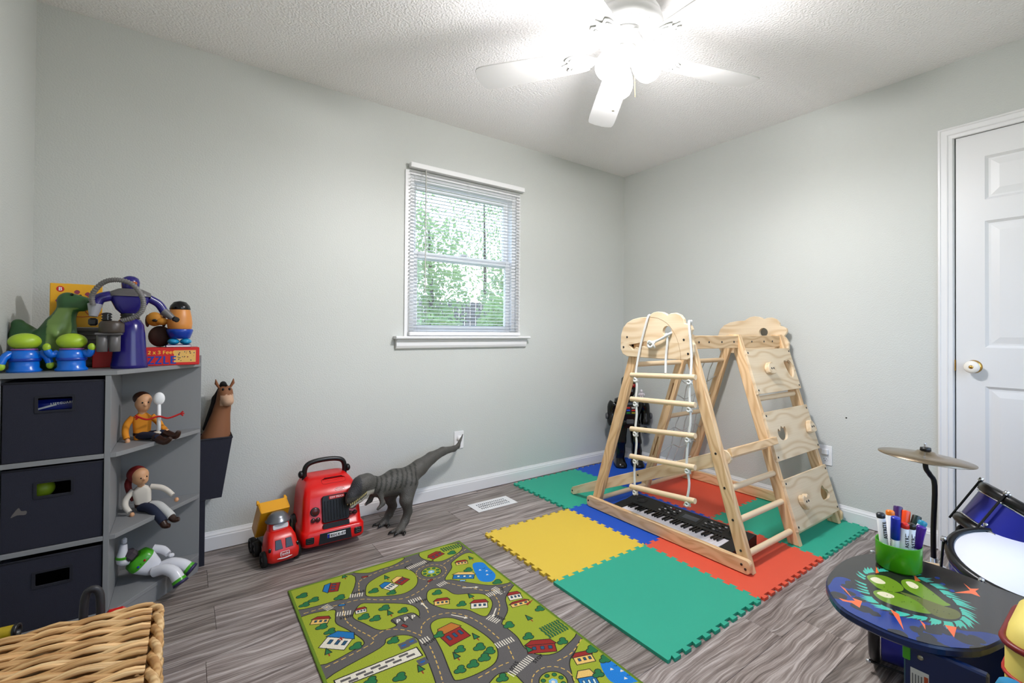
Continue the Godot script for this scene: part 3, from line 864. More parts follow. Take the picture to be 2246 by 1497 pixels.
# ---------------------------------------------------------------- storage unit and its bins
func build_storage():
	var grey := mat(Color(0.50, 0.505, 0.51), 0.5)
	var u := thing("storage_shelf", "grey storage unit with three bin cubbies and an open angled end shelf", "shelf", Vector3(-3.275, 0, 0.186))
	var o := Vector3(3.275, 0, -0.186)
	part("back_panel", G.new().box(Vector3(-3.282, 0.4825, 0.178) + o, Vector3(0.556, 0.965, 0.016), 0.001), grey, u)
	part("side_panel", G.new().box(Vector3(-3.5505, 0.458, 0.36) + o, Vector3(0.016, 0.916, 0.348), 0.001), grey, u)
	part("divider", G.new().box(Vector3(-3.282, 0.458, 0.36) + o, Vector3(0.016, 0.916, 0.35), 0.001), grey, u)
	var fl := Basis(Vector3(1, 0, 0), Vector3(0, 0, 1), Vector3(0, -1, 0))
	var endp := PackedVector2Array([Vector2(-3.274, 0.186), Vector2(-3.006, 0.186), Vector2(-3.006, 0.212), Vector2(-3.258, 0.535), Vector2(-3.274, 0.535)])
	var topp := PackedVector2Array([Vector2(-3.5585, 0.186), Vector2(-3.006, 0.186), Vector2(-3.006, 0.212), Vector2(-3.258, 0.538), Vector2(-3.5585, 0.538)])
	part("top_board", G.new().prism(topp, 0.016, fl, Vector3(0, 0.932, 0) + o, 0.001), grey, u)
	for y in [0.637, 0.345, 0.075]:
		part("shelf_board", G.new().prism(endp, 0.016, fl, Vector3(0, y, 0) + o, 0.001), grey, u)
		part("shelf_board", G.new().box(Vector3(-3.4165, y - 0.008, 0.36) + o, Vector3(0.252, 0.016, 0.35), 0.001), grey, u)
	part("plinth", G.new().beam(Vector3(-3.014, 0.03, 0.206) + o, Vector3(-3.262, 0.03, 0.525) + o, 0.014, 0.06), grey, u)
	part("plinth", G.new().box(Vector3(-3.4165, 0.03, 0.52) + o, Vector3(0.252, 0.06, 0.014)), grey, u)
	# fabric bins
	var weave := tex_of(noise(0.25, FastNoiseLite.TYPE_CELLULAR, 1, 3), 256, 256)
	var navy := bumpy(tri_scale(mat(Color(0.105, 0.11, 0.165), 0.9, 0.0, {"rim_enabled": true, "rim": 0.3}), Vector3.ONE * 9.0), weave, 0.06)
	var navy2 := mat(Color(0.075, 0.08, 0.125), 0.85)
	var labels := ["navy fabric bin in the top cubby, blue toy showing in its handle hole", "navy fabric bin in the middle cubby with a pale scuff on its front", "navy fabric bin in the lowest cubby of the grey unit"]
	for k in 3:
		var y0: float = [0.638, 0.346, 0.076][k]
		var b := thing("fabric_bin", labels[k], "bin", Vector3(-3.4155, y0, 0.36), 0.0, "navy bins in the cubbies")
		fabric_bin(b, 0.246, [0.26, 0.265, 0.235][k], 0.34, navy, navy2, true)
		if k == 1:
			part("scuff", G.new().prism(curve2([Vector2(-0.1, 0.115), Vector2(-0.083, 0.143), Vector2(-0.076, 0.132), Vector2(-0.064, 0.13), Vector2(-0.066, 0.118), Vector2(-0.085, 0.12)], 3), 0.0006, Basis.IDENTITY, Vector3(0, 0, 0.1705)), mat(Color(0.36, 0.34, 0.33), 0.9), b)
	var bt := thing("toy_car", "blue toy with white lettering inside the top navy bin", "toy", Vector3(-3.42, 0.79, 0.45))
	part("body", G.new().box(Vector3(0, 0.022, 0), Vector3(0.12, 0.045, 0.07), 0.012), mat(Color(0.03, 0.12, 0.5), 0.3), bt)
	part("lettering", text_mesh("LIFEGUARD", 0.008), M.white, bt, Transform3D(Basis(Vector3.BACK, 0.08), Vector3(0.015, 0.032, 0.0355)))
	part("stripe", G.new().beam(Vector3(-0.055, 0.012, 0.0345), Vector3(0.0, 0.028, 0.0345), 0.003, 0.006), M.white, bt)
	part("base", G.new().box(Vector3(0, -0.073, 0), Vector3(0.11, 0.155, 0.06), 0.006), mat(Color(0.06, 0.06, 0.07), 0.6), bt)
	var tb := thing("toy_ball", "lime green ball inside the middle navy bin", "ball", Vector3(-3.455, 0.351, 0.46))
	part("ball", G.new().ell(Vector3(0, 0.176, 0), Vector3(0.032, 0.032, 0.032)), mat(Color(0.55, 0.65, 0.1), 0.5), tb)
	part("stand", G.new().lathe([Vector2(0, 0), Vector2(0.03, 0), Vector2(0.03, 0.145), Vector2(0, 0.15)], 14), mat(Color(0.1, 0.1, 0.1), 0.6), tb)
	# bins standing behind the end panel, one holding a plush horse
	var b2 := thing("fabric_bin", "navy fabric bin on the floor, only its edge showing behind the grey unit", "bin", Vector3(-3.125, 0, 0.092))
	fabric_bin(b2, 0.285, 0.30, 0.145, navy, navy2, false)
	var b3 := thing("fabric_bin", "navy fabric bin behind the grey unit with a brown plush horse in it", "bin", Vector3(-3.045, 0.301, 0.092))
	fabric_bin(b3, 0.33, 0.275, 0.148, navy, navy2, false, 0.88)

func fabric_bin(b: Node3D, w: float, h: float, d: float, m: Material, m2: Material, hole: bool, taper := 1.0):
	# origin at the bin's floor centre
	var t := 0.006
	var front := PackedVector2Array([Vector2(-w / 2, 0), Vector2(w / 2, 0), Vector2(w / 2, h), Vector2(-w / 2, h)])
	if taper < 1.0: front = PackedVector2Array([Vector2(-w / 2, 0), Vector2(w / 2 - w * (1 - taper), 0), Vector2(w / 2, h), Vector2(-w / 2, h)])
	var hp := rrect(0.084, 0.044, 0.004, 3, Vector2(0.0, h - 0.072))
	part("front", G.new().prism(front, t, Basis.IDENTITY, Vector3(0, 0, d / 2 - t), 0.002, [hp] if hole else []), m, b)
	part("back", G.new().prism(front, t, Basis.IDENTITY, Vector3(0, 0, -d / 2), 0.002), m, b)
	var dx := w * (1 - taper)
	part("side", G.new().beam(Vector3(-w / 2 + t / 2, 0, 0), Vector3(-w / 2 + t / 2, h, 0), d - t * 2, t, 0.0, Vector3.RIGHT), m, b)
	part("side", G.new().beam(Vector3(w / 2 - t / 2 - dx, 0, 0), Vector3(w / 2 - t / 2, h, 0), d - t * 2, t, 0.0, Vector3.RIGHT), m, b)
	part("bottom", G.new().box(Vector3(-dx / 2, 0.003, 0), Vector3(w - 2 * t - dx, 0.006, d - 2 * t)), m2, b)
	part("rim_binding", G.new().tube([Vector3(-w / 2, h, d / 2 - 0.002), Vector3(w / 2, h, d / 2 - 0.002), Vector3(w / 2, h, -d / 2 + 0.002), Vector3(-w / 2, h, -d / 2 + 0.002)], 0.0045, 6, false, true), m2, b)
	if hole:
		part("handle_binding", G.new().prism(rrect(0.1, 0.06, 0.006, 3, Vector2(0, h - 0.072)), 0.0025, Basis.IDENTITY, Vector3(0, 0, d / 2 - 0.0005), 0.0008, [rrect(0.083, 0.043, 0.004, 3, Vector2(0, h - 0.072))]), m2, b)

# ---------------------------------------------------------------- toys on the storage unit
func build_shelf_toys():
	var lime := mat(Color(0.62, 0.74, 0.16), 0.4)
	var blue := mat(Color(0.02, 0.40, 0.80), 0.25)
	var dblue := mat(Color(0.02, 0.22, 0.62), 0.3)
	# two round-headed peg dolls
	for k in 2:
		var d := thing("peg_doll", ["lime and blue peg doll at the left front of the unit's top", "lime and blue peg doll with both arms raised, beside the purple robot"][k], "doll", [Vector3(-3.505, 0.932, 0.45), Vector3(-3.388, 0.932, 0.455)][k], [0.35, -0.1][k], "peg dolls on the storage unit")
		part("body", G.new().lathe([Vector2(0, 0), Vector2(0.042, 0), Vector2(0.044, 0.006), Vector2(0.037, 0.014), Vector2(0.037, 0.035), Vector2(0.04, 0.05), Vector2(0.038, 0.066), Vector2(0.03, 0.076), Vector2(0, 0.078)], 24), blue, d)
		part("belt", G.new().lathe([Vector2(0.0385, 0.036), Vector2(0.041, 0.038), Vector2(0.0415, 0.044), Vector2(0.0395, 0.047)], 24), dblue, d)
		part("collar", G.new().lathe([Vector2(0.028, 0.074), Vector2(0.034, 0.076), Vector2(0.03, 0.08)], 24), mat(Color(0.55, 0.3, 0.6), 0.4), d)
		part("head", G.new().ell(Vector3(0, 0.104, 0), Vector3(0.041, 0.029, 0.036), Basis.IDENTITY, 24, 14), lime, d)
		for s in [-1.0, 1.0]:
			var up: bool = k == 1
			var p := [Vector3(s * 0.034, 0.064, 0.006), Vector3(s * 0.05, 0.058 if up else 0.05, 0.016), Vector3(s * 0.058, 0.076 if up else 0.028, 0.022)]
			part("arm", G.new().tube(curve(p, 3), [0.012, 0.012, 0.012, 0.011, 0.011, 0.011, 0.01], 10), blue, d)
			part("hand", G.new().ell(p[2] + Vector3(0, 0.008 if up else -0.006, 0.002), Vector3(0.011, 0.014, 0.009), Basis.IDENTITY, 12, 8), lime, d)
	# green dinosaur
	var dn := thing("dinosaur_toy", "dark green upright toy dinosaur behind the peg dolls", "toy", Vector3(-3.46, 0.932, 0.335), 0.0)
	var g := G.new()
	g.colf = func(p: Vector3) -> Color:
		var belly := p.z > 0.024 + absf(p.x - 0.03) * 0.4 and p.x > -0.005 and p.y < 0.225 and p.y > 0.05
		return Color(0.19, 0.30, 0.075) if belly else Color(0.028, 0.10, 0.028)
	g.blob([[Vector3(-0.01, 0.085, 0), Vector3(0.022, 0.155, 0.008), 0.056, 0.042], [Vector3(0.022, 0.155, 0.008), Vector3(0.045, 0.225, 0.012), 0.038, 0.028],
		[Vector3(0.045, 0.255, 0.012), Vector3(0.092, 0.247, 0.03), 0.03, 0.022], [Vector3(0.05, 0.24, 0.014), Vector3(0.088, 0.23, 0.03), 0.018, 0.014],
		[Vector3(-0.03, 0.08, -0.01), Vector3(-0.075, 0.125, -0.03), 0.048, 0.036], [Vector3(-0.075, 0.125, -0.03), Vector3(-0.088, 0.165, -0.02), 0.032, 0.018],
		[Vector3(-0.02, 0.07, 0.035), Vector3(0.0, 0.014, 0.04), 0.032, 0.02], [Vector3(0.03, 0.07, -0.03), Vector3(0.045, 0.014, -0.02), 0.032, 0.02],
		[Vector3(0.0, 0.014, 0.04), Vector3(0.015, 0.012, 0.055), 0.018, 0.013], [Vector3(0.045, 0.014, -0.02), Vector3(0.06, 0.012, -0.005), 0.018, 0.013],
		[Vector3(0.01, 0.155, 0.035), Vector3(0.022, 0.125, 0.055), 0.012, 0.008], [Vector3(0.05, 0.15, 0.01), Vector3(0.068, 0.125, 0.028), 0.012, 0.008]], 0.005, 160.0)
	part("body", g, mat(Color.WHITE, 0.4, 0.0, {"vertex_color_use_as_albedo": true}), dn)
	for e in [Vector3(0.058, 0.276, 0.036), Vector3(0.076, 0.274, 0.002)]: part("eye", G.new().ell(e, Vector3.ONE * 0.005, Basis.IDENTITY, 10, 6), M.gloss_black, dn)
	# yellow carton on a grey ribbed box
	var rb := thing("ribbed_box", "grey ribbed plastic box behind the green dinosaur", "box", Vector3(-3.40, 0.932, 0.245))
	var gm := mat(Color(0.34, 0.33, 0.32), 0.5)
	part("body", G.new().box(Vector3(0, 0.077, 0), Vector3(0.19, 0.154, 0.09), 0.004), gm, rb)
	for k in 9: part("rib", G.new().box(Vector3(0, 0.012 + k * 0.0165, 0.046), Vector3(0.188, 0.009, 0.006), 0.002), gm, rb)
	var yc := thing("yellow_carton", "yellow printed cardboard box standing behind the green dinosaur", "box", Vector3(-3.405, 1.087, 0.25), 0.12)
	var ym := mat(Color(0.90, 0.66, 0.06), 0.45)
	part("carton", G.new().box(Vector3(0, 0.083, 0), Vector3(0.145, 0.166, 0.075), 0.002), ym, yc)
	part("flap", G.new().beam(Vector3(-0.03, 0.166, -0.03), Vector3(0.04, 0.166, -0.03), 0.03, 0.001, 0.0, Vector3(0, 0.95, -0.3)), mat(Color(0.85, 0.8, 0.65), 0.7), yc)
	var redp := mat(Color(0.75, 0.1, 0.06), 0.5)
	part("badge", G.new().prism(circle2(0.011, 18), 0.0006, Basis.IDENTITY, Vector3(-0.045, 0.145, 0.0375)), redp, yc)
	part("badge_letter", text_mesh("B", 0.013), M.white, yc, Transform3D(Basis.IDENTITY, Vector3(-0.045, 0.145, 0.0387)))
	for e in [[Vector2(0.012, 0.07), 0.055, 0.03], [Vector2(0.05, 0.085), 0.03, 0.042]]:
		var pth := []
		for q in circle2(e[1], 26, e[0], e[2]):
			if absf(q.x) < 0.0725: pth.append(Vector3(q.x, q.y, 0.038))
		part("printed_ring", G.new().tube(pth, 0.0011, 5), redp, yc)
	for q in [Vector2(0.0, 0.135), Vector2(0.03, 0.128), Vector2(-0.05, 0.1), Vector2(0.055, 0.12)]:
		part("printed_spot", G.new().prism(curve2([q + Vector2(-0.008, 0), q + Vector2(0, 0.009), q + Vector2(0.009, 0.002), q + Vector2(0.002, -0.008)], 3), 0.0006, Basis.IDENTITY, Vector3(0, 0, 0.0375)), mat(Color(0.55, 0.2, 0.3), 0.5), yc)
	for y in [0.05, 0.075, 0.1, 0.135]:
		part("side_print", G.new().box(Vector3(-0.0728, y, 0.008), Vector3(0.0006, 0.009, 0.012)), mat(Color(0.25, 0.16, 0.08), 0.6), yc)
	build_purple_robot()
	# puzzle box, book, egg figure, plush dog
	var pz := thing("puzzle_box", "flat red jigsaw puzzle box with blue lettering on the unit's top", "box", Vector3(-3.185, 0.932, 0.268), 0.06)
	part("carton", G.new().box(Vector3(0, 0.037, 0), Vector3(0.335, 0.074, 0.12), 0.002), mat(Color(0.78, 0.055, 0.035), 0.4), pz)
	part("title", text_mesh("PUZZLE", 0.032, 0.0008), mat(Color(0.03, 0.2, 0.6), 0.5), pz, Transform3D(Basis.IDENTITY, Vector3(0.013, 0.022, 0.0603)))
	part("size_print", text_mesh("2 x 3 Feet", 0.014, 0.0008), mat(Color(0.95, 0.72, 0.2), 0.5), pz, Transform3D(Basis.IDENTITY, Vector3(0.04, 0.054, 0.0603)))
	part("picture", G.new().box(Vector3(0.118, 0.037, 0.0602), Vector3(0.074, 0.05, 0.0008)), mat(Color(0.86, 0.68, 0.36), 0.5), pz)
	var r2 := RandomNumberGenerator.new(); r2.seed = 5
	for k in 26:
		var q := Vector2(r2.randf_range(-0.032, 0.032), r2.randf_range(-0.02, 0.02))
		part("picture_mark", G.new().prism(circle2(r2.randf_range(0.0012, 0.0028), 6), 0.0004, Basis.IDENTITY, Vector3(0.118 + q.x, 0.037 + q.y, 0.0606)), [mat(Color(0.5, 0.1, 0.08), 0.5), mat(Color(0.08, 0.25, 0.4), 0.5), mat(Color(0.1, 0.3, 0.12), 0.5)][k % 3], pz)
	var bk := thing("thin_book", "thin blue book lying on the red puzzle box", "book", Vector3(-3.088, 1.0065, 0.262), 0.06)
	part("cover", G.new().box(Vector3(0, 0.005, 0), Vector3(0.085, 0.01, 0.09), 0.0015), mat(Color(0.1, 0.12, 0.42), 0.4), bk)
	part("pages", G.new().box(Vector3(0, 0.005, 0.001), Vector3(0.082, 0.006, 0.0895)), M.white, bk)
	var eg := thing("egg_figure", "tan egg-shaped wooden toy with a black crown on the thin book", "toy", Vector3(-3.083, 1.017, 0.262))
	var tan_m := mat(Color(0.80, 0.52, 0.24), 0.4)
	part("body", G.new().lathe([Vector2(0, 0.05), Vector2(0.03, 0.052), Vector2(0.042, 0.07), Vector2(0.044, 0.09), Vector2(0.041, 0.12), Vector2(0.035, 0.15), Vector2(0.022, 0.17), Vector2(0, 0.178)], 24), tan_m, eg)
	part("trousers", G.new().lathe([Vector2(0, 0.024), Vector2(0.036, 0.026), Vector2(0.044, 0.05), Vector2(0.047, 0.062), Vector2(0.044, 0.066)], 24), dblue, eg)
	for s in [-1.0, 1.0]: part("shoe", G.new().ell(Vector3(s * 0.021, 0.013, 0.012), Vector3(0.021, 0.0135, 0.03)), mat(Color(0.1, 0.55, 0.72), 0.3), eg)
	part("dark_crown", G.new().lathe([Vector2(0.0365, 0.15), Vector2(0.0375, 0.152), Vector2(0.034, 0.166), Vector2(0.022, 0.182), Vector2(0, 0.188)], 24), M.gloss_black, eg)
	var pd := thing("plush_dog", "brown and yellow plush dog half hidden behind the purple robot", "toy", Vector3(-3.165, 1.0065, 0.232))
	var yel := mat(Color(0.75, 0.5, 0.13), 0.7)
	part("body", G.new().ell(Vector3(0.015, 0.045, 0), Vector3(0.04, 0.045, 0.022)), mat(Color(0.20, 0.1, 0.05), 0.8), pd)
	part("head", G.new().ell(Vector3(-0.003, 0.118, 0.01), Vector3(0.028, 0.03, 0.024)), yel, pd)
	part("muzzle", G.new().ell(Vector3(0.02, 0.108, 0.022), Vector3(0.026, 0.015, 0.017)), yel, pd)
	part("nose", G.new().ell(Vector3(-0.002, 0.112, 0.036), Vector3(0.009, 0.006, 0.005)), M.black, pd)
	for s in [-1.0, 1.0]: part("ear", G.new().ell(Vector3(s * 0.027, 0.11, 0.0), Vector3(0.008, 0.026, 0.014)), mat(Color(0.25, 0.13, 0.06), 0.8), pd)

func build_purple_robot():
	var r := thing("purple_robot", "tall purple toy robot with a looped grey hose on the unit's top", "robot", Vector3(-3.235, 0.932, 0.405), 0.0)
	var pu := mat(Color(0.13, 0.10, 0.42), 0.22)
	var gr := mat(Color(0.36, 0.35, 0.35), 0.4)
	var dk := mat(Color(0.10, 0.095, 0.1), 0.35)
	part("skirt", G.new().lathe([Vector2(0, 0), Vector2(0.055, 0), Vector2(0.056, 0.012), Vector2(0.053, 0.03), Vector2(0.049, 0.08), Vector2(0.046, 0.13), Vector2(0.042, 0.165), Vector2(0.032, 0.185), Vector2(0.015, 0.192)], 32), pu, r)
	part("waist", G.new().lathe([Vector2(0.026, 0.185), Vector2(0.03, 0.192), Vector2(0.026, 0.197), Vector2(0.03, 0.203), Vector2(0.026, 0.21)], 20), dk, r)
	part("torso", G.new().loft([rr3(0.05, 0.04, 0.205), rr3(0.085, 0.055, 0.225), rr3(0.115, 0.065, 0.26), rr3(0.11, 0.06, 0.285), rr3(0.06, 0.04, 0.298)]), pu, r)
	part("shoulder_plate", G.new().loft([rr3(0.125, 0.07, 0.275), rr3(0.122, 0.068, 0.29), rr3(0.07, 0.048, 0.304)]), gr, r)
	part("head", G.new().lathe([Vector2(0.016, 0.298), Vector2(0.026, 0.305), Vector2(0.028, 0.33), Vector2(0.024, 0.345), Vector2(0.012, 0.353), Vector2(0, 0.355)], 20), pu, r)
	part("visor", G.new().box(Vector3(0.004, 0.326, 0.025), Vector3(0.034, 0.01, 0.01), 0.002), mat(Color(0.72, 0.36, 0.1), 0.3), r)
	# arms
	part("arm", G.new().tube(curve([Vector3(-0.055, 0.275, 0.005), Vector3(-0.085, 0.262, 0.02), Vector3(-0.096, 0.235, 0.03)], 4), 0.019, 12), pu, r)
	part("forearm", G.new().tube([Vector3(-0.096, 0.24, 0.03), Vector3(-0.1, 0.195, 0.036)], [0.022, 0.012], 14), mat(Color(0.6, 0.6, 0.62), 0.3), r)
	part("hand", G.new().box(Vector3(-0.1, 0.175, 0.036), Vector3(0.026, 0.028, 0.024), 0.006), dk, r)
	part("arm", G.new().tube(curve([Vector3(0.055, 0.27, 0.0), Vector3(0.085, 0.25, -0.01), Vector3(0.105, 0.215, -0.012)], 4), 0.015, 12), pu, r)
	part("forearm", G.new().tube([Vector3(0.1, 0.222, -0.012), Vector3(0.13, 0.195, -0.008)], [0.017, 0.011], 12), gr, r)
	part("hand", G.new().box(Vector3(0.14, 0.19, -0.006), Vector3(0.024, 0.02, 0.02), 0.005, Basis(Vector3.BACK, -0.5)), dk, r)
	# corrugated hose from the forearm over the shoulder to the canister
	var pts := curve([Vector3(-0.1, 0.236, 0.052), Vector3(-0.1, 0.275, 0.06), Vector3(-0.07, 0.318, 0.075), Vector3(-0.03, 0.33, 0.085), Vector3(0.012, 0.315, 0.09), Vector3(0.04, 0.27, 0.092), Vector3(0.042, 0.225, 0.092), Vector3(0.02, 0.195, 0.09), Vector3(-0.015, 0.18, 0.085)], 18)
	var rad := []
	for i in pts.size(): rad.append(0.0098 if i % 3 == 0 else 0.0078)
	part("hose", G.new().tube(pts, rad, 12), mat(Color(0.42, 0.41, 0.4), 0.4), r)
	part("canister", G.new().lathe([Vector2(0, 0.135), Vector2(0.034, 0.135), Vector2(0.036, 0.14), Vector2(0.036, 0.168), Vector2(0.03, 0.178), Vector2(0, 0.18)], 24, Vector3(-0.045, 0, 0.075)), mat(Color(0.24, 0.2, 0.17), 0.4), r)
	part("plate", G.new().box(Vector3(-0.052, 0.131, 0.078), Vector3(0.076, 0.008, 0.05), 0.003), gr, r)
	for x in [-0.07, -0.036]: part("barrel", G.new().lathe([Vector2(0, 0.066), Vector2(0.014, 0.066), Vector2(0.0165, 0.068), Vector2(0.0165, 0.13), Vector2(0, 0.13)], 18, Vector3(x, 0, 0.078)), gr, r)
	part("neck_coil", G.new().lathe([Vector2(0.011, 0.178), Vector2(0.016, 0.183), Vector2(0.011, 0.188), Vector2(0.016, 0.193), Vector2(0.011, 0.198), Vector2(0.016, 0.203), Vector2(0.011, 0.208), Vector2(0.0, 0.21)], 16, Vector3(-0.06, 0, 0.07)), M.gloss_black, r)

func rr3(w: float, d: float, y: float) -> Array:
	var out := []
	for q in rrect(w, d, minf(w, d) * 0.42, 5): out.append(Vector3(q.x, y, -q.y))
	return out

# ---------------------------------------------------------------- dolls on the end shelves
func limb(called: String, pts: Array, rad: Array, m: Material, parent: Node3D) -> MeshInstance3D:
	var p := curve(pts, 4)
	var r := []
	for i in p.size():
		var t := float(i) / (p.size() - 1) * (rad.size() - 1)
		var k := mini(int(t), rad.size() - 2)
		r.append(lerpf(rad[k], rad[k + 1], t - k))
	return part(called, G.new().tube(p, r, 12), m, parent)

func build_dolls():
	var skin := mat(Color(0.80, 0.60, 0.44), 0.5, 0.0, {"subsurf_scatter_enabled": true, "subsurf_scatter_strength": 0.1})
	var brown := mat(Color(0.17, 0.075, 0.035), 0.3)
	var denim := mat(Color(0.06, 0.10, 0.2), 0.8)
	var y1 := tri_scale(mat(Color(0.83, 0.52, 0.08), 0.8), Vector3.ONE)
	# sitting rag doll in yellow shirt
	var d := thing("rag_doll", "seated doll in a yellow shirt, and dark trousers on the upper end shelf", "doll", Vector3(-3.2, 0.637, 0.315))
	part("torso", G.new().loft([rr3(0.05, 0.034, 0.0), rr3(0.055, 0.036, 0.03), rr3(0.06, 0.036, 0.07), rr3(0.062, 0.034, 0.09), rr3(0.026, 0.022, 0.106)]), y1, d)
	part("belt", G.new().loft([rr3(0.057, 0.039, 0.018), rr3(0.057, 0.039, 0.028)]), brown, d)
	var hd := part("head", G.new().blob([[Vector3(0, 0.142, 0.004), Vector3(0.004, 0.158, 0.004), 0.024, 0.027], [Vector3(0.006, 0.13, 0.01), Vector3(0.006, 0.132, 0.012), 0.017, 0.017], [Vector3(0.01, 0.143, 0.03), Vector3(0.012, 0.139, 0.035), 0.004, 0.0035], [Vector3(0, 0.1, 0), Vector3(0, 0.12, 0), 0.013, 0.013]], 0.0035, 260.0), skin, d)
	for e in [Vector3(0.002, 0.15, 0.0315), Vector3(0.02, 0.15, 0.026)]: part("eye", G.new().ell(e, Vector3(0.0028, 0.0035, 0.0015), Basis.IDENTITY, 8, 6), M.gloss_black, hd)
	part("hair", G.new().ell(Vector3(-0.003, 0.166, -0.005), Vector3(0.029, 0.026, 0.029)), brown, hd)
	limb("arm", [Vector3(-0.028, 0.09, 0), Vector3(-0.046, 0.065, 0.008), Vector3(-0.05, 0.035, 0.02), Vector3(-0.044, 0.012, 0.035)], [0.0125, 0.012, 0.011, 0.01], y1, d)
	part("hand", G.new().ell(Vector3(-0.041, 0.004, 0.044), Vector3(0.0085, 0.011, 0.012)), skin, d)
	limb("arm", [Vector3(0.028, 0.09, 0), Vector3(0.05, 0.065, 0.0), Vector3(0.062, 0.045, 0.015), Vector3(0.074, 0.035, 0.035)], [0.0125, 0.012, 0.011, 0.01], y1, d)
	part("hand", G.new().ell(Vector3(0.08, 0.031, 0.044), Vector3(0.0085, 0.008, 0.013)), skin, d)
	limb("leg", [Vector3(-0.012, 0.014, 0), Vector3(0.015, 0.018, 0.035), Vector3(0.038, 0.02, 0.062), Vector3(0.055, 0.012, 0.085)], [0.016, 0.015, 0.013, 0.012], denim, d)
	limb("leg", [Vector3(0.016, 0.014, 0), Vector3(0.045, 0.02, 0.025), Vector3(0.068, 0.024, 0.04), Vector3(0.085, 0.02, 0.055)], [0.016, 0.015, 0.013, 0.012], denim, d)
	for s in [[Vector3(0.045, 0.016, 0.07), Vector3(0.075, -0.002, 0.1), Vector3(0.095, 0.012, 0.112)], [Vector3(0.075, 0.023, 0.045), Vector3(0.108, 0.01, 0.07), Vector3(0.12, 0.03, 0.078)]]:
		limb("boot", s, [0.016, 0.0135, 0.008], brown, d)
	# little peg with a red ribbon
	var p := thing("spoon_doll", "small white peg doll with long red ribbon arms leaning on the yellow-shirted doll", "doll", Vector3(-3.146, 0.662, 0.352))
	part("body", G.new().lathe([Vector2(0, 0), Vector2(0.007, 0), Vector2(0.007, 0.06), Vector2(0.006, 0.115), Vector2(0, 0.116)], 14), M.white, p)
	part("head", G.new().ell(Vector3(0, 0.138, 0), Vector3(0.019, 0.026, 0.011)), M.white, p)
	part("foot", G.new().ell(Vector3(0.0, 0.001, 0.002), Vector3(0.02, 0.007, 0.014)), mat(Color(0.8, 0.76, 0.7), 0.6), p)
	var rp := curve([Vector3(-0.062, 0.072, 0.016), Vector3(-0.035, 0.06, 0.018), Vector3(0, 0.068, 0.012), Vector3(0.03, 0.058, 0.014), Vector3(0.07, 0.072, 0.012)], 6)
	part("ribbon", G.new().tube(rp, 0.0036, 8), mat(Color(0.68, 0.03, 0.03), 0.8), p)
	for e in [[rp[0], -1.0], [rp[rp.size() - 1], 1.0]]:
		for a in [-0.8, 0.0, 0.8]: part("ribbon_end", G.new().tube([e[0], e[0] + Vector3(cos(a) * e[1], sin(a), 0) * 0.013], 0.003, 6), mat(Color(0.68, 0.03, 0.03), 0.8), p)
	# second doll, red hair
	var q := thing("rag_doll", "red-haired doll in a white top slumped on the middle end shelf", "doll", Vector3(-3.19, 0.345, 0.305))
	var wh := mat(Color(0.82, 0.79, 0.74), 0.85)
	var red := mat(Color(0.42, 0.03, 0.025), 0.6)
	var tl := Transform3D(Basis(Vector3.BACK, 0.1) * Basis(Vector3.RIGHT, 0.15), Vector3.ZERO)
	var g := G.new(); g.xf = tl
	part("torso", g.loft([rr3(0.05, 0.034, 0.01), rr3(0.052, 0.036, 0.035), rr3(0.06, 0.036, 0.075), rr3(0.058, 0.032, 0.092), rr3(0.024, 0.02, 0.106)]), wh, q)
	g = G.new(); g.xf = tl
	part("belt", g.loft([rr3(0.056, 0.039, 0.022), rr3(0.056, 0.039, 0.036)]), brown, q)
	g = G.new(); g.xf = tl
	var h2 := part("head", g.blob([[Vector3(0, 0.142, 0.004), Vector3(0.002, 0.155, 0.004), 0.026, 0.028], [Vector3(0.008, 0.133, 0.012), Vector3(0.009, 0.134, 0.013), 0.016, 0.016], [Vector3(0.014, 0.144, 0.03), Vector3(0.016, 0.143, 0.033), 0.003, 0.003], [Vector3(0, 0.1, 0), Vector3(0, 0.12, 0), 0.011, 0.011]], 0.0035, 260.0), skin, q)
	g = G.new(); g.xf = tl
	part("hair", g.ell(Vector3(-0.008, 0.155, -0.009), Vector3(0.033, 0.034, 0.031)), red, h2)
	for e in [Vector3(0.006, 0.15, 0.0315), Vector3(0.023, 0.15, 0.0235)]:
		g = G.new(); g.xf = tl
		part("eye", g.ell(e, Vector3(0.0028, 0.0036, 0.0015), Basis.IDENTITY, 8, 6), M.gloss_black, h2)
	limb("plait", [Vector3(-0.035, 0.15, -0.005), Vector3(-0.052, 0.115, -0.01), Vector3(-0.045, 0.07, -0.008), Vector3(-0.035, 0.045, 0.0)], [0.012, 0.012, 0.01, 0.006], red, q)
	limb("arm", [Vector3(-0.034, 0.09, 0.012), Vector3(-0.055, 0.06, 0.018), Vector3(-0.056, 0.035, 0.03), Vector3(-0.042, 0.014, 0.045)], [0.011, 0.011, 0.01, 0.009], wh, q)
	limb("arm", [Vector3(0.02, 0.095, 0.012), Vector3(0.05, 0.088, 0.02), Vector3(0.072, 0.075, 0.03), Vector3(0.092, 0.055, 0.045)], [0.011, 0.011, 0.01, 0.009], wh, q)
	for s in [[Vector3(-0.052, 0.024, 0.037), Vector3(-0.044, 0.013, 0.047), Vector3(-0.034, 0.006, 0.055)], [Vector3(0.085, 0.064, 0.04), Vector3(0.097, 0.05, 0.05), Vector3(0.105, 0.037, 0.058)]]:
		part("hand", G.new().ell(s[2], Vector3(0.008, 0.009, 0.011)), skin, q)
	var pat := mat(Color(0.75, 0.75, 0.74), 0.85)
	limb("leg", [Vector3(-0.01, 0.018, 0.01), Vector3(0.02, 0.016, 0.045), Vector3(0.045, -0.005, 0.08), Vector3(0.065, -0.03, 0.105)], [0.018, 0.018, 0.017, 0.016], denim, q)
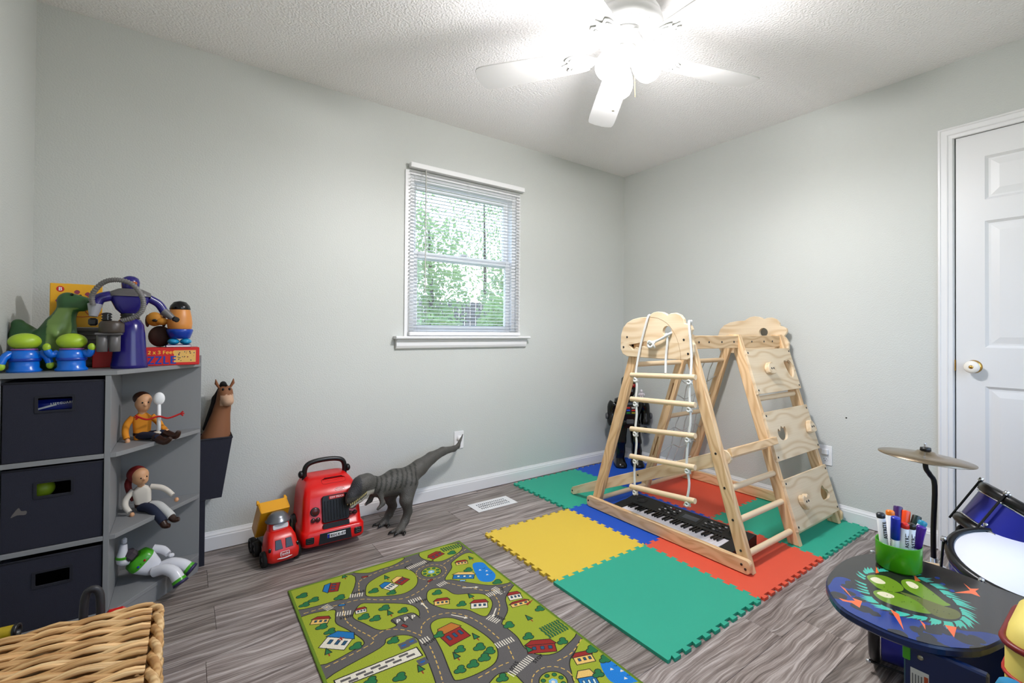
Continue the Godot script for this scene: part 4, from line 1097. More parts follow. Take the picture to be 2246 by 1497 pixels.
	limb("leg", [Vector3(0.014, 0.018, 0.005), Vector3(0.045, 0.018, 0.035), Vector3(0.07, 0.0, 0.065), Vector3(0.09, -0.02, 0.09)], [0.018, 0.018, 0.017, 0.016], pat, q)
	for s in [[Vector3(0.06, -0.026, 0.1), Vector3(0.07, -0.042, 0.112), Vector3(0.085, -0.044, 0.12)], [Vector3(0.086, -0.016, 0.086), Vector3(0.1, -0.03, 0.1), Vector3(0.115, -0.028, 0.106)]]:
		limb("boot", s, [0.0135, 0.0125, 0.008], brown, q)
	# reclining white and green toy robot on the lowest end shelf
	var w := thing("toy_robot", "white and green toy robot reclining on the lowest end shelf", "robot", Vector3(-3.19, 0.075, 0.31))
	var wt := mat(Color(0.85, 0.85, 0.87), 0.25)
	var gn := mat(Color(0.26, 0.62, 0.08), 0.3)
	g = G.new(); g.xf = Transform3D(Basis(Vector3.UP, 0.35) * Basis(Vector3.BACK, 0.75), Vector3(0.015, 0.055, 0.02))
	part("torso", g.loft([rr3(0.04, 0.036, -0.05), rr3(0.07, 0.055, -0.02), rr3(0.095, 0.07, 0.025), rr3(0.085, 0.06, 0.05), rr3(0.04, 0.035, 0.06)]), wt, w)
	var g2 := G.new(); g2.xf = g.xf
	part("chest_plate", g2.loft([rr3(0.098, 0.073, 0.03), rr3(0.09, 0.066, 0.052), rr3(0.05, 0.04, 0.064)]), gn, w)
	for k in 3:
		var g4 := G.new(); g4.xf = g.xf
		part("button", g4.box(Vector3(-0.02 + k * 0.014, 0.04, 0.036), Vector3(0.008, 0.008, 0.006), 0.002), [mat(Color(0.1, 0.2, 0.6), 0.3), gn, mat(Color(0.7, 0.06, 0.05), 0.3)][k], w)
	var g3 := G.new(); g3.xf = g.xf
	part("head", g3.box(Vector3(0.0, 0.085, 0.005), Vector3(0.045, 0.042, 0.042), 0.012), mat(Color(0.25, 0.21, 0.24), 0.35), w)
	limb("arm", [Vector3(-0.045, 0.095, 0.04), Vector3(-0.062, 0.105, 0.05), Vector3(-0.06, 0.14, 0.05), Vector3(-0.058, 0.165, 0.048)], [0.016, 0.019, 0.015, 0.011], wt, w)
	part("cuff", G.new().tube([Vector3(-0.062, 0.112, 0.05), Vector3(-0.061, 0.121, 0.05)], 0.0205, 14), gn, w)
	part("hand", G.new().box(Vector3(-0.056, 0.178, 0.047), Vector3(0.016, 0.024, 0.014), 0.005), wt, w)
	limb("arm", [Vector3(0.03, 0.1, -0.02), Vector3(0.06, 0.09, -0.01), Vector3(0.08, 0.075, 0.01)], [0.016, 0.016, 0.012], wt, w)
	part("hand", G.new().box(Vector3(0.09, 0.07, 0.018), Vector3(0.02, 0.016, 0.016), 0.005), wt, w)
	for s in [[Vector3(0.035, 0.03, 0.05), Vector3(0.07, 0.04, 0.07), Vector3(0.1, 0.026, 0.09), Vector3(0.115, 0.0, 0.105)], [Vector3(0.05, 0.03, 0.02), Vector3(0.09, 0.045, 0.035), Vector3(0.125, 0.035, 0.05), Vector3(0.145, 0.02, 0.06)]]:
		limb("leg", s, [0.02, 0.021, 0.022, 0.023], wt, w)
		var e: Vector3 = s[3]; var dd: Vector3 = (s[3] - s[2]).normalized()
		part("boot_cuff", G.new().tube([e, e + dd * 0.012], 0.025, 16), gn, w)
		part("sole", G.new().lathe([Vector2(0, 0.012), Vector2(0.027, 0.012), Vector2(0.028, 0.02), Vector2(0, 0.022)], 18, e, yto(dd)), mat(Color(0.16, 0.13, 0.3), 0.4), w)
	# plush horse in the bin behind the unit
	var hs := thing("plush_horse", "brown plush horse with pale muzzle peeking out of a navy bin", "toy", Vector3(-2.945, 0.31, 0.085))
	g = G.new()
	g.colf = func(c: Vector3) -> Color:
		return Color(0.50, 0.31, 0.2) if c.y < 0.462 and c.y > 0.41 and c.z > 0.022 and absf(c.x - 0.047) < 0.03 else Color(0.20, 0.075, 0.028)
	g.blob([[Vector3(-0.05, 0.06, 0), Vector3(-0.01, 0.24, 0.0), 0.04, 0.05], [Vector3(0.005, 0.26, 0.0), Vector3(0.025, 0.38, 0.0), 0.058, 0.036], [Vector3(0.03, 0.41, 0.0), Vector3(0.038, 0.475, 0.006), 0.032, 0.03], [Vector3(0.042, 0.455, 0.02), Vector3(0.048, 0.432, 0.04), 0.026, 0.024]], 0.006, 150.0)
	part("body", g, mat(Color.WHITE, 0.75, 0.0, {"vertex_color_use_as_albedo": true}), hs)
	for s in [-1.0, 1.0]:
		part("ear", G.new().tube([Vector3(0.036 + s * 0.02, 0.49, 0.0), Vector3(0.036 + s * 0.034, 0.515, 0.002), Vector3(0.036 + s * 0.036, 0.535, 0.0)], [0.008, 0.012, 0.002], 10, true, false, 0.6), mat(Color(0.5, 0.3, 0.17), 0.8), hs)
		part("eye", G.new().ell(Vector3(0.041 + s * 0.013, 0.488, 0.033), Vector3(0.005, 0.007, 0.004), Basis.IDENTITY, 10, 8), M.gloss_black, hs)
	part("mane", G.new().blob([[Vector3(0.03, 0.51, 0.006), Vector3(0.045, 0.505, 0.03), 0.01, 0.004], [Vector3(0.03, 0.51, 0.0), Vector3(0.0, 0.44, -0.02), 0.012, 0.012], [Vector3(0.0, 0.44, -0.02), Vector3(-0.04, 0.3, -0.02), 0.012, 0.01]], 0.005, 200.0), mat(Color(0.07, 0.045, 0.03), 0.9), hs)

# ---------------------------------------------------------------- foam floor tiles
func tooth_edge(a: Vector2, b: Vector2, side: float) -> Array:
	# dovetailed line from a to b; the same line serves both neighbours
	var d := (b - a); var l := d.length(); d /= l
	var nn := Vector2(-d.y, d.x) * side
	var n := 10; var q := l / n; var am := 0.0085
	var out := [a]
	for k in n:
		for e in [[0.31, -1.0], [0.21, 1.0], [0.79, 1.0], [0.69, -1.0]]:
			out.append(a + d * q * (k + e[0]) + nn * am * e[1])
	return out

func build_mats():
	var ribs := tex_of(noise(0.2, FastNoiseLite.TYPE_SIMPLEX, 1, 9), 256, 256)
	var cols := {"yellow": Color(0.90, 0.765, 0.25), "green": Color(0.15, 0.665, 0.545), "orange": Color(0.90, 0.335, 0.225), "blue": Color(0.02, 0.315, 0.76)}
	var mats := {}
	for k in cols: mats[k] = bumpy(tri_scale(mat(cols[k], 0.62), Vector3(14, 14, 14)), ribs, 0.05)
	var xs := [-1.775, -1.19, -0.605, -0.02]
	var zs := [0.055, 0.64, 1.225, 1.815]
	var cells := [[0, 1, "yellow", "yellow foam tile lying next to the road rug"], [0, 2, "green", "bright green foam tile nearest the camera"], [1, 2, "orange", "orange foam tile in front of the climbing frame"], [2, 2, "green", "green foam tile in the corner beside the right baseboard"], [1, 1, "blue", "blue foam tile under the near side of the climbing frame"], [1, 0, "green", "green foam tile against the window wall"], [2, 0, "blue", "blue foam tile in the room corner under the black robot"], [2, 1, "orange", "orange foam tile inside the climbing frame by the right wall"]]
	var fl := Basis(Vector3(1, 0, 0), Vector3(0, 0, 1), Vector3(0, -1, 0))
	for c in cells:
		var i: int = c[0]; var j: int = c[1]
		var a := Vector2(xs[i], zs[j]); var b := Vector2(xs[i + 1], zs[j]); var e := Vector2(xs[i + 1], zs[j + 1]); var d := Vector2(xs[i], zs[j + 1])
		var p := []
		p += tooth_edge(a, b, 1.0)
		p += tooth_edge(b, e, 1.0)
		var q := tooth_edge(d, e, 1.0); q.append(e); q.reverse(); q.pop_back()
		p += q
		if c[2] == "green" and i == 0:
			p.append(d + Vector2(0, 0)); p.append(d + Vector2(-0.012, 0)); p.append(a + Vector2(-0.012, 0.0))
		else:
			q = tooth_edge(a, d, 1.0); q.append(d); q.reverse(); q.pop_back()
			p += q
		var ctr := (a + e) / 2
		var poly := PackedVector2Array()
		for v in p: poly.append((v - ctr) * 0.9985)
		var t := part("foam_tile", G.new().prism(poly, 0.012, fl, Vector3(0, 0.012, 0), 0.0006), mats[c[2]], self, Transform3D(Basis.IDENTITY, Vector3(ctr.x, 0, ctr.y)))
		tag(t, c[3], "mat", "interlocking foam tiles")

# ---------------------------------------------------------------- climbing frame
func board(parent: Node3D, called: String, pts: Array, nrm: Vector3, t: float, grain: Vector3, m: Material, holes := [], bev := 0.002, label := "") -> MeshInstance3D:
	# a planar board through 3-D points, thickness t along nrm, wood grain along `grain`
	var z := nrm.normalized(); var x := (grain - z * grain.dot(z)).normalized(); var y := z.cross(x)
	var o: Vector3 = pts[0]
	var flat2 := func(list: Array) -> PackedVector2Array:
		var out := PackedVector2Array()
		for q in list: out.append(Vector2((q - o).dot(x), (q - o).dot(y)))
		return out
	var hs := []
	for h in holes: hs.append(flat2.call(h))
	var xf := parent.transform.affine_inverse() * Transform3D(Basis(x, y, z), o)
	return part(called, G.new().prism(flat2.call(pts), t, Basis.IDENTITY, Vector3.ZERO, bev, hs), m, parent, xf, label)

func build_climber():
	var P := Vector3(-0.56, 0.012, 1.19)
	var c := thing("climbing_frame", "wooden climbing frame with dinosaur head boards, rope ladder and plywood climbing panels", "climbing frame", P)
	var bolt := mat(Color(0.3, 0.3, 0.3), 0.3, 1.0)
	var bm := G.new().lathe([Vector2(0, 0.002), Vector2(0.003, 0.002), Vector2(0.0055, 0.0012), Vector2(0.006, 0.0), Vector2(0, 0)], 10).mesh()
	var rivet := func(parent: Node3D, at: Vector3, d: Vector3):
		part("bolt", bm, bolt, parent, (c.transform * parent.transform).affine_inverse() * Transform3D(yto(d), at) if parent != c else c.transform.affine_inverse() * Transform3D(yto(d), at))
	# legs in (z, y): outer bottom, outer top
	var lx := [-1.04, -0.585, -0.105]
	for i in 3:
		for s in [0, 1]:
			var b := Vector2(0.675, 0.013); var t := Vector2(1.02, 1.07); var w := 0.058
			if s == 1:
				b = Vector2(1.703, 0.013); t = Vector2(1.378, 1.075); w = -0.058
			var pts := [Vector3(lx[i], b.y, b.x), Vector3(lx[i], b.y, b.x + w), Vector3(lx[i], t.y, t.x + w), Vector3(lx[i], t.y, t.x)]
			var holes := []
			if i == 1 and s == 0:
				for q in [[0.28, 0.40], [0.62, 0.76]]:
					var h := []
					for a in 12:
						var an := TAU * a / 12.0
						var yy: float = (q[1] if sin(an) >= 0 else q[0]) + sin(an) * 0.006
						var zz: float = lerpf(b.x, t.x, (yy - b.y) / (t.y - b.y)) + w / 2 + cos(an) * 0.006
						h.append(Vector3(lx[i], yy, zz))
					holes.append(h)
			var lg := board(c, "leg", pts, Vector3(1, 0, 0), 0.034, Vector3(0, t.y - b.y, t.x - b.x), M.pine, holes, 0.003)
			if i == 0 and s == 1:
				for y in [0.10, 0.225, 0.36, 0.51, 0.98]: rivet.call(lg, Vector3(lx[i] - 0.0005, y, lerpf(b.x, t.x, (y - b.y) / (t.y - b.y)) + w / 2), Vector3(-1, 0, 0))
	# base rails at both ends
	for x in [-1.066, -0.071]:
		var pts := []
		for q in rrect(1.035, 0.062, 0.02, 4, Vector2(1.187, 0.047)): pts.append(Vector3(x, q.y, q.x))
		var rl := board(c, "base_rail", pts, Vector3(1, 0, 0), 0.024, Vector3(0, 0, 1), M.pine)
		if x < -1.0:
			for q in [[0.685, 0.05], [1.665, 0.053], [1.683, 0.038]]: rivet.call(rl, Vector3(x - 0.0005, q[1], q[0]), Vector3(-1, 0, 0))
	# top rails along x on both faces
	for q in [[1.378, 1.0, 1.068], [0.998, 1.0, 1.062]]:
		var z: float = q[0]
		var sgn := -1.0 if z > 1.2 else 1.0
		var r := board(c, "top_rail", [Vector3(-1.04, q[1], z), Vector3(-0.07, q[1], z), Vector3(-0.07, q[2], z), Vector3(-1.04, q[2], z)], Vector3(0, 0, sgn), 0.022, Vector3(1, 0, 0), M.pine)
		if z > 1.2:
			for x in [-0.96, -0.87, -0.75, -0.63, -0.44, -0.3, -0.2]: rivet.call(r, Vector3(x, 1.034, z + 0.0005), Vector3(0, 0, 1))
	# dowel rungs, right face and left face
	var face_z := func(y: float, right: bool) -> float:
		return lerpf(1.703, 1.378, (y - 0.013) / 1.062) - 0.029 if right else lerpf(0.675, 1.02, (y - 0.013) / 1.057) + 0.029
	var dow := func(x0: float, x1: float, y: float, right: bool, r := 0.0145):
		var z: float = face_z.call(y, right)
		part("rung", G.new().tube([Vector3(x0, y, z) - P, Vector3(x1, y, z) - P], r, 16), M.dowel, c)
	for y in [0.075, 0.215, 0.35, 0.485]: dow.call(-1.006, -0.585, y, true)
	for y in [0.06, 0.72]: dow.call(-0.551, -0.105, y, true)
	for y in [0.06, 0.90]: dow.call(-1.006, -0.585, y, false)
	for y in [0.06, 0.54, 0.90]: dow.call(-0.551, -0.105, y, false)
	# flat bar at the second landing
	board(c, "cross_bar", [Vector3(-1.0, 0.497, 1.567), Vector3(-0.555, 0.497, 1.567), Vector3(-0.555, 0.533, 1.556), Vector3(-1.0, 0.533, 1.556)], Vector3(0, 0.3, 0.95), 0.02, Vector3(1, 0, 0), M.pine)
	# slanting side board with rounded ends
	var sb := [Vector3(-1.004, 0.022, 0.452), Vector3(-1.004, 0.014, 0.475)]
	var p1 := Vector2(1.52, 0.462); var p0 := Vector2(0.66, 0.086)
	sb.append(Vector3(-1.004, p0.y, p0.x))
	for k in 7:
		var a := -PI / 2 + 0.36 + PI * k / 6.0
		sb.append(Vector3(-1.004, 0.492 + sin(a) * 0.034, 1.545 + cos(a) * 0.034))
	sb += [Vector3(-1.004, 0.146, 0.655), Vector3(-1.004, 0.062, 0.468), Vector3(-1.004, 0.045, 0.454)]
	var sl := board(c, "slanted_board", sb, Vector3(1, 0, 0), 0.018, Vector3(0, 0.4, 0.9), M.ply)
	for q in [[0.468, 0.038], [0.76, 0.16], [1.02, 0.277]]: rivet.call(sl, Vector3(-1.0045, q[1], q[0]), Vector3(-1, 0, 0))
	# dinosaur head boards at both ends
	var head := [Vector2(0.938, 1.029), Vector2(0.940, 1.068), Vector2(0.956, 1.110), Vector2(0.985, 1.137), Vector2(1.028, 1.156), Vector2(1.080, 1.165), Vector2(1.133, 1.167), Vector2(1.146, 1.177), Vector2(1.169, 1.189), Vector2(1.198, 1.194), Vector2(1.229, 1.190), Vector2(1.251, 1.181), Vector2(1.261, 1.173), Vector2(1.281, 1.182), Vector2(1.310, 1.184), Vector2(1.340, 1.172), Vector2(1.357, 1.152), Vector2(1.363, 1.130), Vector2(1.382, 1.125), Vector2(1.400, 1.115), Vector2(1.407, 1.098), Vector2(1.400, 1.081), Vector2(1.388, 1.065), Vector2(1.402, 1.048), Vector2(1.416, 1.024), Vector2(1.415, 0.988), Vector2(1.400, 0.958), Vector2(1.380, 0.947), Vector2(1.212, 0.944), Vector2(0.986, 0.947), Vector2(0.953, 0.962), Vector2(0.938, 0.989)]
	var mouth := [Vector2(0.998, 1.013), Vector2(1.063, 1.024), Vector2(1.121, 1.036), Vector2(1.144, 1.020), Vector2(1.119, 1.002), Vector2(1.094, 1.009), Vector2(1.070, 0.996), Vector2(1.050, 1.001), Vector2(1.032, 0.984)]
	for x in [-1.062, -0.071]:
		var o3 := []; var m3 := []; var e3 := []
		for q in head: o3.append(Vector3(x, q.y, q.x))
		for q in mouth: m3.append(Vector3(x, q.y, q.x))
		for q in circle2(0.0285, 20, Vector2(1.259, 1.089)): e3.append(Vector3(x, q.y, q.x))
		var hb := board(c, "dinosaur_head_board", o3, Vector3(1, 0, 0), 0.02, Vector3(0, 0, 1), M.ply, [m3, e3], 0.003)
		if x < -1.0:
			for q in [[0.988, 1.056], [0.962, 0.999], [1.36, 1.047], [1.385, 0.978]]: rivet.call(hb, Vector3(x - 0.0005, q[1], q[0]), Vector3(-1, 0, 0))
			var arc := []
			for q in curve([Vector2(1.135, 1.166), Vector2(1.2, 1.158), Vector2(1.265, 1.125), Vector2(1.315, 1.06), Vector2(1.338, 0.99), Vector2(1.343, 0.947)], 5): arc.append(Vector3(x - 0.0002, q.y, q.x) - P)
			part("seam_line", G.new().tube(arc, 0.0009, 4), mat(Color(0.62, 0.5, 0.36), 0.8), c)
	# climbing panels with cut-outs and holds
	var b0 := Vector3(0, 0.013, 1.703); var up := Vector3(0, 1.062, -0.325).normalized(); var nrm := up.cross(Vector3(-1, 0, 0)).normalized()
	if nrm.z < 0: nrm = -nrm
	var cuts := [
		[Vector2(-0.195, 0.935), Vector2(-0.175, 0.945), Vector2(-0.155, 0.938), Vector2(-0.135, 0.946), Vector2(-0.108, 0.935), Vector2(-0.095, 0.90), Vector2(-0.105, 0.865), Vector2(-0.13, 0.84), Vector2(-0.155, 0.845), Vector2(-0.18, 0.88)],
		[Vector2(-0.50, 0.555), Vector2(-0.485, 0.575), Vector2(-0.47, 0.56), Vector2(-0.45, 0.585), Vector2(-0.43, 0.572), Vector2(-0.41, 0.58), Vector2(-0.4, 0.555), Vector2(-0.405, 0.525), Vector2(-0.43, 0.51), Vector2(-0.47, 0.512), Vector2(-0.495, 0.53)],
		[Vector2(-0.235, 0.185), Vector2(-0.215, 0.215), Vector2(-0.19, 0.225), Vector2(-0.175, 0.205), Vector2(-0.15, 0.195), Vector2(-0.135, 0.17), Vector2(-0.15, 0.152), Vector2(-0.19, 0.15), Vector2(-0.225, 0.155)]]
	var holds := [[-0.405, 0.90, 0], [-0.145, 0.545, 1], [-0.46, 0.195, 2]]
	var rows := [[0.77, 1.02], [0.415, 0.672], [0.07, 0.322]]
	for k in 3:
		var at := func(x: float, s: float, lift := 0.0) -> Vector3: return Vector3(x, 0, 0) + b0 + up * s + nrm * (lift + 0.0005)
		var h3 := []
		for q in curve2(cuts[k], 3): h3.append(at.call(q.x, q.y))
		var pn := board(c, "climbing_panel", [at.call(-0.583, rows[k][0]), at.call(-0.075, rows[k][0]), at.call(-0.075, rows[k][1]), at.call(-0.583, rows[k][1])], nrm, 0.014, Vector3(1, 0, 0), M.ply, [h3], 0.001)
		for x in [-0.568, -0.09]:
			for s in [rows[k][0] + 0.02, rows[k][1] - 0.02]: rivet.call(pn, at.call(x, s, 0.0142), nrm)
		var hp: Array = [[Vector2(-0.035, -0.02), Vector2(-0.038, 0.012), Vector2(-0.01, 0.036), Vector2(0.022, 0.034), Vector2(0.036, 0.012), Vector2(0.034, -0.026), Vector2(0.0, -0.032)],
			[Vector2(-0.03, -0.03), Vector2(-0.03, 0.0), Vector2(-0.015, 0.032), Vector2(0.012, 0.034), Vector2(0.036, 0.0), Vector2(0.035, -0.03)],
			[Vector2(0.0, -0.042), Vector2(-0.034, -0.008), Vector2(-0.036, 0.02), Vector2(-0.018, 0.034), Vector2(0.0, 0.022), Vector2(0.018, 0.034), Vector2(0.036, 0.02), Vector2(0.034, -0.008)]][k]
		var w3 := []
		for q in curve2(hp, 3): w3.append(at.call(holds[k][0] + q.x, holds[k][1] + q.y, 0.0145))
		var hd := board(c, "climbing_hold", w3, nrm, 0.028, Vector3(1, 0, 0), M.ply, [], 0.004)
		for dx in [-0.01, 0.012]: rivet.call(hd, at.call(holds[k][0] + dx, holds[k][1], 0.0428), nrm)
	# rope net on the left face
	var net := func(x: float, y: float) -> Vector3:
		return Vector3(x, y, face_z.call(y, false) - 0.012) - P
	var vs := [-0.50, -0.40, -0.30, -0.19]
	for i in vs.size():
		var pts := []
		for k in 15: pts.append(net.call(vs[i] + sin(k * 1.3 + i) * 0.014, lerpf(0.9, 0.06, k / 14.0)))
		part("net_rope", G.new().tube(pts, 0.0035, 6), M.rope, c)
	for y in [0.77, 0.66, 0.43, 0.3, 0.17]:
		var pts := []
		for k in 13: pts.append(net.call(lerpf(-0.565, -0.095, k / 12.0), y + sin(k * 1.1 + y * 9.0) * 0.018))
		part("net_rope", G.new().tube(pts, 0.0035, 6), M.rope, c)
	# rope ladder hanging over the near head board
	var X := -1.088
	var ladder := [[0.848, 0.868], [0.716, 0.734], [0.552, 0.586], [0.402, 0.434], [0.236, 0.273]]
	for q in ladder:
		part("ladder_rung", G.new().tube([Vector3(X, q[0], 1.042) - P, Vector3(X, q[1], 1.445) - P], 0.0135, 16), M.dowel, c)
	var rope := func(pts: Array, r := 0.0062):
		var p := []
		for q in curve(pts, 5): p.append(q - P)
		part("rope", G.new().tube(p, r, 9), M.rope, c)
	rope.call([Vector3(-1.035, 1.05, 1.15), Vector3(-1.034, 1.165, 1.148), Vector3(-1.052, 1.173, 1.145), Vector3(-1.07, 1.16, 1.14), Vector3(-1.071, 1.02, 1.095), Vector3(X, 0.86, 1.074), Vector3(X, 0.79, 1.082), Vector3(X, 0.72, 1.076), Vector3(X, 0.64, 1.082), Vector3(X, 0.56, 1.074), Vector3(X, 0.48, 1.082), Vector3(X, 0.405, 1.074), Vector3(X, 0.32, 1.068), Vector3(X, 0.24, 1.07), Vector3(X, 0.2, 1.066)])
	rope.call([Vector3(-1.035, 1.0, 1.37), Vector3(-1.034, 1.128, 1.385), Vector3(-1.052, 1.136, 1.39), Vector3(-1.07, 1.125, 1.395), Vector3(-1.071, 0.98, 1.41), Vector3(X, 0.87, 1.418), Vector3(X, 0.8, 1.412), Vector3(X, 0.735, 1.414), Vector3(X, 0.65, 1.418), Vector3(X, 0.585, 1.408), Vector3(X, 0.5, 1.4), Vector3(X, 0.43, 1.398), Vector3(X, 0.35, 1.412), Vector3(X, 0.27, 1.4), Vector3(X, 0.235, 1.385)])
	rope.call([Vector3(-1.045, 1.085, 1.285), Vector3(-1.075, 1.075, 1.28), Vector3(-1.08, 1.05, 1.235), Vector3(-1.085, 1.03, 1.19), Vector3(-1.082, 1.022, 1.162), Vector3(-1.078, 1.035, 1.155), Vector3(-1.08, 1.033, 1.185), Vector3(-1.078, 1.055, 1.25), Vector3(-1.072, 1.075, 1.265), Vector3(-1.072, 1.03, 1.268), Vector3(-1.074, 0.96, 1.262), Vector3(X, 0.875, 1.27)])
	for q in [[1.075, [0.825, 0.693, 0.53, 0.38, 0.212]], [1.412, [0.842, 0.708, 0.56, 0.408, 0.248]]]:
		for i in 5:
			var at := Vector3(X, q[1][i], q[0] - (0.008 if i > 1 and q[0] > 1.2 else 0.0)) - P
			var kn := []
			for k in 25:
				var a := TAU * k / 24.0
				kn.append(at + Vector3(cos(a * 2.0) * 0.009, sin(a * 3.0) * 0.009, sin(a * 2.0) * 0.011))
			part("knot", G.new().tube(kn, 0.0058, 8), M.rope, c)
	var kn2 := []
	for k in 33:
		var a := TAU * k / 32.0
		kn2.append(Vector3(-1.09, 1.02, 1.18) - P + Vector3(cos(a * 2.0) * 0.011, sin(a * 3.0) * 0.016, sin(a * 2.0) * 0.02))
	part("knot", G.new().tube(kn2, 0.0058, 8), M.rope, c)

# ---------------------------------------------------------------- keyboard under the frame
func build_keyboard():
	var k := thing("keyboard", "black electronic piano keyboard on the foam tiles under the climbing frame", "keyboard", Vector3(-0.895, 0.012, 1.205), 0.02)
	# long axis z, keys on the -x side
	var prof := PackedVector2Array([Vector2(-0.125, 0.0), Vector2(0.125, 0.0), Vector2(0.125, 0.062), Vector2(0.105, 0.07), Vector2(0.0, 0.052), Vector2(-0.01, 0.034), Vector2(-0.12, 0.032), Vector2(-0.125, 0.025)])
	part("case", G.new().prism(prof, 0.75, Basis.IDENTITY, Vector3(0, 0, -0.375), 0.003), mat(Color(0.025, 0.025, 0.028), 0.4), k)
	for z in [-0.342, 0.342]:
		part("end_block", G.new().prism(PackedVector2Array([Vector2(-0.12, 0.03), Vector2(0.0, 0.03), Vector2(0.0, 0.054), Vector2(-0.11, 0.046), Vector2(-0.12, 0.042)]), 0.066, Basis.IDENTITY, Vector3(0, 0, z - 0.033), 0.002), mat(Color(0.025, 0.025, 0.028), 0.4), k)
	var wk := G.new().box(Vector3(-0.06, 0.04, 0), Vector3(0.105, 0.012, 0.0163), 0.0012).mesh()
	var bk := G.new().box(Vector3(-0.035, 0.05, 0), Vector3(0.062, 0.012, 0.0095), 0.002).mesh()
	var wm := mat(Color(0.88, 0.86, 0.87), 0.3)
	for i in 36:
		var z := -0.298 + i * 0.01703
		part("white_key", wk, wm, k, Transform3D(Basis.IDENTITY, Vector3(0, 0, z)))
		if i % 7 in [0, 1, 3, 4, 5] and i < 35: part("black_key", bk, M.gloss_black, k, Transform3D(Basis.IDENTITY, Vector3(0, 0, z + 0.0085)))
	# sloped control deck: y = 0.052 + (x) * 0.171
	var sl := Basis(Vector3.BACK, atan(0.171))
	var deck := func(x: float, z: float, lift := 0.0) -> Transform3D:
		return Transform3D(sl, Vector3(x, 0.052 + x * 0.171 + lift, z))
	part("screen", G.new().box(Vector3.ZERO, Vector3(0.04, 0.003, 0.09), 0.001), mat(Color(0.3, 0.31, 0.33), 0.2), k, deck.call(0.05, 0.05, 0.001))
	part("screen_bezel", G.new().box(Vector3.ZERO, Vector3(0.075, 0.002, 0.12), 0.001), M.gloss_black, k, deck.call(0.05, 0.05, 0.0))
	var btn := G.new().box(Vector3.ZERO, Vector3(0.006, 0.005, 0.012), 0.001).mesh()
	var grey := mat(Color(0.33, 0.33, 0.34), 0.4); var pale := mat(Color(0.8, 0.8, 0.8), 0.4); var red := mat(Color(0.6, 0.06, 0.05), 0.4)
	for i in 6:
		for j in 3:
			part("button", btn, [pale, grey, M.dark][(i * 2 + j) % 3] if not (i == 3 and j == 2) else red, k, deck.call(0.025 + j * 0.026, -0.135 + i * 0.02, 0.002))
			part("button", btn, [grey, pale, M.dark, grey][(i * 3 + j) % 4], k, deck.call(0.025 + j * 0.026, 0.14 + i * 0.02, 0.002))
	for z in [-0.29, 0.3]:
		part("speaker_ring", G.new().tube(circ3(0.034, 28), 0.0022, 6, false, true), mat(Color(0.12, 0.11, 0.1), 0.3), k, deck.call(0.06, z, 0.001))
		part("speaker_grille", G.new().lathe([Vector2(0, 0.001), Vector2(0.033, 0.001), Vector2(0.034, -0.002)], 24), M.dark, k, deck.call(0.06, z, 0.0))

func circ3(r: float, n: int, c := Vector3.ZERO) -> Array:
	var out := []
	for i in n: out.append(c + Vector3(cos(TAU * i / n) * r, 0, sin(TAU * i / n) * r))
	return out

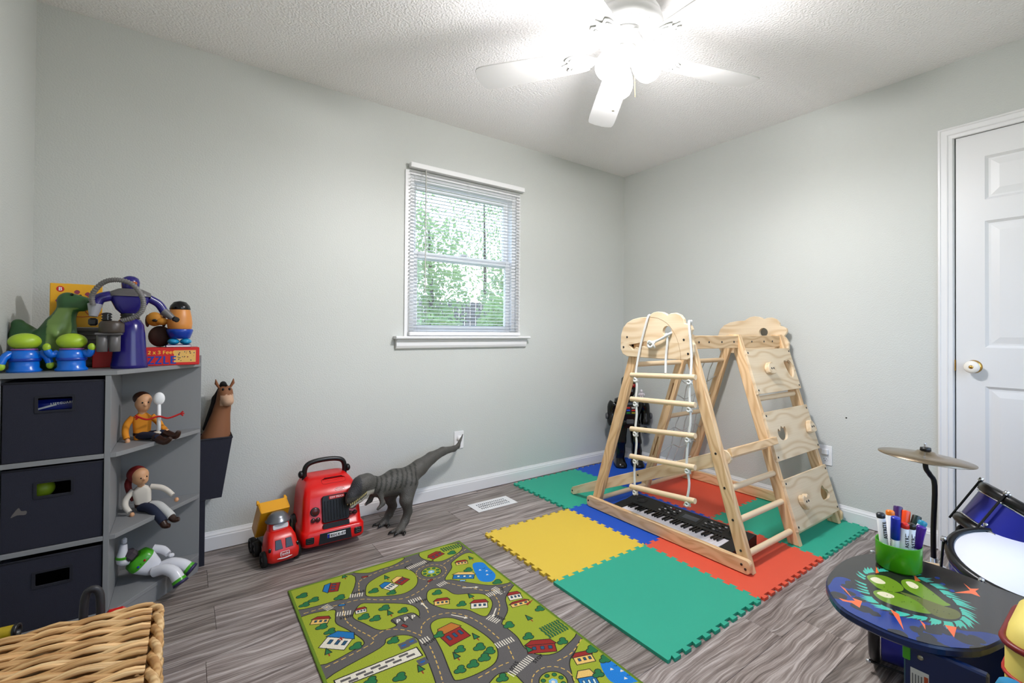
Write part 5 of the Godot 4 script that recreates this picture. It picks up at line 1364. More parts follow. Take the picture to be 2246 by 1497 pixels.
# ---------------------------------------------------------------- black toy robot in the corner
func build_black_robot():
	var r := thing("black_robot", "tall black toy robot with lit-up chest buttons standing in the room corner", "robot", Vector3(-0.185, 0.012, 0.225), -0.6)
	var bk: Material = M.gloss_black
	var gy := mat(Color(0.30, 0.30, 0.31), 0.4)
	for s in [-1.0, 1.0]:
		part("foot", G.new().loft([rro(0.09, 0.15, 0.0, s * 0.07, 0.02), rro(0.092, 0.155, 0.02, s * 0.07, 0.02), rro(0.075, 0.12, 0.045, s * 0.07, 0.008), rro(0.062, 0.075, 0.07, s * 0.07, 0)]), bk, r)
		part("leg", G.new().loft([rro(0.07, 0.078, 0.065, s * 0.07, 0), rro(0.082, 0.09, 0.12, s * 0.068, 0), rro(0.072, 0.08, 0.17, s * 0.064, 0), rro(0.085, 0.09, 0.185, s * 0.064, 0.004), rro(0.085, 0.09, 0.205, s * 0.062, 0.004), rro(0.078, 0.085, 0.24, s * 0.058, 0), rro(0.085, 0.095, 0.34, s * 0.05, 0)]), bk, r)
		part("arm", G.new().tube(curve([Vector3(s * 0.11, 0.5, 0), Vector3(s * 0.132, 0.46, 0.0), Vector3(s * 0.138, 0.39, 0.01), Vector3(s * 0.132, 0.33, 0.03)], 4), [0.045, 0.048, 0.048, 0.046, 0.042, 0.038, 0.036, 0.036, 0.038, 0.04, 0.04, 0.036, 0.032], 14), bk, r)
		part("joint", G.new().lathe([Vector2(0, -0.008), Vector2(0.022, -0.008), Vector2(0.026, 0.0), Vector2(0.022, 0.008), Vector2(0, 0.008)], 18, Vector3(s * 0.178, 0.4, 0.012), yto(Vector3(s, 0, 0))), gy, r)
		part("hand", G.new().box(Vector3(s * 0.13, 0.29, 0.035), Vector3(0.045, 0.05, 0.05), 0.012), bk, r)
	part("hips", G.new().loft([rro(0.17, 0.11, 0.31, 0, 0), rro(0.19, 0.12, 0.345, 0, 0), rro(0.18, 0.11, 0.37, 0, 0)]), bk, r)
	part("belt", G.new().box(Vector3(0, 0.362, 0.06), Vector3(0.06, 0.036, 0.02), 0.006), gy, r)
	part("torso", G.new().loft([rro(0.17, 0.11, 0.365, 0, 0), rro(0.19, 0.125, 0.42, 0, 0), rro(0.235, 0.135, 0.49, 0, 0), rro(0.22, 0.12, 0.535, 0, 0), rro(0.1, 0.08, 0.56, 0, 0)]), bk, r)
	var cp := part("chest_panel", G.new().box(Vector3(0, 0.452, 0.068), Vector3(0.09, 0.07, 0.014), 0.004), M.dark, r)
	var cols := [Color(0.75, 0.1, 0.08), Color(0.08, 0.25, 0.7), Color(0.1, 0.45, 0.15), Color(0.75, 0.72, 0.7), Color(0.7, 0.1, 0.08), Color(0.6, 0.55, 0.1)]
	for i in 2:
		for j in 3: part("button", G.new().box(Vector3(-0.02 + i * 0.04, 0.474 - j * 0.02, 0.077), Vector3(0.028, 0.012, 0.006), 0.002), mat(cols[i * 3 + j], 0.3), cp)
	for s in [-1.0, 1.0]: part("chest_stripe", G.new().tube(curve([Vector3(s * 0.07, 0.535, 0.055), Vector3(s * 0.05, 0.51, 0.068), Vector3(s * 0.03, 0.495, 0.07)], 3), 0.008, 8), mat(Color(0.6, 0.6, 0.6), 0.35), r)
	part("neck", G.new().lathe([Vector2(0.04, 0.55), Vector2(0.034, 0.575), Vector2(0, 0.58)], 16), M.dark, r)
	# plain boxy head with round lamps
	part("head", G.new().loft([rro(0.085, 0.08, 0.57, 0, 0.005), rro(0.115, 0.11, 0.6, 0, 0.005), rro(0.12, 0.115, 0.66, 0, 0.005), rro(0.11, 0.105, 0.7, 0, 0.0), rro(0.06, 0.06, 0.725, 0, 0)]), bk, r)
	for s in [-1.0, 1.0]: part("eye", G.new().lathe([Vector2(0, 0.008), Vector2(0.014, 0.006), Vector2(0.017, 0.0), Vector2(0, 0)], 16, Vector3(s * 0.027, 0.648, 0.061), yto(Vector3(0, 0, 1))), mat(Color(0.5, 0.03, 0.02), 0.15), r)
	part("mouth_grille", G.new().box(Vector3(0, 0.608, 0.06), Vector3(0.04, 0.022, 0.008), 0.003), gy, r)
	var f := thing("tiny_figure", "tiny white figurine standing on the black robot's shoulder", "figurine", Vector3(-0.098, 0.54, 0.283), -0.6)
	var w := mat(Color(0.85, 0.83, 0.85), 0.35)
	for s in [-1.0, 1.0]:
		part("leg", G.new().box(Vector3(s * 0.0085, 0.016, 0), Vector3(0.013, 0.032, 0.014), 0.003), w, f)
		part("arm", G.new().tube([Vector3(s * 0.018, 0.052, 0), Vector3(s * 0.024, 0.034, 0.008)], 0.0055, 8), w, f)
	part("torso", G.new().box(Vector3(0, 0.044, 0), Vector3(0.032, 0.026, 0.018), 0.005), w, f)
	part("head", G.new().ell(Vector3(0, 0.069, 0), Vector3(0.013, 0.0145, 0.013), Basis.IDENTITY, 14, 10), w, f)

func rro(w: float, d: float, y: float, ox: float, oz: float) -> Array:
	var out := []
	for q in rr3(w, d, y): out.append(q + Vector3(ox, 0, oz))
	return out

# ---------------------------------------------------------------- small fittings
func build_fittings():
	var v := thing("floor_register", "white slotted metal floor vent beside the foam tiles", "vent", Vector3(-1.505, 0.0004, 0.283))
	var holes := []
	for i in 15:
		for j in 3:
			var z: float = [-0.032, 0.0, 0.032][j]
			holes.append(rrect(0.0078, [0.02, 0.03, 0.02][j], 0.002, 2, Vector2(-0.098 + i * 0.014, z)))
	var fl := Basis(Vector3(1, 0, 0), Vector3(0, 0, 1), Vector3(0, -1, 0))
	var dg := G.new()
	for s in [-1.0, 1.0]:
		dg.box(Vector3(s * 0.108, -0.16, 0), Vector3(0.001, 0.32, 0.108))
		dg.box(Vector3(0, -0.16, s * 0.0535), Vector3(0.216, 0.32, 0.001))
	dg.box(Vector3(0, -0.32, 0), Vector3(0.216, 0.001, 0.108))
	part("duct", dg, mat(Color(0.55, 0.56, 0.57), 0.5, 0.6), v)
	part("plate", G.new().prism(rrect(0.285, 0.14, 0.003, 2), 0.003, fl, Vector3(0, 0.0032, 0), 0.001, holes), mat(Color(0.9, 0.9, 0.9), 0.35), v)
	for e in [[Vector3(-1.599, 0.362, 0.0), 0.0, "white outlet cover with a round cap behind the dinosaur's tail tip", 0], [Vector3(0.0, 0.362, 1.596), -PI / 2, "white outlet plate with a small switch block on the right wall", 1]]:
		var o := thing("outlet_plate", e[2], "outlet", e[0], e[1], "wall outlets")
		var w := mat(Color(0.9, 0.9, 0.9), 0.3)
		part("plate", G.new().prism(rrect(0.07, 0.116, 0.005, 4), 0.006, Basis.IDENTITY, Vector3.ZERO, 0.002), w, o)
		if e[3] == 0:
			part("cap", G.new().lathe([Vector2(0, 0.014), Vector2(0.014, 0.013), Vector2(0.017, 0.008), Vector2(0.017, 0.0), Vector2(0, 0)], 24, Vector3(0, 0.012, 0.006), yto(Vector3(0, 0, 1))), w, o)
			part("socket_face", G.new().prism(circle2(0.0165, 20, Vector2(0, -0.026), 0.014), 0.002, Basis.IDENTITY, Vector3(0, 0, 0.006), 0.0005), w, o)
		else:
			part("socket_face", G.new().prism(circle2(0.0175, 20, Vector2(0, -0.024), 0.0145), 0.002, Basis.IDENTITY, Vector3(0, 0, 0.006), 0.0005), w, o)
			part("switch_block", G.new().box(Vector3(0, 0.022, 0.014), Vector3(0.036, 0.034, 0.018), 0.004), w, o)
			for x in [-0.006, 0.006]: part("slot", G.new().box(Vector3(x, -0.021, 0.0081), Vector3(0.0018, 0.007, 0.0006)), M.dark, o)
			part("ground_hole", G.new().prism(circle2(0.0022, 10, Vector2(0, -0.032)), 0.0006, Basis.IDENTITY, Vector3(0, 0, 0.0079)), M.dark, o)
	tag(part("nail", G.new().lathe([Vector2(0, 0.002), Vector2(0.004, 0.0015), Vector2(0.0045, 0), Vector2(0, 0)], 10, Vector3.ZERO, yto(Vector3(-1, 0, 0))), M.dark, self, Transform3D(Basis.IDENTITY, Vector3(0, 0.598, 1.703))), "small dark nail in the right wall near the climbing frame", "nail")

# ---------------------------------------------------------------- red ride-on truck
func build_red_truck():
	var t := thing("ride_on_truck", "large red plastic toy truck with black grille and push handle by the wall", "toy truck", Vector3(-2.46, 0, 0.18))
	var red := mat(Color(0.83, 0.035, 0.03), 0.28)
	var dk := mat(Color(0.075, 0.085, 0.105), 0.4)
	var bk := mat(Color(0.03, 0.03, 0.032), 0.38)
	var ring := func(w: float, d: float, y: float, zo: float, r := 0.03) -> Array:
		var out := []
		for q in rrect(w, d, r, 5): out.append(Vector3(q.x, y, -q.y + zo))
		return out
	part("body", G.new().loft([ring.call(0.24, 0.24, 0.03, 0.005), ring.call(0.285, 0.30, 0.034, 0.005), ring.call(0.295, 0.312, 0.045, 0.005), ring.call(0.295, 0.312, 0.095, 0.005), ring.call(0.287, 0.304, 0.103, 0.002), ring.call(0.278, 0.285, 0.107, -0.004), ring.call(0.272, 0.265, 0.18, -0.012), ring.call(0.262, 0.245, 0.25, -0.02), ring.call(0.245, 0.215, 0.285, -0.03), ring.call(0.215, 0.175, 0.31, -0.045), ring.call(0.19, 0.13, 0.322, -0.055), ring.call(0.15, 0.09, 0.326, -0.06)]), red, t)
	# wheels
	for s in [-1.0, 1.0]:
		for z in [-0.075]:
			var w := part("wheel", G.new().lathe([Vector2(0, 0.0), Vector2(0.05, 0.0), Vector2(0.062, 0.004), Vector2(0.066, 0.014), Vector2(0.062, 0.026), Vector2(0.045, 0.03), Vector2(0.04, 0.024), Vector2(0, 0.022)], 26, Vector3.ZERO, yto(Vector3(s, 0, 0))), bk, t, Transform3D(Basis.IDENTITY, Vector3(s * 0.128, 0.066, z)))
			part("hub_cap", G.new().lathe([Vector2(0, 0.028), Vector2(0.02, 0.026), Vector2(0.028, 0.022)], 18, Vector3.ZERO, yto(Vector3(s, 0, 0))), mat(Color(0.5, 0.42, 0.08), 0.4), w)
	# front face tilts back: z = 0.139 at y 0.107 to 0.103 at y 0.25
	var tilt := Basis(Vector3.RIGHT, -0.2)
	var front := func(x: float, y: float, lift := 0.0) -> Transform3D:
		return Transform3D(tilt, Vector3(x, y, 0.1385 - (y - 0.107) * 0.205 + lift))
	var gr := part("grille", G.new().prism(rrect(0.128, 0.128, 0.012, 4), 0.01, Basis.IDENTITY, Vector3.ZERO, 0.003), dk, t, front.call(0.012, 0.192, -0.002))
	for k in 8: part("grille_bar", G.new().box(Vector3(-0.049 + k * 0.014, -0.008, 0.011), Vector3(0.008, 0.096, 0.006), 0.002), dk, gr)
	var pl := part("name_plate", G.new().prism(rrect(0.075, 0.016, 0.005, 3), 0.003, Basis.IDENTITY, Vector3(0.006, 0.052, 0.009), 0.001), mat(Color(0.75, 0.04, 0.04), 0.3), gr)
	part("name_lettering", text_mesh("CITY TRUCK", 0.0085, 0.0006), M.white, pl, Transform3D(Basis.IDENTITY, Vector3(0.006, 0.052, 0.0124)))
	part("grille_lip", G.new().prism(rrect(0.125, 0.03, 0.006, 3), 0.008, Basis.IDENTITY, Vector3.ZERO, 0.002), dk, t, front.call(0.012, 0.112, 0.002))
	for s in [-1.0, 1.0]:
		for q in [[0.095, 0.19, 0.019], [0.105, 0.152, 0.0095], [0.083, 0.152, 0.0095]]:
			var x: float = 0.012 + s * q[0] - (0.012 if s > 0 else 0.0)
			var l := part("headlamp", G.new().lathe([Vector2(0, 0.006), Vector2(q[2] * 0.8, 0.006), Vector2(q[2], 0.003), Vector2(q[2], 0.0), Vector2(0, 0)], 20, Vector3.ZERO, yto(Vector3(0, 0, 1))), mat(Color(0.3, 0.05, 0.045), 0.25), t, front.call(x, q[1], 0.0))
			part("lamp_rim", G.new().lathe([Vector2(q[2] * 0.85, 0.0055), Vector2(q[2] * 1.05, 0.006), Vector2(q[2] * 1.15, 0.0)], 20, Vector3.ZERO, yto(Vector3(0, 0, 1))), dk, l)
		var fg := part("fog_lamp", G.new().prism(rrect(0.038, 0.034, 0.008, 4), 0.006, Basis.IDENTITY, Vector3.ZERO, 0.002), dk, t, Transform3D(Basis(Vector3.UP, s * 0.12), Vector3(s * 0.112, 0.068, 0.156)))
		for k in 3: part("fog_lamp_bar", G.new().box(Vector3(0, -0.009 + k * 0.009, 0.007), Vector3(0.024, 0.004, 0.003), 0.001), bk, fg)
	part("bumper_recess", G.new().prism(PackedVector2Array([Vector2(-0.078, -0.03), Vector2(0.078, -0.03), Vector2(0.072, 0.022), Vector2(-0.072, 0.022)]), 0.004, Basis.IDENTITY, Vector3.ZERO, 0.001), dk, t, Transform3D(Basis.IDENTITY, Vector3(0.004, 0.07, 0.1585)))
	var lp := part("licence_plate", G.new().box(Vector3.ZERO, Vector3(0.086, 0.02, 0.003), 0.001), mat(Color(0.9, 0.9, 0.9), 0.4), t, Transform3D(Basis.IDENTITY, Vector3(0.008, 0.074, 0.164)))
	part("plate_band", G.new().box(Vector3(-0.0375, 0, 0.0016), Vector3(0.011, 0.019, 0.0006)), mat(Color(0.04, 0.15, 0.6), 0.4), lp)
	part("plate_lettering", text_mesh("TRUCK-979", 0.0125, 0.0006), M.black, lp, Transform3D(Basis.IDENTITY, Vector3(0.006, 0, 0.002)))
	# bonnet carry slot and oval badge
	var top := Transform3D(Basis(Vector3.RIGHT, -0.95), Vector3(0.02, 0.297, 0.052))
	part("carry_slot", G.new().prism(rrect(0.118, 0.036, 0.012, 4), 0.01, Basis.IDENTITY, Vector3(0, 0.012, -0.004), 0.002, [rrect(0.092, 0.02, 0.007, 4, Vector2(0, 0.012))]), dk, t, top)
	part("slot_floor", G.new().box(Vector3(0, 0.012, -0.003), Vector3(0.1, 0.024, 0.002)), mat(Color(0.3, 0.02, 0.02), 0.5), t, top)
	var ov := []
	for q in circle2(0.023, 24, Vector2.ZERO, 0.008): ov.append(Vector3(q.x, q.y, 0))
	part("badge_outline", G.new().tube(ov, 0.0009, 5, false, true), M.white, t, Transform3D(Basis(Vector3.RIGHT, -0.55), Vector3(0.04, 0.272, 0.089)))
	part("badge_bar", G.new().box(Vector3.ZERO, Vector3(0.03, 0.006, 0.001)), mat(Color(0.85, 0.6, 0.58), 0.4), t, Transform3D(Basis(Vector3.RIGHT, -0.55), Vector3(0.04, 0.272, 0.0885)))
	# push handle
	var hz := -0.055
	var hp := curve([Vector3(-0.098, 0.285, hz), Vector3(-0.1, 0.345, hz), Vector3(-0.088, 0.378, hz), Vector3(-0.055, 0.392, hz), Vector3(0, 0.396, hz), Vector3(0.055, 0.392, hz), Vector3(0.088, 0.378, hz), Vector3(0.1, 0.345, hz), Vector3(0.098, 0.285, hz)], 5)
	var h := part("push_handle", G.new().tube(hp, 0.0125, 14), bk, t)
	for s in [-1.0, 1.0]: part("handle_knob", G.new().ell(Vector3(s * 0.116, 0.335, hz), Vector3(0.014, 0.019, 0.019)), bk, h)

func build_dump_truck():
	var t := thing("dump_truck", "small orange-red toy dump truck with a raised yellow bed", "toy truck", Vector3(-2.71, 0, 0.245), 0.16)
	var red := mat(Color(0.80, 0.08, 0.04), 0.3)
	var grey := mat(Color(0.33, 0.34, 0.36), 0.45)
	var yel := mat(Color(0.86, 0.60, 0.06), 0.4)
	var bk := mat(Color(0.03, 0.03, 0.03), 0.6)
	var gl := mat(Color(0.045, 0.05, 0.055), 0.2)
	var ring := func(w: float, d: float, y: float, zo: float, r := 0.02) -> Array:
		var out := []
		for q in rrect(w, d, r, 4): out.append(Vector3(q.x, y, -q.y + zo))
		return out
	part("chassis", G.new().box(Vector3(0, 0.055, -0.02), Vector3(0.085, 0.035, 0.23), 0.008), grey, t)
	part("cab", G.new().loft([ring.call(0.11, 0.1, 0.025, 0.085), ring.call(0.13, 0.115, 0.032, 0.085), ring.call(0.134, 0.12, 0.06, 0.085), ring.call(0.13, 0.112, 0.08, 0.08), ring.call(0.12, 0.095, 0.12, 0.07), ring.call(0.1, 0.075, 0.145, 0.06), ring.call(0.08, 0.06, 0.15, 0.055)]), red, t)
	part("upper_cab", G.new().loft([ring.call(0.09, 0.07, 0.145, 0.05), ring.call(0.086, 0.066, 0.168, 0.046), ring.call(0.078, 0.058, 0.184, 0.042)]), red, t)
	part("windscreen", G.new().prism(rrect(0.066, 0.022, 0.006, 3), 0.003, Basis.IDENTITY, Vector3.ZERO, 0.001), mat(Color(0.82, 0.82, 0.84), 0.25), t, Transform3D(Basis(Vector3.RIGHT, -0.15), Vector3(0.0, 0.167, 0.0805)))
	part("roof_dome", G.new().lathe([Vector2(0.052, 0.182), Vector2(0.054, 0.186), Vector2(0.047, 0.19), Vector2(0.042, 0.205), Vector2(0.028, 0.219), Vector2(0.01, 0.224), Vector2(0, 0.224)], 24, Vector3(0, 0, 0.042)), mat(Color(0.45, 0.46, 0.48), 0.3, 0.6), t)
	for q in [[-0.022, 0.03, 0.042], [0.022, 0.03, 0.042]]:
		part("front_window", G.new().prism(PackedVector2Array([Vector2(-0.016, -0.02), Vector2(0.016, -0.02), Vector2(0.012 , 0.021), Vector2(-0.012, 0.021)]), 0.003, Basis.IDENTITY, Vector3.ZERO, 0.001), gl, t, Transform3D(Basis(Vector3.RIGHT, -0.42), Vector3(q[0], 0.1, 0.1265)))
	for s in [-1.0, 1.0]: part("side_lamp", G.new().box(Vector3(s * 0.058, 0.085, 0.128), Vector3(0.012, 0.02, 0.012), 0.004), gl, t)
	var nl := part("name_label", G.new().prism(rrect(0.04, 0.02, 0.004, 3), 0.002, Basis.IDENTITY, Vector3.ZERO, 0.0005), mat(Color(0.85, 0.83, 0.82), 0.4), t, Transform3D(Basis.IDENTITY, Vector3(0.0, 0.062, 0.1445)))
	part("label_field", G.new().prism(rrect(0.036, 0.016, 0.003, 3), 0.0005, Basis.IDENTITY, Vector3(0, 0, 0.002)), mat(Color(0.7, 0.04, 0.04), 0.4), nl)
	part("name_lettering", text_mesh("Tonka", 0.0105, 0.0005), M.white, nl, Transform3D(Basis.IDENTITY, Vector3(0, 0, 0.0028)))
	part("bumper_line", G.new().tube(curve([Vector3(-0.045, 0.046, 0.138), Vector3(0, 0.042, 0.1458), Vector3(0.045, 0.046, 0.138)], 5), 0.003, 6), mat(Color(0.8, 0.78, 0.78), 0.4), t)
	for s in [-1.0, 1.0]:
		for z in [0.085, -0.055, -0.115]:
			var w := part("wheel", G.new().lathe([Vector2(0, 0), Vector2(0.028, 0), Vector2(0.035, 0.004), Vector2(0.036, 0.014), Vector2(0.034, 0.026), Vector2(0.022, 0.028), Vector2(0.018, 0.022), Vector2(0, 0.02)], 22, Vector3.ZERO, yto(Vector3(s, 0, 0))), bk, t, Transform3D(Basis.IDENTITY, Vector3(s * (0.048 if z < 0 else 0.054), 0.036, z)))
			part("hub", G.new().lathe([Vector2(0, 0.026), Vector2(0.01, 0.024), Vector2(0.014, 0.02)], 12, Vector3.ZERO, yto(Vector3(s, 0, 0))), grey, w)
	# raised bed: box tray tilted up, open end to the back
	var bx := Transform3D(Basis(Vector3.RIGHT, -1.0), Vector3(0.0, 0.09, -0.075))
	part("bed_floor", G.new().box(Vector3(0, 0, 0.075), Vector3(0.125, 0.008, 0.17), 0.002), yel, t, bx)
	for s in [-1.0, 1.0]:
		part("bed_side", G.new().box(Vector3(s * 0.06, 0.03, 0.075), Vector3(0.008, 0.06, 0.17), 0.002), yel, t, bx)
		part("bed_post", G.new().prism(PackedVector2Array([Vector2(-0.008, 0), Vector2(0.008, 0), Vector2(0.004, 0.02), Vector2(-0.004, 0.022)]), 0.012, Basis.IDENTITY, Vector3(s * 0.06, 0.056, 0.146), 0.001), yel, t, bx)
	part("bed_front", G.new().box(Vector3(0, 0.03, 0.156), Vector3(0.125, 0.06, 0.008), 0.002), yel, t, bx)
	part("lift_arm", G.new().tube([Vector3(0, 0.07, -0.04), Vector3(0, 0.15, -0.055)], 0.009, 10), grey, t)

# ---------------------------------------------------------------- grey dinosaur
func build_trex():
	var O := Vector3(-2.12, 0, 0.25)
	var t := thing("dinosaur_figure", "large grey toy dinosaur with open toothy jaw and long raised tail", "toy dinosaur", O)
	var b := []
	var add := func(p: Array, r: Array):
		for i in p.size() - 1: b.append([p[i] - O, p[i + 1] - O, r[i], r[i + 1]])
	add.call([Vector3(-2.06, 0.245, 0.245), Vector3(-2.13, 0.25, 0.262), Vector3(-2.21, 0.245, 0.285), Vector3(-2.265, 0.27, 0.305)], [0.066, 0.068, 0.054, 0.042])
	add.call([Vector3(-2.265, 0.275, 0.305), Vector3(-2.3, 0.297, 0.322)], [0.042, 0.036])
	# skull and upper jaw, lower jaw
	add.call([Vector3(-2.3, 0.3, 0.322), Vector3(-2.338, 0.292, 0.338), Vector3(-2.385, 0.252, 0.356)], [0.041, 0.041, 0.027])
	add.call([Vector3(-2.385, 0.25, 0.356), Vector3(-2.402, 0.232, 0.362)], [0.021, 0.014])
	add.call([Vector3(-2.295, 0.262, 0.325), Vector3(-2.345, 0.23, 0.345), Vector3(-2.386, 0.203, 0.359)], [0.032, 0.021, 0.012])
	for s in [-1.0, 1.0]: b.append([Vector3(-2.322, 0.325, 0.33) + Vector3(0.4, 0, 1.0).normalized() * s * 0.022 - O, Vector3(-2.342, 0.318, 0.338) + Vector3(0.4, 0, 1.0).normalized() * s * 0.022 - O, 0.010, 0.008])
	add.call([Vector3(-2.06, 0.25, 0.245), Vector3(-1.96, 0.288, 0.205), Vector3(-1.87, 0.32, 0.165), Vector3(-1.78, 0.34, 0.135), Vector3(-1.69, 0.338, 0.11), Vector3(-1.655, 0.345, 0.095), Vector3(-1.602, 0.41, 0.065)], [0.058, 0.046, 0.034, 0.025, 0.017, 0.013, 0.004])
	# legs
	for L in [[Vector3(-2.055, 0.235, 0.285), Vector3(-2.085, 0.155, 0.318), Vector3(-2.07, 0.09, 0.31), Vector3(-2.088, 0.04, 0.31)], [Vector3(-2.09, 0.22, 0.205), Vector3(-2.13, 0.145, 0.185), Vector3(-2.105, 0.085, 0.17), Vector3(-2.125, 0.04, 0.165)]]:
		add.call(L, [0.05, 0.034, 0.022, 0.021])
		var f: Vector3 = L[3]
		b.append([f - O, f + Vector3(-0.035, -0.022, 0.03) - O, 0.021, 0.014])
		for a in [Vector3(-0.085, -0.028, 0.03), Vector3(-0.07, -0.028, 0.062), Vector3(-0.03, -0.028, 0.075)]:
			b.append([f + Vector3(-0.03, -0.02, 0.026) - O, f + a - O, 0.014, 0.009])
	# arms
	add.call([Vector3(-2.235, 0.225, 0.325), Vector3(-2.22, 0.175, 0.34), Vector3(-2.25, 0.155, 0.35)], [0.015, 0.011, 0.008])
	add.call([Vector3(-2.25, 0.225, 0.275), Vector3(-2.265, 0.18, 0.27), Vector3(-2.29, 0.165, 0.275)], [0.015, 0.011, 0.008])
	var g := G.new()
	g.colf = func(p: Vector3) -> Color:
		var w: Vector3 = p + O
		if w.x < -2.29 and w.y < 0.262 - (w.x + 2.3) * -0.45 - 0.016: return Color(0.42, 0.40, 0.35)
		if w.x < -2.27 and w.x > -2.31 and w.y < 0.262 and w.y > 0.226: return Color(0.42, 0.40, 0.35)
		var st := sin((w.x * 1.0 - w.y * 0.35) * 210.0)
		if w.y > 0.235 and w.x > -2.27 and w.x < -2.0 and st > 0.35: return Color(0.022, 0.022, 0.019)
		if w.x < -2.34 and w.y > 0.25: return Color(0.03, 0.031, 0.032)
		return Color(0.072, 0.07, 0.06)
	g.blob(b, 0.006, 210.0)
	var sk := tex_of(noise(0.12, FastNoiseLite.TYPE_CELLULAR, 1, 4), 256, 256)
	part("body", g, bumpy(tri_scale(mat(Color.WHITE, 0.55, 0.0, {"vertex_color_use_as_albedo": true}), Vector3.ONE * 8.0), sk, 0.18), t)
	# teeth along both jaws, eyes, claws
	var ivory := mat(Color(0.83, 0.77, 0.55), 0.4)
	var fw := Vector3(-0.8, -0.5, 0.33).normalized()
	var sd := Vector3(0.38, 0, 0.92).normalized()
	var tooth := G.new().lathe([Vector2(0.0036, 0), Vector2(0.0028, -0.007), Vector2(0, -0.014)], 7).mesh()
	for k in 11:
		var u := k / 10.0
		var c := Vector3(-2.325, 0.262, 0.333).lerp(Vector3(-2.398, 0.219, 0.361), u)
		for s in [-1.0, 1.0]:
			part("tooth", tooth, ivory, t, Transform3D(Basis.IDENTITY, c + sd * s * lerpf(0.031, 0.012, u * u) - O))
			if k < 9: part("tooth", tooth, ivory, t, Transform3D(Basis(Vector3.RIGHT, PI), c + Vector3(0.004, -0.017, 0) + sd * s * lerpf(0.024, 0.01, u) - O))
	for s in [-1.0, 1.0]: part("eye", G.new().ell(Vector3(-2.338, 0.306, 0.338) + sd * s * 0.0365 - O, Vector3.ONE * 0.0055, Basis.IDENTITY, 12, 8), mat(Color(0.6, 0.35, 0.05), 0.1), t)
	var claw := mat(Color(0.02, 0.02, 0.02), 0.3)
	for f in [Vector3(-2.088, 0.04, 0.31), Vector3(-2.125, 0.04, 0.165)]:
		for a in [Vector3(-0.085, -0.028, 0.03), Vector3(-0.07, -0.028, 0.062), Vector3(-0.03, -0.028, 0.075)]:
			var d := Vector3(a.x, 0, a.z - 0.02).normalized()
			part("claw", G.new().tube([f + a - O + Vector3(0, 0.001, 0), f + a + d * 0.012 - O + Vector3(0, 0, 0), f + a + d * 0.021 - O + Vector3(0, -0.008, 0)], [0.008, 0.006, 0.0015], 8), claw, t)

# ---------------------------------------------------------------- picture drawing on an image
func im_poly(im: Image, pts: Array, c: Color):
	var lo := 1e9; var hi := -1e9
	for p in pts:
		lo = minf(lo, p.y); hi = maxf(hi, p.y)
	var n := pts.size()
	for y in range(maxi(0, int(floor(lo))), mini(im.get_height(), int(ceil(hi)) + 1)):
		var yc := y + 0.5
		var xs := []
		for i in n:
			var a: Vector2 = pts[i]; var b: Vector2 = pts[(i + 1) % n]
			if (a.y <= yc) != (b.y <= yc): xs.append(a.x + (yc - a.y) / (b.y - a.y) * (b.x - a.x))
		xs.sort()
		for i in range(0, xs.size() - 1, 2):
			var x0 := maxi(0, int(round(xs[i]))); var x1 := mini(im.get_width(), int(round(xs[i + 1])))
			if x1 > x0: im.fill_rect(Rect2i(x0, y, x1 - x0, 1), c)

func im_line(im: Image, pts: Array, w: float, c: Color, closed := false):
	var n := pts.size()
	for i in (n if closed else n - 1):
		var a: Vector2 = pts[i]; var b: Vector2 = pts[(i + 1) % n]
		var d := (b - a)
		if d.length() < 0.01: continue
		d = d.normalized() * w / 2
		var s := Vector2(-d.y, d.x)
		im_poly(im, [a - d * 0.4 + s, b + d * 0.4 + s, b + d * 0.4 - s, a - d * 0.4 - s], c)

func im_ell(im: Image, c: Vector2, rx: float, ry: float, col: Color, line := 0.0, lc := Color.BLACK, n := 20):
	var p := []
	for i in n: p.append(c + Vector2(cos(TAU * i / n) * rx, sin(TAU * i / n) * ry))
	im_poly(im, p, col)
	if line > 0: im_line(im, p, line, lc, true)

func im_dash(im: Image, pts: Array, on: float, off: float, w: float, c: Color):
	var acc := 0.0
	for i in pts.size() - 1:
		var a: Vector2 = pts[i]; var b: Vector2 = pts[i + 1]
		var l := a.distance_to(b); var s := 0.0
		while s < l:
			var ph := fmod(acc + s, on + off)
			var st := minf(1.5, l - s)
			if ph < on: im_line(im, [a.lerp(b, s / l), a.lerp(b, (s + st) / l)], w, c)
			s += st
		acc += l

func V(a: Array, k: float) -> Array:
	var out := []
	for i in range(0, a.size(), 2): out.append(Vector2(a[i], a[i + 1]) * k)
	return out

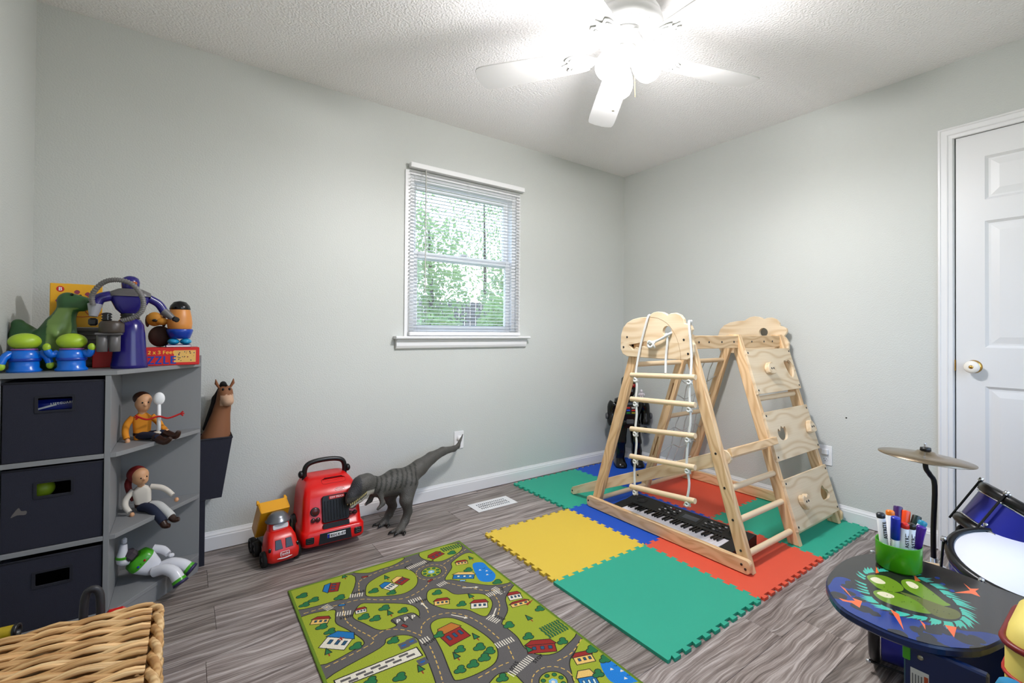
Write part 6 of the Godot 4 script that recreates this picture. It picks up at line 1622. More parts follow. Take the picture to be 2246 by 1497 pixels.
func rug_image() -> Image:
	var K := 1.25   # pixels per millimetre
	var W := int(785 * K); var H := int(1330 * K)
	var im := Image.create(W, H, false, Image.FORMAT_RGB8)
	var road := Color(0.36, 0.345, 0.335); var grass := Color(0.585, 0.635, 0.15); var ink := Color(0.10, 0.09, 0.07)
	var white := Color(0.86, 0.83, 0.76); var dash := Color(0.82, 0.66, 0.33)
	var red := Color(0.56, 0.12, 0.09); var blue := Color(0.06, 0.42, 0.66); var cream := Color(0.88, 0.72, 0.40); var leaf := Color(0.12, 0.42, 0.24)
	im.fill(road)
	var isl := [
		[14, 3, 246, 20, 193, 191, 140, 188, 5, 166, -8, 80], [255, -5, 374, -5, 490, 10, 431, 44, 364, 48, 306, 47], [570, 5, 558, 68, 606, 137, 687, 128, 757, 86, 765, 20, 653, 3],
		[252, 198, 286, 131, 376, 94, 447, 104, 474, 151, 470, 215, 438, 272, 379, 297, 313, 274, 254, 235], [562, 295, 628, 227, 659, 175, 766, 144, 795, 300, 795, 470, 708, 460, 634, 383, 588, 321],
		[457, 346, 491, 334, 528, 365, 543, 423, 593, 455, 639, 496, 637, 562, 587, 618, 559, 617, 530, 544, 466, 492, 433, 414], [692, 574, 743, 531, 795, 522, 797, 700, 795, 880, 702, 929, 641, 933, 597, 901, 585, 853, 597, 789, 594, 714, 598, 693, 656, 643],
		[171, 315, 211, 269, 255, 292, 356, 372, 380, 429, 366, 476, 349, 439, 274, 437, 276, 482, 220, 472, 185, 399, 164, 348], [-8, 231, 112, 243, 113, 286, 103, 339, 127, 402, 153, 487, 146, 518, 116, 524, 5, 532, -10, 400],
		[371, 568, 405, 535, 451, 550, 481, 596, 504, 677, 514, 760, 499, 820, 460, 857, 396, 863, 333, 852, 327, 822, 351, 702], [5, 610, 189, 565, 223, 532, 276, 545, 307, 588, 303, 638, 295, 710, 266, 850, 240, 900, 100, 930, -8, 900, -8, 700],
		[668, 991, 710, 969, 795, 945, 797, 1196, 770, 1240, 690, 1180, 616, 1090, 642, 1026], [384, 930, 449, 903, 486, 930, 490, 990, 500, 1100, 440, 1200, 330, 1230, 250, 1150, 270, 1000], [560, 1190, 640, 1180, 700, 1250, 690, 1345, 420, 1345, 440, 1260], [-8, 990, 120, 1000, 180, 1080, 200, 1345, -8, 1345]]
	for a in isl:
		var p := curve(V(a, K), 5, true)
		im_poly(im, p, grass); im_line(im, p, 4.0, ink, true)
	# roundabouts
	for c in [Vector2(540, 203), Vector2(566, 1030)]:
		im_ell(im, c * K, 44 * K, 44 * K, grass, 4.0, ink, 30)
		for i in 8: im_ell(im, (c + Vector2(cos(TAU * i / 8), sin(TAU * i / 8)) * 31) * K, 7.5 * K, 7.5 * K, leaf, 2.5, ink, 10)
		for i in 6: im_ell(im, (c + Vector2(cos(TAU * i / 6), sin(TAU * i / 6)) * 8) * K, 7 * K, 7 * K, Color(0.45, 0.68, 0.85), 0, ink, 8)
		im_ell(im, c * K, 6 * K, 6 * K, white)
		var ringp := []
		for i in 41: ringp.append((c + Vector2(cos(TAU * i / 40), sin(TAU * i / 40)) * 66) * K)
		im_dash(im, ringp, 16, 12, 4.0, dash)
	# dashed centre lines
	for a in [[19, 205, 87, 210, 132, 222, 221, 236, 283, 285, 366, 331, 450, 312, 493, 281], [227, 194, 247, 126, 264, 91, 358, 63, 449, 58, 508, 47], [615, 172, 713, 127, 772, 101], [555, 326, 615, 416, 675, 487, 773, 499], [672, 517, 654, 588, 609, 647], [150, 248, 137, 340, 152, 412, 185, 510, 133, 536, 10, 555], [189, 497, 239, 484, 295, 527, 326, 586], [333, 575, 354, 534, 404, 510, 464, 523, 507, 573, 532, 651, 541, 769], [328, 656, 317, 725, 292, 830, 260, 930, 200, 980], [544, 813, 523, 881], [389, 880, 466, 876, 502, 879], [635, 967, 699, 966, 777, 931], [416, 360, 410, 437, 402, 484]]:
		im_dash(im, curve(V(a, K), 8), 18, 14, 4.5, dash)
	# zebra crossings
	for a in [[462, 115, 567, 99], [191, 185, 243, 206], [94, 195, 108, 238], [117, 283, 171, 303], [368, 367, 429, 369], [513, 327, 564, 316], [642, 510, 701, 509], [695, 474, 707, 542], [572, 632, 593, 689], [310, 617, 352, 616], [509, 788, 587, 792], [474, 929, 584, 901]]:
		var p0 := Vector2(a[0], a[1]); var p1 := Vector2(a[2], a[3])
		var d := (p1 - p0).normalized(); var s := Vector2(-d.y, d.x)
		var n := int(p0.distance_to(p1) / 9.0)
		for i in n:
			var c := p0 + d * (i + 0.5) * 9.0
			im_line(im, [(c - s * 13) * K, (c + s * 13) * K], 5.2, white)
	# arrows and parking bays
	for a in [[412, 450, 408, 408], [468, 540, 503, 588], [628, 604, 594, 638], [590, 400, 640, 430]]:
		var p0 := Vector2(a[0], a[1]); var p1 := Vector2(a[2], a[3]); var d := (p1 - p0).normalized(); var s := Vector2(-d.y, d.x)
		im_line(im, [p0 * K, p1 * K], 6, white)
		im_poly(im, [(p1 + d * 10) * K, (p1 + s * 8 - d * 4) * K, (p1 - s * 8 - d * 4) * K], white)
	for i in 4:
		var q := Vector2(276 + i * 28, 440 + i * 4)
		im_line(im, [q * K, (q + Vector2(4, 38)) * K], 4, ink)
	# ponds, fields
	for a in [[724, 251, 768, 264, 766, 318, 759, 391, 719, 429, 680, 400, 689, 341], [743, 1055, 778, 1076, 781, 1136, 787, 1183, 736, 1162, 710, 1127]]:
		var p := curve(V(a, K), 5, true)
		im_poly(im, p, Color(0.07, 0.47, 0.78))
		var c := Vector2.ZERO
		for q in p: c += q
		c /= p.size()
		for o in [Vector2(-16, -30), Vector2(10, 0), Vector2(-8, 36)]: im_poly(im, [c + o, c + o + Vector2(12, -10), c + o + Vector2(16, 6)], white)
		for o in [Vector2(14, -40), Vector2(18, 26)]: im_line(im, [c + o, c + o + Vector2(8, 8), c + o + Vector2(16, 3)], 2.5, ink)
	for f in [[Vector2(690, 800), Vector2(770, 800), 66.0], [Vector2(672, 22), Vector2(762, 26), 40.0]]:
		for i in 8:
			var a: Vector2 = f[0].lerp(f[1], i / 7.0)
			var pts := []
			for k in 9: pts.append((a + Vector2(sin(k * 2.2) * 2.2, f[2] * k / 8.0)) * K)
			im_line(im, pts, 9, ink); im_line(im, pts, 5, leaf)
	# runway and hangars
	for a in [[25, 628, 290, 634, 290, 684, 25, 668]]:
		var p := V(a, K)
		im_poly(im, p, white); im_line(im, p, 5, ink, true)
		for i in 5: im_poly(im, [Vector2(40 + i * 46, 640) * K, Vector2(70 + i * 46, 641) * K, Vector2(70 + i * 46, 651) * K, Vector2(40 + i * 46, 650) * K], road)
		for i in 5: im_poly(im, [Vector2(60 + i * 46, 656) * K, Vector2(88 + i * 46, 657) * K, Vector2(88 + i * 46, 667) * K, Vector2(60 + i * 46, 666) * K], road)
	for c in [Vector2(258, 600), Vector2(288, 596), Vector2(278, 712)]:
		im_poly(im, [(c + Vector2(-16, -17)) * K, (c + Vector2(16, -17)) * K, (c + Vector2(16, 17)) * K, (c + Vector2(-16, 17)) * K], Color(0.33, 0.33, 0.35))
		im_ell(im, c * K, 9 * K, 5 * K, Color(0.1, 0.35, 0.62))
	# houses: centre, size, turn, wall, roof
	var houses := [[148, 77, 60, 52, -1.2, red, blue], [621, 70, 62, 44, -0.3, red, red], [420, 640, 72, 92, -0.1, red, Color(0.7, 0.42, 0.15)], [635, 879, 84, 56, 0.5, red, red], [734, 575, 46, 48, 0.3, white, red], [722, 630, 66, 30, 0.2, cream, red], [61, 285, 52, 40, 0.5, cream, red], [589, 541, 56, 50, 0.5, white, red], [477, 439, 50, 40, 0.4, cream, red], [689, 206, 46, 34, 0.3, cream, red], [714, 1005, 56, 46, 0.35, cream, red], [643, 315, 78, 48, 0.6, blue, cream], [85, 440, 78, 78, 0.75, white, blue], [658, 1085, 50, 70, 0.4, blue, cream], [345, 205, 40, 62, -0.5, white, blue], [400, 190, 44, 56, -0.5, red, cream], [200, 310, 34, 32, 0.2, white, red], [90, 1120, 80, 60, 0.2, cream, red], [380, 1080, 80, 70, 0.3, blue, red], [560, 1290, 80, 50, 0.0, red, cream]]
	for h in houses:
		var c := Vector2(h[0], h[1]); var w: float = h[2] / 1.7; var hh: float = h[3] / 1.7
		var tf := func(x: float, y: float) -> Vector2: return (c + Vector2(x, y).rotated(h[4])) * K
		var wall := [tf.call(-w, -hh * 0.35), tf.call(w, -hh * 0.35), tf.call(w, hh), tf.call(-w, hh)]
		var roof := [tf.call(-w * 1.15, -hh * 0.25), tf.call(-w * 0.6, -hh), tf.call(w * 0.75, -hh), tf.call(w * 1.15, -hh * 0.25)]
		im_poly(im, wall, h[5]); im_line(im, wall, 3.5, ink, true)
		im_poly(im, roof, h[6]); im_line(im, roof, 3.5, ink, true)
		for x in [-0.62, -0.05, 0.5]:
			var q := [tf.call(w * x, hh * 0.02), tf.call(w * (x + 0.26), hh * 0.02), tf.call(w * (x + 0.26), hh * 0.5), tf.call(w * x, hh * 0.5)]
			im_poly(im, q, Color(0.12, 0.3, 0.42) if h[5] != blue else Color(0.75, 0.85, 0.85)); im_line(im, q, 2.0, ink, true)
	im_line(im, [Vector2(95, 428) * K, Vector2(95, 448) * K], 6, red); im_line(im, [Vector2(85, 438) * K, Vector2(105, 438) * K], 6, red)
	im_poly(im, V([735, 650, 785, 640, 738, 662], K), red)
	# trees
	var tr := [38, 71, 69, 129, 33, 144, 215, 22, 157, 172, 283, 205, 338, 260, 361, 137, 696, 94, 489, 370, 532, 500, 588, 478, 278, 348, 228, 394, 330, 406, 283, 397, 197, 359, 56, 328, 73, 374, 41, 486, 125, 508, 238, 554, 379, 619, 479, 708, 462, 759, 479, 796, 403, 730, 378, 756, 449, 813, 404, 817, 359, 815, 744, 199, 733, 446, 681, 283, 762, 706, 694, 733, 609, 719, 629, 812, 710, 903, 592, 873, 763, 993, 765, 1052, 701, 1086, 259, 742, 193, 733, 115, 696, 448, 923, 60, 760, 150, 820, 90, 860, 30, 1060, 120, 1200, 320, 1160, 420, 1150, 640, 1230, 740, 1210]
	for i in range(0, tr.size(), 2):
		var c := Vector2(tr[i], tr[i + 1]) * K
		var k := (i / 2) % 4
		if k == 3:
			im_line(im, [c, c + Vector2(0, 26)], 5, red)
			var p := [c + Vector2(0, -34), c + Vector2(14, 8), c + Vector2(-14, 8)]
			im_poly(im, p, leaf); im_line(im, p, 3.5, ink, true)
		else:
			im_line(im, [c, c + Vector2(18, 14)], 6, red)
			for o in [Vector2(-9, 2), Vector2(7, -7), Vector2(5, 8)]: im_ell(im, c + o * 1.3, 18 - k, 16 - k, ink, 0, ink, 12)
			for o in [Vector2(-9, 2), Vector2(7, -7), Vector2(5, 8)]: im_ell(im, c + o * 1.3, 15 - k, 13 - k, leaf, 0, ink, 12)
	# little cars
	for a in [[287, 72, 0.3, red], [150, 232, 0.4, blue], [505, 268, -0.4, red], [300, 500, 1.2, red], [618, 350, 0.6, Color(0.5, 0.7, 0.85)]]:
		var c := Vector2(a[0], a[1]); var pts := []
		for q in rrect(26, 12, 4, 3): pts.append((c + q.rotated(a[2])) * K)
		im_poly(im, pts, a[3]); im_line(im, pts, 3, ink, true)
	# woven border and yarn grain
	var bd := Color(0.40, 0.50, 0.10)
	for r in [Rect2i(0, 0, W, 9), Rect2i(0, H - 9, W, 9), Rect2i(0, 0, 9, H), Rect2i(W - 9, 0, 9, H)]: im.fill_rect(r, bd)
	var nz := noise(0.35, FastNoiseLite.TYPE_SIMPLEX, 1, 8).get_image(W, H)
	var nd := nz.get_data(); var d := im.get_data()
	for i in W * H:
		var f := 0.80 + nd[i] / 255.0 * 0.36
		d[i * 3] = mini(255, int(d[i * 3] * f)); d[i * 3 + 1] = mini(255, int(d[i * 3 + 1] * f)); d[i * 3 + 2] = mini(255, int(d[i * 3 + 2] * f))
	return Image.create_from_data(W, H, false, Image.FORMAT_RGB8, d)

func build_rug():
	var r := thing("play_rug", "green play rug printed with roads, houses and trees", "rug", Vector3(-2.3175, 0, 1.295))
	var g := G.new()
	g.planar(Vector4(1 / 0.785, 0, 0, 0.5), Vector4(0, 0, 1 / 1.33, 0.5))
	g.box(Vector3(0, 0.0035, 0), Vector3(0.785, 0.006, 1.33), 0.0015)
	part("pile", g, mat(Color.WHITE, 0.95, 0.0, {"albedo_texture": ImageTexture.create_from_image(rug_image())}), r)
	var p := []
	for q in [[-1, -1], [1, -1], [1, 1], [-1, 1]]: p.append(Vector3(q[0] * 0.3925, 0.0038, q[1] * 0.665))
	part("edge_binding", G.new().tube(p, 0.0042, 8, false, true), mat(Color(0.36, 0.47, 0.09), 0.9), r)
	# printed words lie flat in the pile
	var ink := mat(Color(0.1, 0.09, 0.08), 0.95)
	for a in [[143, 322, 0.2], [337, 636, -0.2], [478, 92, 2.9], [572, 116, -0.2], [231, 178, 3.3], [412, 388, 0.2], [606, 664, 1.2], [506, 903, 2.7], [590, 922, -0.3], [714, 512, 2.0]]:
		part("road_word", text_mesh("STOP", 0.014, 0.0004), ink, r, Transform3D(Basis(Vector3.UP, -a[2]) * Basis(Vector3.RIGHT, -PI / 2), Vector3(a[0] / 1000.0 - 0.3925, 0.0067, a[1] / 1000.0 - 0.665)))
	for a in [[292, 460], [320, 464], [347, 468]]:
		part("parking_letter", text_mesh("P", 0.022, 0.0004), mat(Color(0.86, 0.83, 0.76), 0.95), r, Transform3D(Basis(Vector3.UP, -0.3) * Basis(Vector3.RIGHT, -PI / 2), Vector3(a[0] / 1000.0 - 0.3925, 0.0067, a[1] / 1000.0 - 0.665)))

# ---------------------------------------------------------------- child's desk with printed top
func desk_image() -> Image:
	# 2 px per mm; x from -1.96, z from 2.28
	var W := 860; var H := 800
	var im := Image.create(W, H, false, Image.FORMAT_RGB8)
	im.fill(Color(0.15, 0.145, 0.14))
	var bl := Color(0.04, 0.19, 0.48); var r := RandomNumberGenerator.new(); r.seed = 12
	# blue scale pattern along the near edge
	im_poly(im, curve(V([-30, 30, 90, 50, 190, 70, 300, 60, 330, 110, 230, 200, 190, 330, 210, 420, 260, 520, 330, 600, 320, 760, -30, 840], 1.0), 5, true), bl)
	for i in 46:
		var c := Vector2(r.randf_range(0, 300), r.randf_range(40, 760))
		var pts := []
		var rr := r.randf_range(16, 36)
		for k in 8: pts.append(c + Vector2(cos(TAU * k / 8) * rr * r.randf_range(0.8, 1.2), sin(TAU * k / 8) * rr * r.randf_range(0.8, 1.2)))
		im_poly(im, curve(pts, 3, true), Color(0.13, 0.14, 0.17))
	for c in [Vector2(640, 380), Vector2(600, 420), Vector2(690, 350)]: im_ell(im, c, 14, 10, bl)
	var teal := Color(0.24, 0.67, 0.58); var org := Color(0.90, 0.40, 0.22)
	# leafy fringe round the motif
	var rim := curve(V([442, 140, 540, 172, 620, 230, 608, 298, 578, 366, 526, 412, 504, 444, 404, 490, 332, 492, 280, 462, 260, 414, 218, 348, 208, 274, 268, 208], 1.0), 7, true)
	var ctr := Vector2(400, 330)
	for i in rim.size():
		var p: Vector2 = rim[i]
		var o := (p - ctr).normalized().rotated(0.55)
		var s := Vector2(-o.y, o.x)
		var l := r.randf_range(38, 74)
		im_poly(im, [p - s * 9, p + o * l * 0.5 - s * 10, p + o * l, p + o * l * 0.5 + s * 3, p + s * 9], teal if i % 5 else Color(0.13, 0.13, 0.12))
	im_poly(im, rim, Color(0.13, 0.13, 0.115))
	for a in [[434, 144, 502, 184, 498, 236, 458, 278, 410, 286, 358, 256, 358, 206], [524, 256, 576, 292, 534, 352, 468, 418, 446, 446, 402, 414, 418, 350, 448, 288], [296, 212, 350, 234, 380, 306, 354, 380, 316, 412, 284, 402, 254, 338, 248, 258]]:
		im_poly(im, curve(V(a, 1.0), 5, true), Color(0.40, 0.52, 0.13))
	im_poly(im, curve(V([394, 284, 412, 344, 414, 424, 418, 470, 386, 490, 340, 486, 302, 458, 302, 414, 362, 356], 1.0), 5, true), Color(0.36, 0.37, 0.17))
	for a in [[420, 162, 460, 176, 442, 214, 418, 218, 398, 194], [522, 272, 544, 288, 524, 318, 490, 320, 484, 298], [300, 224, 336, 238, 338, 274, 314, 282, 288, 258]]:
		im_poly(im, curve(V(a, 1.0), 5, true), Color(0.85, 0.80, 0.66))
	for a in [[130, 116, 116, 138, 126, 170, 150, 190, 236, 100, 224, 126, 166, 174, 172, 210, 106, 222, 120, 188, 104, 160], [586, 430, 672, 468, 732, 434, 694, 466, 724, 490, 684, 484, 638, 508, 640, 478], [646, 270, 588, 312, 566, 296], [584, 136, 520, 168, 500, 160], [202, 300, 186, 336, 72, 382], [208, 398, 188, 420, 144, 432], [248, 468, 268, 500, 176, 510]]:
		im_poly(im, V(a, 1.0), org)
	for i in 30:
		var c := Vector2(r.randf_range(300, 540), r.randf_range(220, 470))
		if Geometry2D.is_point_in_polygon(c, PackedVector2Array(rim)): im_ell(im, c, 3, 2, Color(0.18, 0.22, 0.08), 0, Color.BLACK, 6)
	return im

func build_desk():
	var O := Vector3(-1.745, 0, 2.46)
	var d := thing("kids_desk", "dark blue child's desk with a green and teal creature print on its rounded top", "desk", O)
	var navy := mat(Color(0.015, 0.115, 0.30), 0.3)
	var pts := []
	for q in [[-1.86, 2.308], [-1.794, 2.291], [-1.714, 2.286], [-1.654, 2.293], [-1.611, 2.308], [-1.565, 2.335], [-1.538, 2.387], [-1.535, 2.453], [-1.548, 2.515], [-1.56, 2.58], [-1.575, 2.65], [-1.65, 2.675], [-1.725, 2.655], [-1.755, 2.602], [-1.805, 2.592], [-1.872, 2.573], [-1.913, 2.543], [-1.937, 2.512], [-1.95, 2.475], [-1.953, 2.436], [-1.943, 2.378], [-1.915, 2.343]]: pts.append(Vector2(q[0], q[1]))
	var poly := curve2(pts, 3)
	var loc := PackedVector2Array()
	for q in poly: loc.append(q - Vector2(O.x, O.z))
	var fl := Basis(Vector3(1, 0, 0), Vector3(0, 0, 1), Vector3(0, -1, 0))
	part("table_top", G.new().prism(loc, 0.018, fl, Vector3(0, 0.4985, 0), 0.004), navy, d)
	var ins := PackedVector2Array()
	for q in loc: ins.append(q * 0.985)
	var g := G.new()
	g.planar(Vector4(2000.0 / 860, 0, 0, (O.x + 1.96) * 2000.0 / 860), Vector4(0, 0, 2000.0 / 800, (O.z - 2.28) * 2000.0 / 800))
	g.prism(ins, 0.001, fl, Vector3(0, 0.4997, 0), 0.0003)
	part("printed_surface", g, mat(Color.WHITE, 0.13, 0.0, {"albedo_texture": ImageTexture.create_from_image(desk_image())}), d)
	# side panel under the top, facing -x, and its twin
	var sp := part("side_panel", G.new().box(Vector3(-0.17, 0.24, 0.07), Vector3(0.016, 0.48, 0.12), 0.003), navy, d)
	part("side_panel", G.new().box(Vector3(0.17, 0.24, 0.07), Vector3(0.016, 0.48, 0.12), 0.003), navy, d)
	part("foot_bar", G.new().box(Vector3(0.0, 0.03, 0.08), Vector3(0.324, 0.05, 0.03), 0.004), navy, d)
	part("screw_cap", G.new().lathe([Vector2(0, 0.0015), Vector2(0.004, 0.0015), Vector2(0.005, 0)], 12, Vector3(-0.178, 0.46, 0.036), yto(Vector3(-1, 0, 0))), mat(Color(0.6, 0.58, 0.5), 0.3, 0.8), sp)
	part("green_tab", G.new().box(Vector3(-0.179, 0.462, 0.015), Vector3(0.004, 0.03, 0.012), 0.001), mat(Color(0.25, 0.6, 0.08), 0.4), sp)
	var st := part("sticker", G.new().box(Vector3(-0.1785, 0.39, 0.035), Vector3(0.0008, 0.09, 0.028)), mat(Color(0.78, 0.78, 0.76), 0.6), sp)
	part("sticker_band", G.new().box(Vector3(-0.1792, 0.388, 0.045), Vector3(0.0006, 0.08, 0.006)), mat(Color(0.65, 0.25, 0.1), 0.6), st)
	for k in 4: part("sticker_print", G.new().box(Vector3(-0.1792, 0.39, 0.0245 + k * 0.0045), Vector3(0.0005, 0.07, 0.0018)), mat(Color(0.4, 0.4, 0.4), 0.7), st)
	# marker cup
	var cup := thing("pen_cup", "lime green plastic cup full of markers on the kids' desk", "cup", Vector3(-1.628, 0.4998, 2.383))
	part("cup", G.new().lathe([Vector2(0, 0.0), Vector2(0.042, 0.0), Vector2(0.046, 0.005), Vector2(0.047, 0.062), Vector2(0.0465, 0.064), Vector2(0.0445, 0.062), Vector2(0.043, 0.006), Vector2(0, 0.004)], 36), mat(Color(0.24, 0.60, 0.03), 0.25), cup)
	var mk := [[-0.033, -0.014, -0.12, 0.0, Color(0.12, 0.15, 0.18), "grey", 0, 0.118], [-0.018, 0.01, -0.06, 0.1, Color(0.03, 0.15, 0.62), "dark blue", 1, 0.12], [-0.004, -0.018, 0.0, -0.1, Color(0.9, 0.45, 0.03), "orange-yellow", 0, 0.12], [-0.002, 0.02, 0.0, 0.1, Color(0.75, 0.08, 0.04), "red", 0, 0.106], [0.014, 0.024, 0.0, 0.1, Color(0.04, 0.03, 0.03), "black", 0, 0.106], [0.012, -0.02, 0.3, -0.35, Color(0.22, 0.07, 0.33), "plum purple", 1, 0.135], [0.022, -0.012, 0.35, -0.3, Color(0.9, 0.27, 0.05), "bright orange", 1, 0.128], [0.03, 0.0, 0.5, -0.25, Color(0.02, 0.14, 0.12), "dark green", 1, 0.125], [0.028, 0.014, 0.4, 0.0, Color(0.1, 0.5, 0.6), "turquoise", 0, 0.115], [0.03, 0.026, 0.15, 0.12, Color(0.25, 0.05, 0.5), "violet", 1, 0.104]]
	for m in mk:
		var fwd := Vector3(-0.597, 0, 0.802); var rt := Vector3(0.802, 0, 0.597)
		var dir: Vector3 = (Vector3.UP + rt * m[2] + fwd * m[3]).normalized()
		var base: Vector3 = rt * m[0] * 0.8 + fwd * m[1] * 0.8 + Vector3(0, 0.006, 0)
		base = Vector3(base.x, 0.006, base.z) - Vector3(dir.x, 0, dir.z) * 0.04
		if Vector2(base.x, base.z).length() > 0.03: base = Vector3(base.x, 0, base.z).normalized() * 0.03 + Vector3(0, 0.006, 0)
		var t := thing("marker_pen", "white marker with a %s cap in the green cup" % m[5] if m[6] == 1 else "white marker with a %s end standing in the green cup" % m[5], "marker", cup.position + base)
		t.basis = yto(dir)
		var L: float = m[7]
		part("barrel", G.new().lathe([Vector2(0, 0), Vector2(0.0085, 0.001), Vector2(0.0092, 0.004), Vector2(0.0092, L), Vector2(0.007, L + 0.001), Vector2(0, L + 0.001)], 16), M.white, t)
		if m[6] == 1: part("cap", G.new().lathe([Vector2(0.0096, L - 0.05), Vector2(0.0102, L - 0.049), Vector2(0.0098, L + 0.003), Vector2(0.009, L + 0.005), Vector2(0, L + 0.005)], 18), mat(m[4], 0.3), t)
		else: part("end_plug", G.new().lathe([Vector2(0.0094, L - 0.004), Vector2(0.0096, L + 0.004), Vector2(0.007, L + 0.007), Vector2(0, L + 0.008)], 18), mat(m[4], 0.3), t)
		part("lettering", text_mesh("ASTRITE", 0.008, 0.0004), M.dark, t, Transform3D(t.basis.inverse() * Basis(rt, Vector3.UP, fwd) * Basis(Vector3.BACK, PI / 2 - m[2] * 0.9), t.basis.inverse() * (dir * (L * 0.72) + fwd * 0.0095)) if m[6] == 0 else Transform3D(Basis(Vector3.BACK, PI / 2), Vector3(0, L * 0.4, 0.0093)))
	# soft lunch bag and a pale blue cloth on a low seat
	var seat := thing("child_chair", "dark blue child's chair below the yellow bag at the photo's right edge", "chair", Vector3(-1.87, 0, 2.74))
	part("seat_board", G.new().box(Vector3(0, 0.262, 0), Vector3(0.34, 0.018, 0.27), 0.004), navy, seat)
	for s in [-1.0, 1.0]: part("seat_side", G.new().box(Vector3(s * 0.16, 0.126, 0), Vector3(0.016, 0.252, 0.25), 0.003), navy, seat)
	var bag := thing("lunch_bag", "yellow soft lunch bag with red piping beside the kids' desk", "bag", Vector3(-1.862, 0.2715, 2.722), 0.0)
	var ym := mat(Color(0.88, 0.80, 0.40), 0.6); var rm := mat(Color(0.45, 0.02, 0.025), 0.4)
	var rr := func(w: float, dd: float, y: float) -> Array:
		var out := []
		for q in rrect(w, dd, 0.045, 6): out.append(Vector3(q.x, y, -q.y))
		return out
	part("body", G.new().loft([rr.call(0.18, 0.2, 0.0), rr.call(0.2, 0.22, 0.012), rr.call(0.206, 0.226, 0.1), rr.call(0.204, 0.224, 0.285), rr.call(0.196, 0.216, 0.312), rr.call(0.17, 0.19, 0.328), rr.call(0.1, 0.12, 0.335)]), ym, bag)
	for y in [0.292, 0.16]: part("piping", G.new().tube(rr.call(0.208, 0.228, y), 0.0055, 8, false, true), rm, bag)
	part("zip_tape", G.new().tube(rr.call(0.207, 0.227, 0.24), 0.003, 6, false, true), mat(Color(0.65, 0.1, 0.05), 0.5), bag)
	part("pocket", G.new().prism(rrect(0.1, 0.1, 0.02, 4, Vector2(0.0, 0.085)), 0.012, Basis(Vector3(0, 0, 1), Vector3.UP, Vector3(-1, 0, 0)), Vector3(-0.1, 0, 0.02), 0.004), rm, bag)
	part("zip_pull", G.new().tube(curve([Vector3(-0.108, 0.14, -0.06), Vector3(-0.116, 0.12, -0.058), Vector3(-0.114, 0.1, -0.056)], 3), 0.003, 6), M.chrome, bag)
	var cl := thing("blue_cloth", "pale blue fabric bunched up between desk and yellow bag", "cloth", Vector3(-1.995, 0.2715, 2.635))
	part("fabric", G.new().blob([[Vector3(0, 0.03, 0), Vector3(0.012, 0.23, -0.005), 0.03, 0.018], [Vector3(-0.02, 0.03, 0.03), Vector3(0.002, 0.2, 0.01), 0.026, 0.014], [Vector3(0.0, 0.02, -0.005), Vector3(0.005, 0.24, -0.012), 0.022, 0.01]], 0.007, 120.0), mat(Color(0.16, 0.5, 0.66), 0.85), cl)

# ---------------------------------------------------------------- junior drum kit
func drum(parent: Node3D, called: String, c: Vector3, n: Vector3, r: float, h: float, lugs: int):
	# head centre c, outward normal n
	var b := yto(n)
	var blue := mat(Color(0.01, 0.09, 0.62), 0.18, 0.55, {"clearcoat_enabled": true, "clearcoat": 0.6})
	var hoop := mat(Color(0.03, 0.03, 0.033), 0.3)
	var sh := part(called, G.new().lathe([Vector2(r, -h), Vector2(r, -0.004)], 48, Vector3.ZERO, b), blue, parent, Transform3D(Basis.IDENTITY, c - parent.position))
	part("drum_head", G.new().lathe([Vector2(0, 0.001), Vector2(r * 0.97, 0.001), Vector2(r * 1.0, -0.003)], 48, Vector3.ZERO, b), mat(Color(0.88, 0.88, 0.9), 0.45), sh)
	part("bottom_head", G.new().lathe([Vector2(0, -h - 0.001), Vector2(r, -h - 0.001)], 48, Vector3.ZERO, b), mat(Color(0.85, 0.85, 0.87), 0.45), sh)
	for y in [0.0, -h]:
		var q := 1.0 if y == 0.0 else -1.0
		part("hoop", G.new().lathe([Vector2(r * 0.955, y + q * 0.004), Vector2(r * 1.0, y + q * 0.009), Vector2(r * 1.075, y + q * 0.004), Vector2(r * 1.085, y - q * 0.006), Vector2(r * 1.06, y - q * 0.018), Vector2(r * 1.01, y - q * 0.02)], 48, Vector3.ZERO, b), hoop, sh)
		part("hoop_edge", G.new().lathe([Vector2(r * 1.005, y - q * 0.02), Vector2(r * 1.05, y - q * 0.0225), Vector2(r * 1.005, y - q * 0.025)], 48, Vector3.ZERO, b), M.chrome, sh)
	for k in lugs:
		var a := TAU * k / lugs + 0.4
		var e := b * Vector3(cos(a), 0, sin(a))
		var top: Vector3 = e * r * 1.1
		part("tension_rod", G.new().tube([top + b.y * 0.012, top - b.y * (h + 0.012)], 0.0032, 8), hoop, sh)
		part("lug", G.new().lathe([Vector2(0, 0.016), Vector2(0.006, 0.015), Vector2(0.007, 0.004), Vector2(0, 0.003)], 10, top, b), M.chrome, sh)

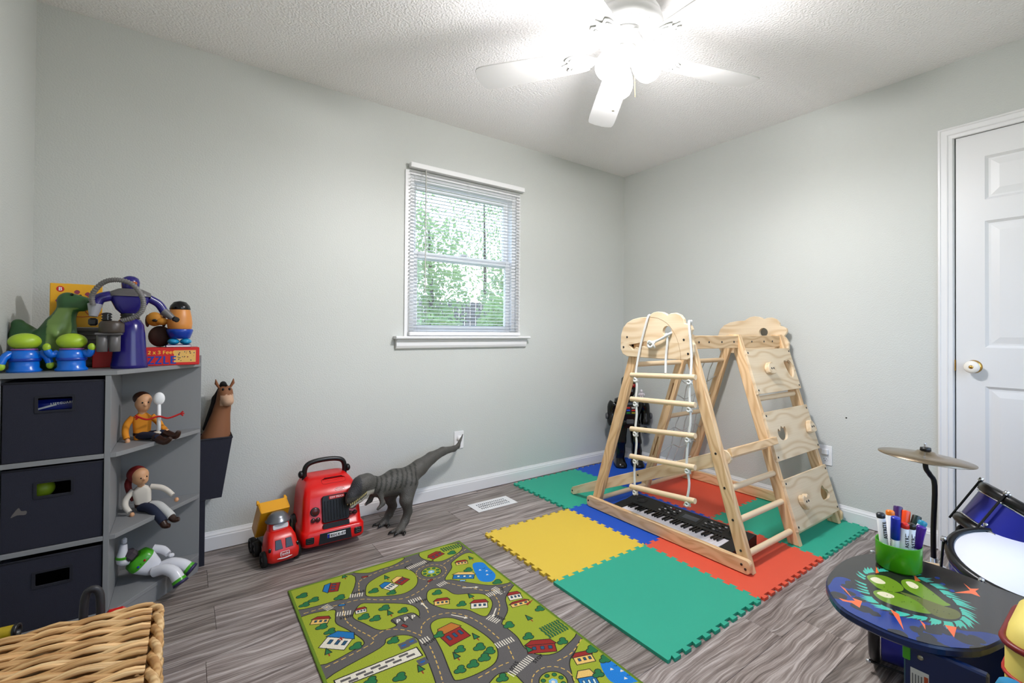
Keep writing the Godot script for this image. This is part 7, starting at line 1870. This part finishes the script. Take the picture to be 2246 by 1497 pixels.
func build_drums():
	var k := thing("drum_kit", "blue junior drum kit with cymbal standing in front of the white door", "drum kit", Vector3(-1.1, 0, 2.34))
	drum(k, "bass_drum", Vector3(-1.195, 0.172, 2.2), Vector3(-0.25, 0, -0.97), 0.155, 0.27, 6)
	for s in [-1.0, 1.0]: part("spur", G.new().tube([Vector3(-0.03, 0.1, -0.03) + Vector3(-0.6, 0, 0.79) * s * 0.14, Vector3(-0.05, 0.006, -0.05) + Vector3(-0.6, 0, 0.79) * s * 0.2], 0.006, 8), M.chrome, k)
	drum(k, "floor_tom", Vector3(-1.325, 0.487, 2.57), Vector3(-0.2, 0.95, 0.1), 0.147, 0.16, 6)
	drum(k, "hanging_tom", Vector3(-1.08, 0.565, 2.555), Vector3(0.27, 0.82, 0.42), 0.118, 0.13, 6)
	# tom arm with chrome mount
	part("tom_arm", G.new().tube(curve([Vector3(-1.1, 0.3, 2.38), Vector3(-1.12, 0.4, 2.395), Vector3(-1.125, 0.468, 2.4), Vector3(-1.115, 0.484, 2.41), Vector3(-1.09, 0.49, 2.44), Vector3(-1.08, 0.49, 2.46)], 5).map(func(q): return q - k.position), 0.008, 10), M.black, k)
	part("tom_mount", G.new().ell(Vector3(-1.085, 0.492, 2.452) - k.position, Vector3(0.016, 0.02, 0.012)), M.chrome, k)
	# cymbal on its bent post
	var b0 := Vector3(-1.1, 0.325, 2.335)
	part("post_base", G.new().lathe([Vector2(0, 0), Vector2(0.035, 0), Vector2(0.03, 0.006), Vector2(0.012, 0.012), Vector2(0.011, 0.03), Vector2(0, 0.032)], 18, b0 - k.position), M.chrome, k)
	part("cymbal_post", G.new().tube(curve([b0, b0 + Vector3(-0.004, 0.12, 0), b0 + Vector3(-0.002, 0.265, 0.003), b0 + Vector3(-0.012, 0.30, -0.007), b0 + Vector3(-0.024, 0.325, -0.015), b0 + Vector3(-0.024, 0.385, -0.015)], 4).map(func(q): return q - k.position), 0.0075, 10), M.black, k)
	var ct := b0 + Vector3(-0.024, 0.362, -0.015)
	var cy := part("cymbal", G.new().lathe([Vector2(0.005, 0.016), Vector2(0.022, 0.014), Vector2(0.03, 0.006), Vector2(0.07, 0.002), Vector2(0.125, -0.006), Vector2(0.125, -0.008), Vector2(0.07, 0.0), Vector2(0.03, 0.004), Vector2(0.005, 0.013)], 48, Vector3.ZERO, yto(Vector3(0.06, 1, 0.05))), mat(Color(0.62, 0.56, 0.48), 0.25, 1.0), k, Transform3D(Basis.IDENTITY, ct - k.position))
	part("felt", G.new().lathe([Vector2(0, 0.026), Vector2(0.014, 0.026), Vector2(0.015, 0.016), Vector2(0, 0.016)], 14), M.black, cy)
	part("wing_nut", G.new().box(Vector3(0, 0.034, 0), Vector3(0.02, 0.014, 0.005), 0.002), M.chrome, cy)
	var ds := thing("drum_stick", "pale wooden drumstick lying across the blue bass drum", "drumstick", Vector3(-1.16, 0.335, 2.27))
	part("shaft", G.new().tube([Vector3(-0.03, 0, -0.06), Vector3(0.05, 0.002, 0.08)], [0.008, 0.007], 12), M.dowel, ds)
	part("tip", G.new().ell(Vector3(-0.033, 0, -0.066), Vector3(0.007, 0.007, 0.009)), M.dowel, ds)

# ---------------------------------------------------------------- wicker basket in the foreground
func build_basket():
	var O := Vector3(-3.33, 0, 1.56)
	var t := thing("wicker_basket", "large honey-coloured wicker basket with lid in the lower left corner", "basket", O)
	var tex := wood_tex(Color(0.87, 0.74, 0.54), Color(0.72, 0.55, 0.35), 55, 256, 128, 3.0)
	var ms := []
	for c in [Color(1, 1, 1), Color(0.92, 0.88, 0.82), Color(1.06, 1.03, 1.0), Color(0.9, 0.84, 0.76)]:
		ms.append(tri_scale(mat(c, 0.6, 0.0, {"albedo_texture": tex}), Vector3(4, 22, 22)))
	var hx := 0.222; var hz := 0.3
	var H := 0.385
	part("lining", G.new().box(Vector3(0, H / 2 - 0.004, 0), Vector3(hx * 2 - 0.03, H - 0.016, hz * 2 - 0.03)), ms[0], t)
	var r := RandomNumberGenerator.new(); r.seed = 3
	# lid: over-and-under strands along x, slightly bowed
	var rows := 33
	for k in rows:
		var z := -hz + 0.02 + k * (hz * 2 - 0.04) / (rows - 1)
		for pair in 2:
			var pts := []; var rad := []
			var ph := PI * (k % 2) + PI * pair
			for i in 29:
				var x := -hx + 0.012 + i * (hx * 2 - 0.024) / 28.0
				var bow := 0.012 * (1.0 - pow(x / hx, 2.0))
				pts.append(Vector3(x, H + 0.006 + bow + sin(x * 42.0 + ph) * 0.0062, z + sin(x * 21.0 + k * 1.7) * 0.003 + (pair - 0.5) * 0.009))
				rad.append(0.0058 + r.randf_range(-0.0012, 0.0012))
			part("strand", G.new().tube(pts, rad, 7, true, false, 0.8), ms[r.randi() % 4], t)
	# walls: weaving round the sides
	var loop := rrect(hx * 2, hz * 2, 0.04, 5)
	var cr := []
	var m := loop.size()
	for i in m:
		var a := loop[i]; var b2 := loop[(i + 1) % m]
		var n := maxi(1, int(a.distance_to(b2) / 0.02))
		for q in n: cr.append(a.lerp(b2, float(q) / n))
	for k in 17:
		var pts := []
		for i in cr.size():
			var q: Vector2 = cr[i]
			var w := sin(i * PI / 2.0 + PI * (k % 2)) * 0.006
			var o := q.normalized() * w
			pts.append(Vector3(q.x + o.x, 0.012 + k * 0.0215, -(q.y + o.y)))
		part("side_strand", G.new().tube(pts, 0.0098, 6, false, true, 1.0), ms[r.randi() % 4], t)
	# plaited borders
	for s in 2:
		var pts := []
		for i in cr.size() * 2:
			var q: Vector2 = cr[int(i / 2.0)]
			if i % 2: q = q.lerp(cr[(int(i / 2.0) + 1) % cr.size()], 0.5)
			var a := i * 0.55 + PI * s
			var o := q.normalized() * cos(a) * 0.007
			pts.append(Vector3(q.x + o.x, H - 0.002 + sin(a) * 0.007, -(q.y + o.y)))
		part("border_plait", G.new().tube(pts, 0.0085, 7, false, true), ms[s * 3 % 4], t)
	# toys on the floor between basket and storage unit
	var v := thing("red_toy_buggy", "red toy buggy with a dark roll bar behind the wicker basket", "toy", Vector3(-3.235, 0, 1.0))
	var red := mat(Color(0.78, 0.05, 0.03), 0.35); var org := mat(Color(0.6, 0.16, 0.06), 0.5); var dk := mat(Color(0.1, 0.1, 0.11), 0.45)
	part("body", G.new().box(Vector3(0.0, 0.16, 0), Vector3(0.11, 0.14, 0.16), 0.02), dk, v)
	part("bonnet", G.new().box(Vector3(0.02, 0.255, 0.0), Vector3(0.05, 0.03, 0.1), 0.01), red, v)
	part("front_bar", G.new().tube(curve([Vector3(0.0, 0.25, 0.04), Vector3(0.03, 0.285, 0.05), Vector3(0.05, 0.262, 0.05)], 4), 0.009, 8), red, v)
	part("roll_bar", G.new().tube(curve([Vector3(-0.048, 0.2, -0.02), Vector3(-0.046, 0.32, -0.03), Vector3(-0.03, 0.345, -0.03), Vector3(-0.014, 0.32, -0.03), Vector3(-0.012, 0.22, -0.02)], 5), 0.01, 10), mat(Color(0.16, 0.16, 0.17), 0.5), v)
	for x in [-0.03, 0.01]: part("disc", G.new().lathe([Vector2(0, 0), Vector2(0.022, 0), Vector2(0.024, 0.006), Vector2(0.022, 0.012), Vector2(0, 0.012)], 20, Vector3(x, 0.282, 0.055), yto(Vector3(0.2, 0.1, 1))), org, v)
	for s in [-1.0, 1.0]:
		for z in [-0.05, 0.055]: part("wheel", G.new().lathe([Vector2(0, 0), Vector2(0.05, 0), Vector2(0.058, 0.006), Vector2(0.058, 0.024), Vector2(0.05, 0.03), Vector2(0, 0.028)], 20, Vector3(s * 0.05, 0.058, z), yto(Vector3(s, 0, 0))), M.black, v)
	part("seat_column", G.new().box(Vector3(0, 0.08, 0), Vector3(0.08, 0.08, 0.12), 0.01), dk, v)
	var y := thing("yellow_tube_toy", "yellow and black tube-shaped toy at the left edge behind the basket", "toy", Vector3(-3.45, 0, 1.0))
	part("stand", G.new().lathe([Vector2(0, 0), Vector2(0.05, 0), Vector2(0.05, 0.02), Vector2(0.015, 0.03), Vector2(0.015, 0.29), Vector2(0, 0.29)], 16), M.black, y)
	part("tube", G.new().tube([Vector3(-0.06, 0.3, 0.0), Vector3(0.045, 0.305, 0.02)], 0.016, 14), mat(Color(0.7, 0.6, 0.04), 0.35), y)
	part("tube_end", G.new().lathe([Vector2(0.008, 0.0), Vector2(0.018, 0), Vector2(0.018, 0.008), Vector2(0.01, 0.008), Vector2(0.008, -0.01)], 16, Vector3(0.045, 0.305, 0.02), yto(Vector3(1, 0.05, 0.2))), M.black, y)
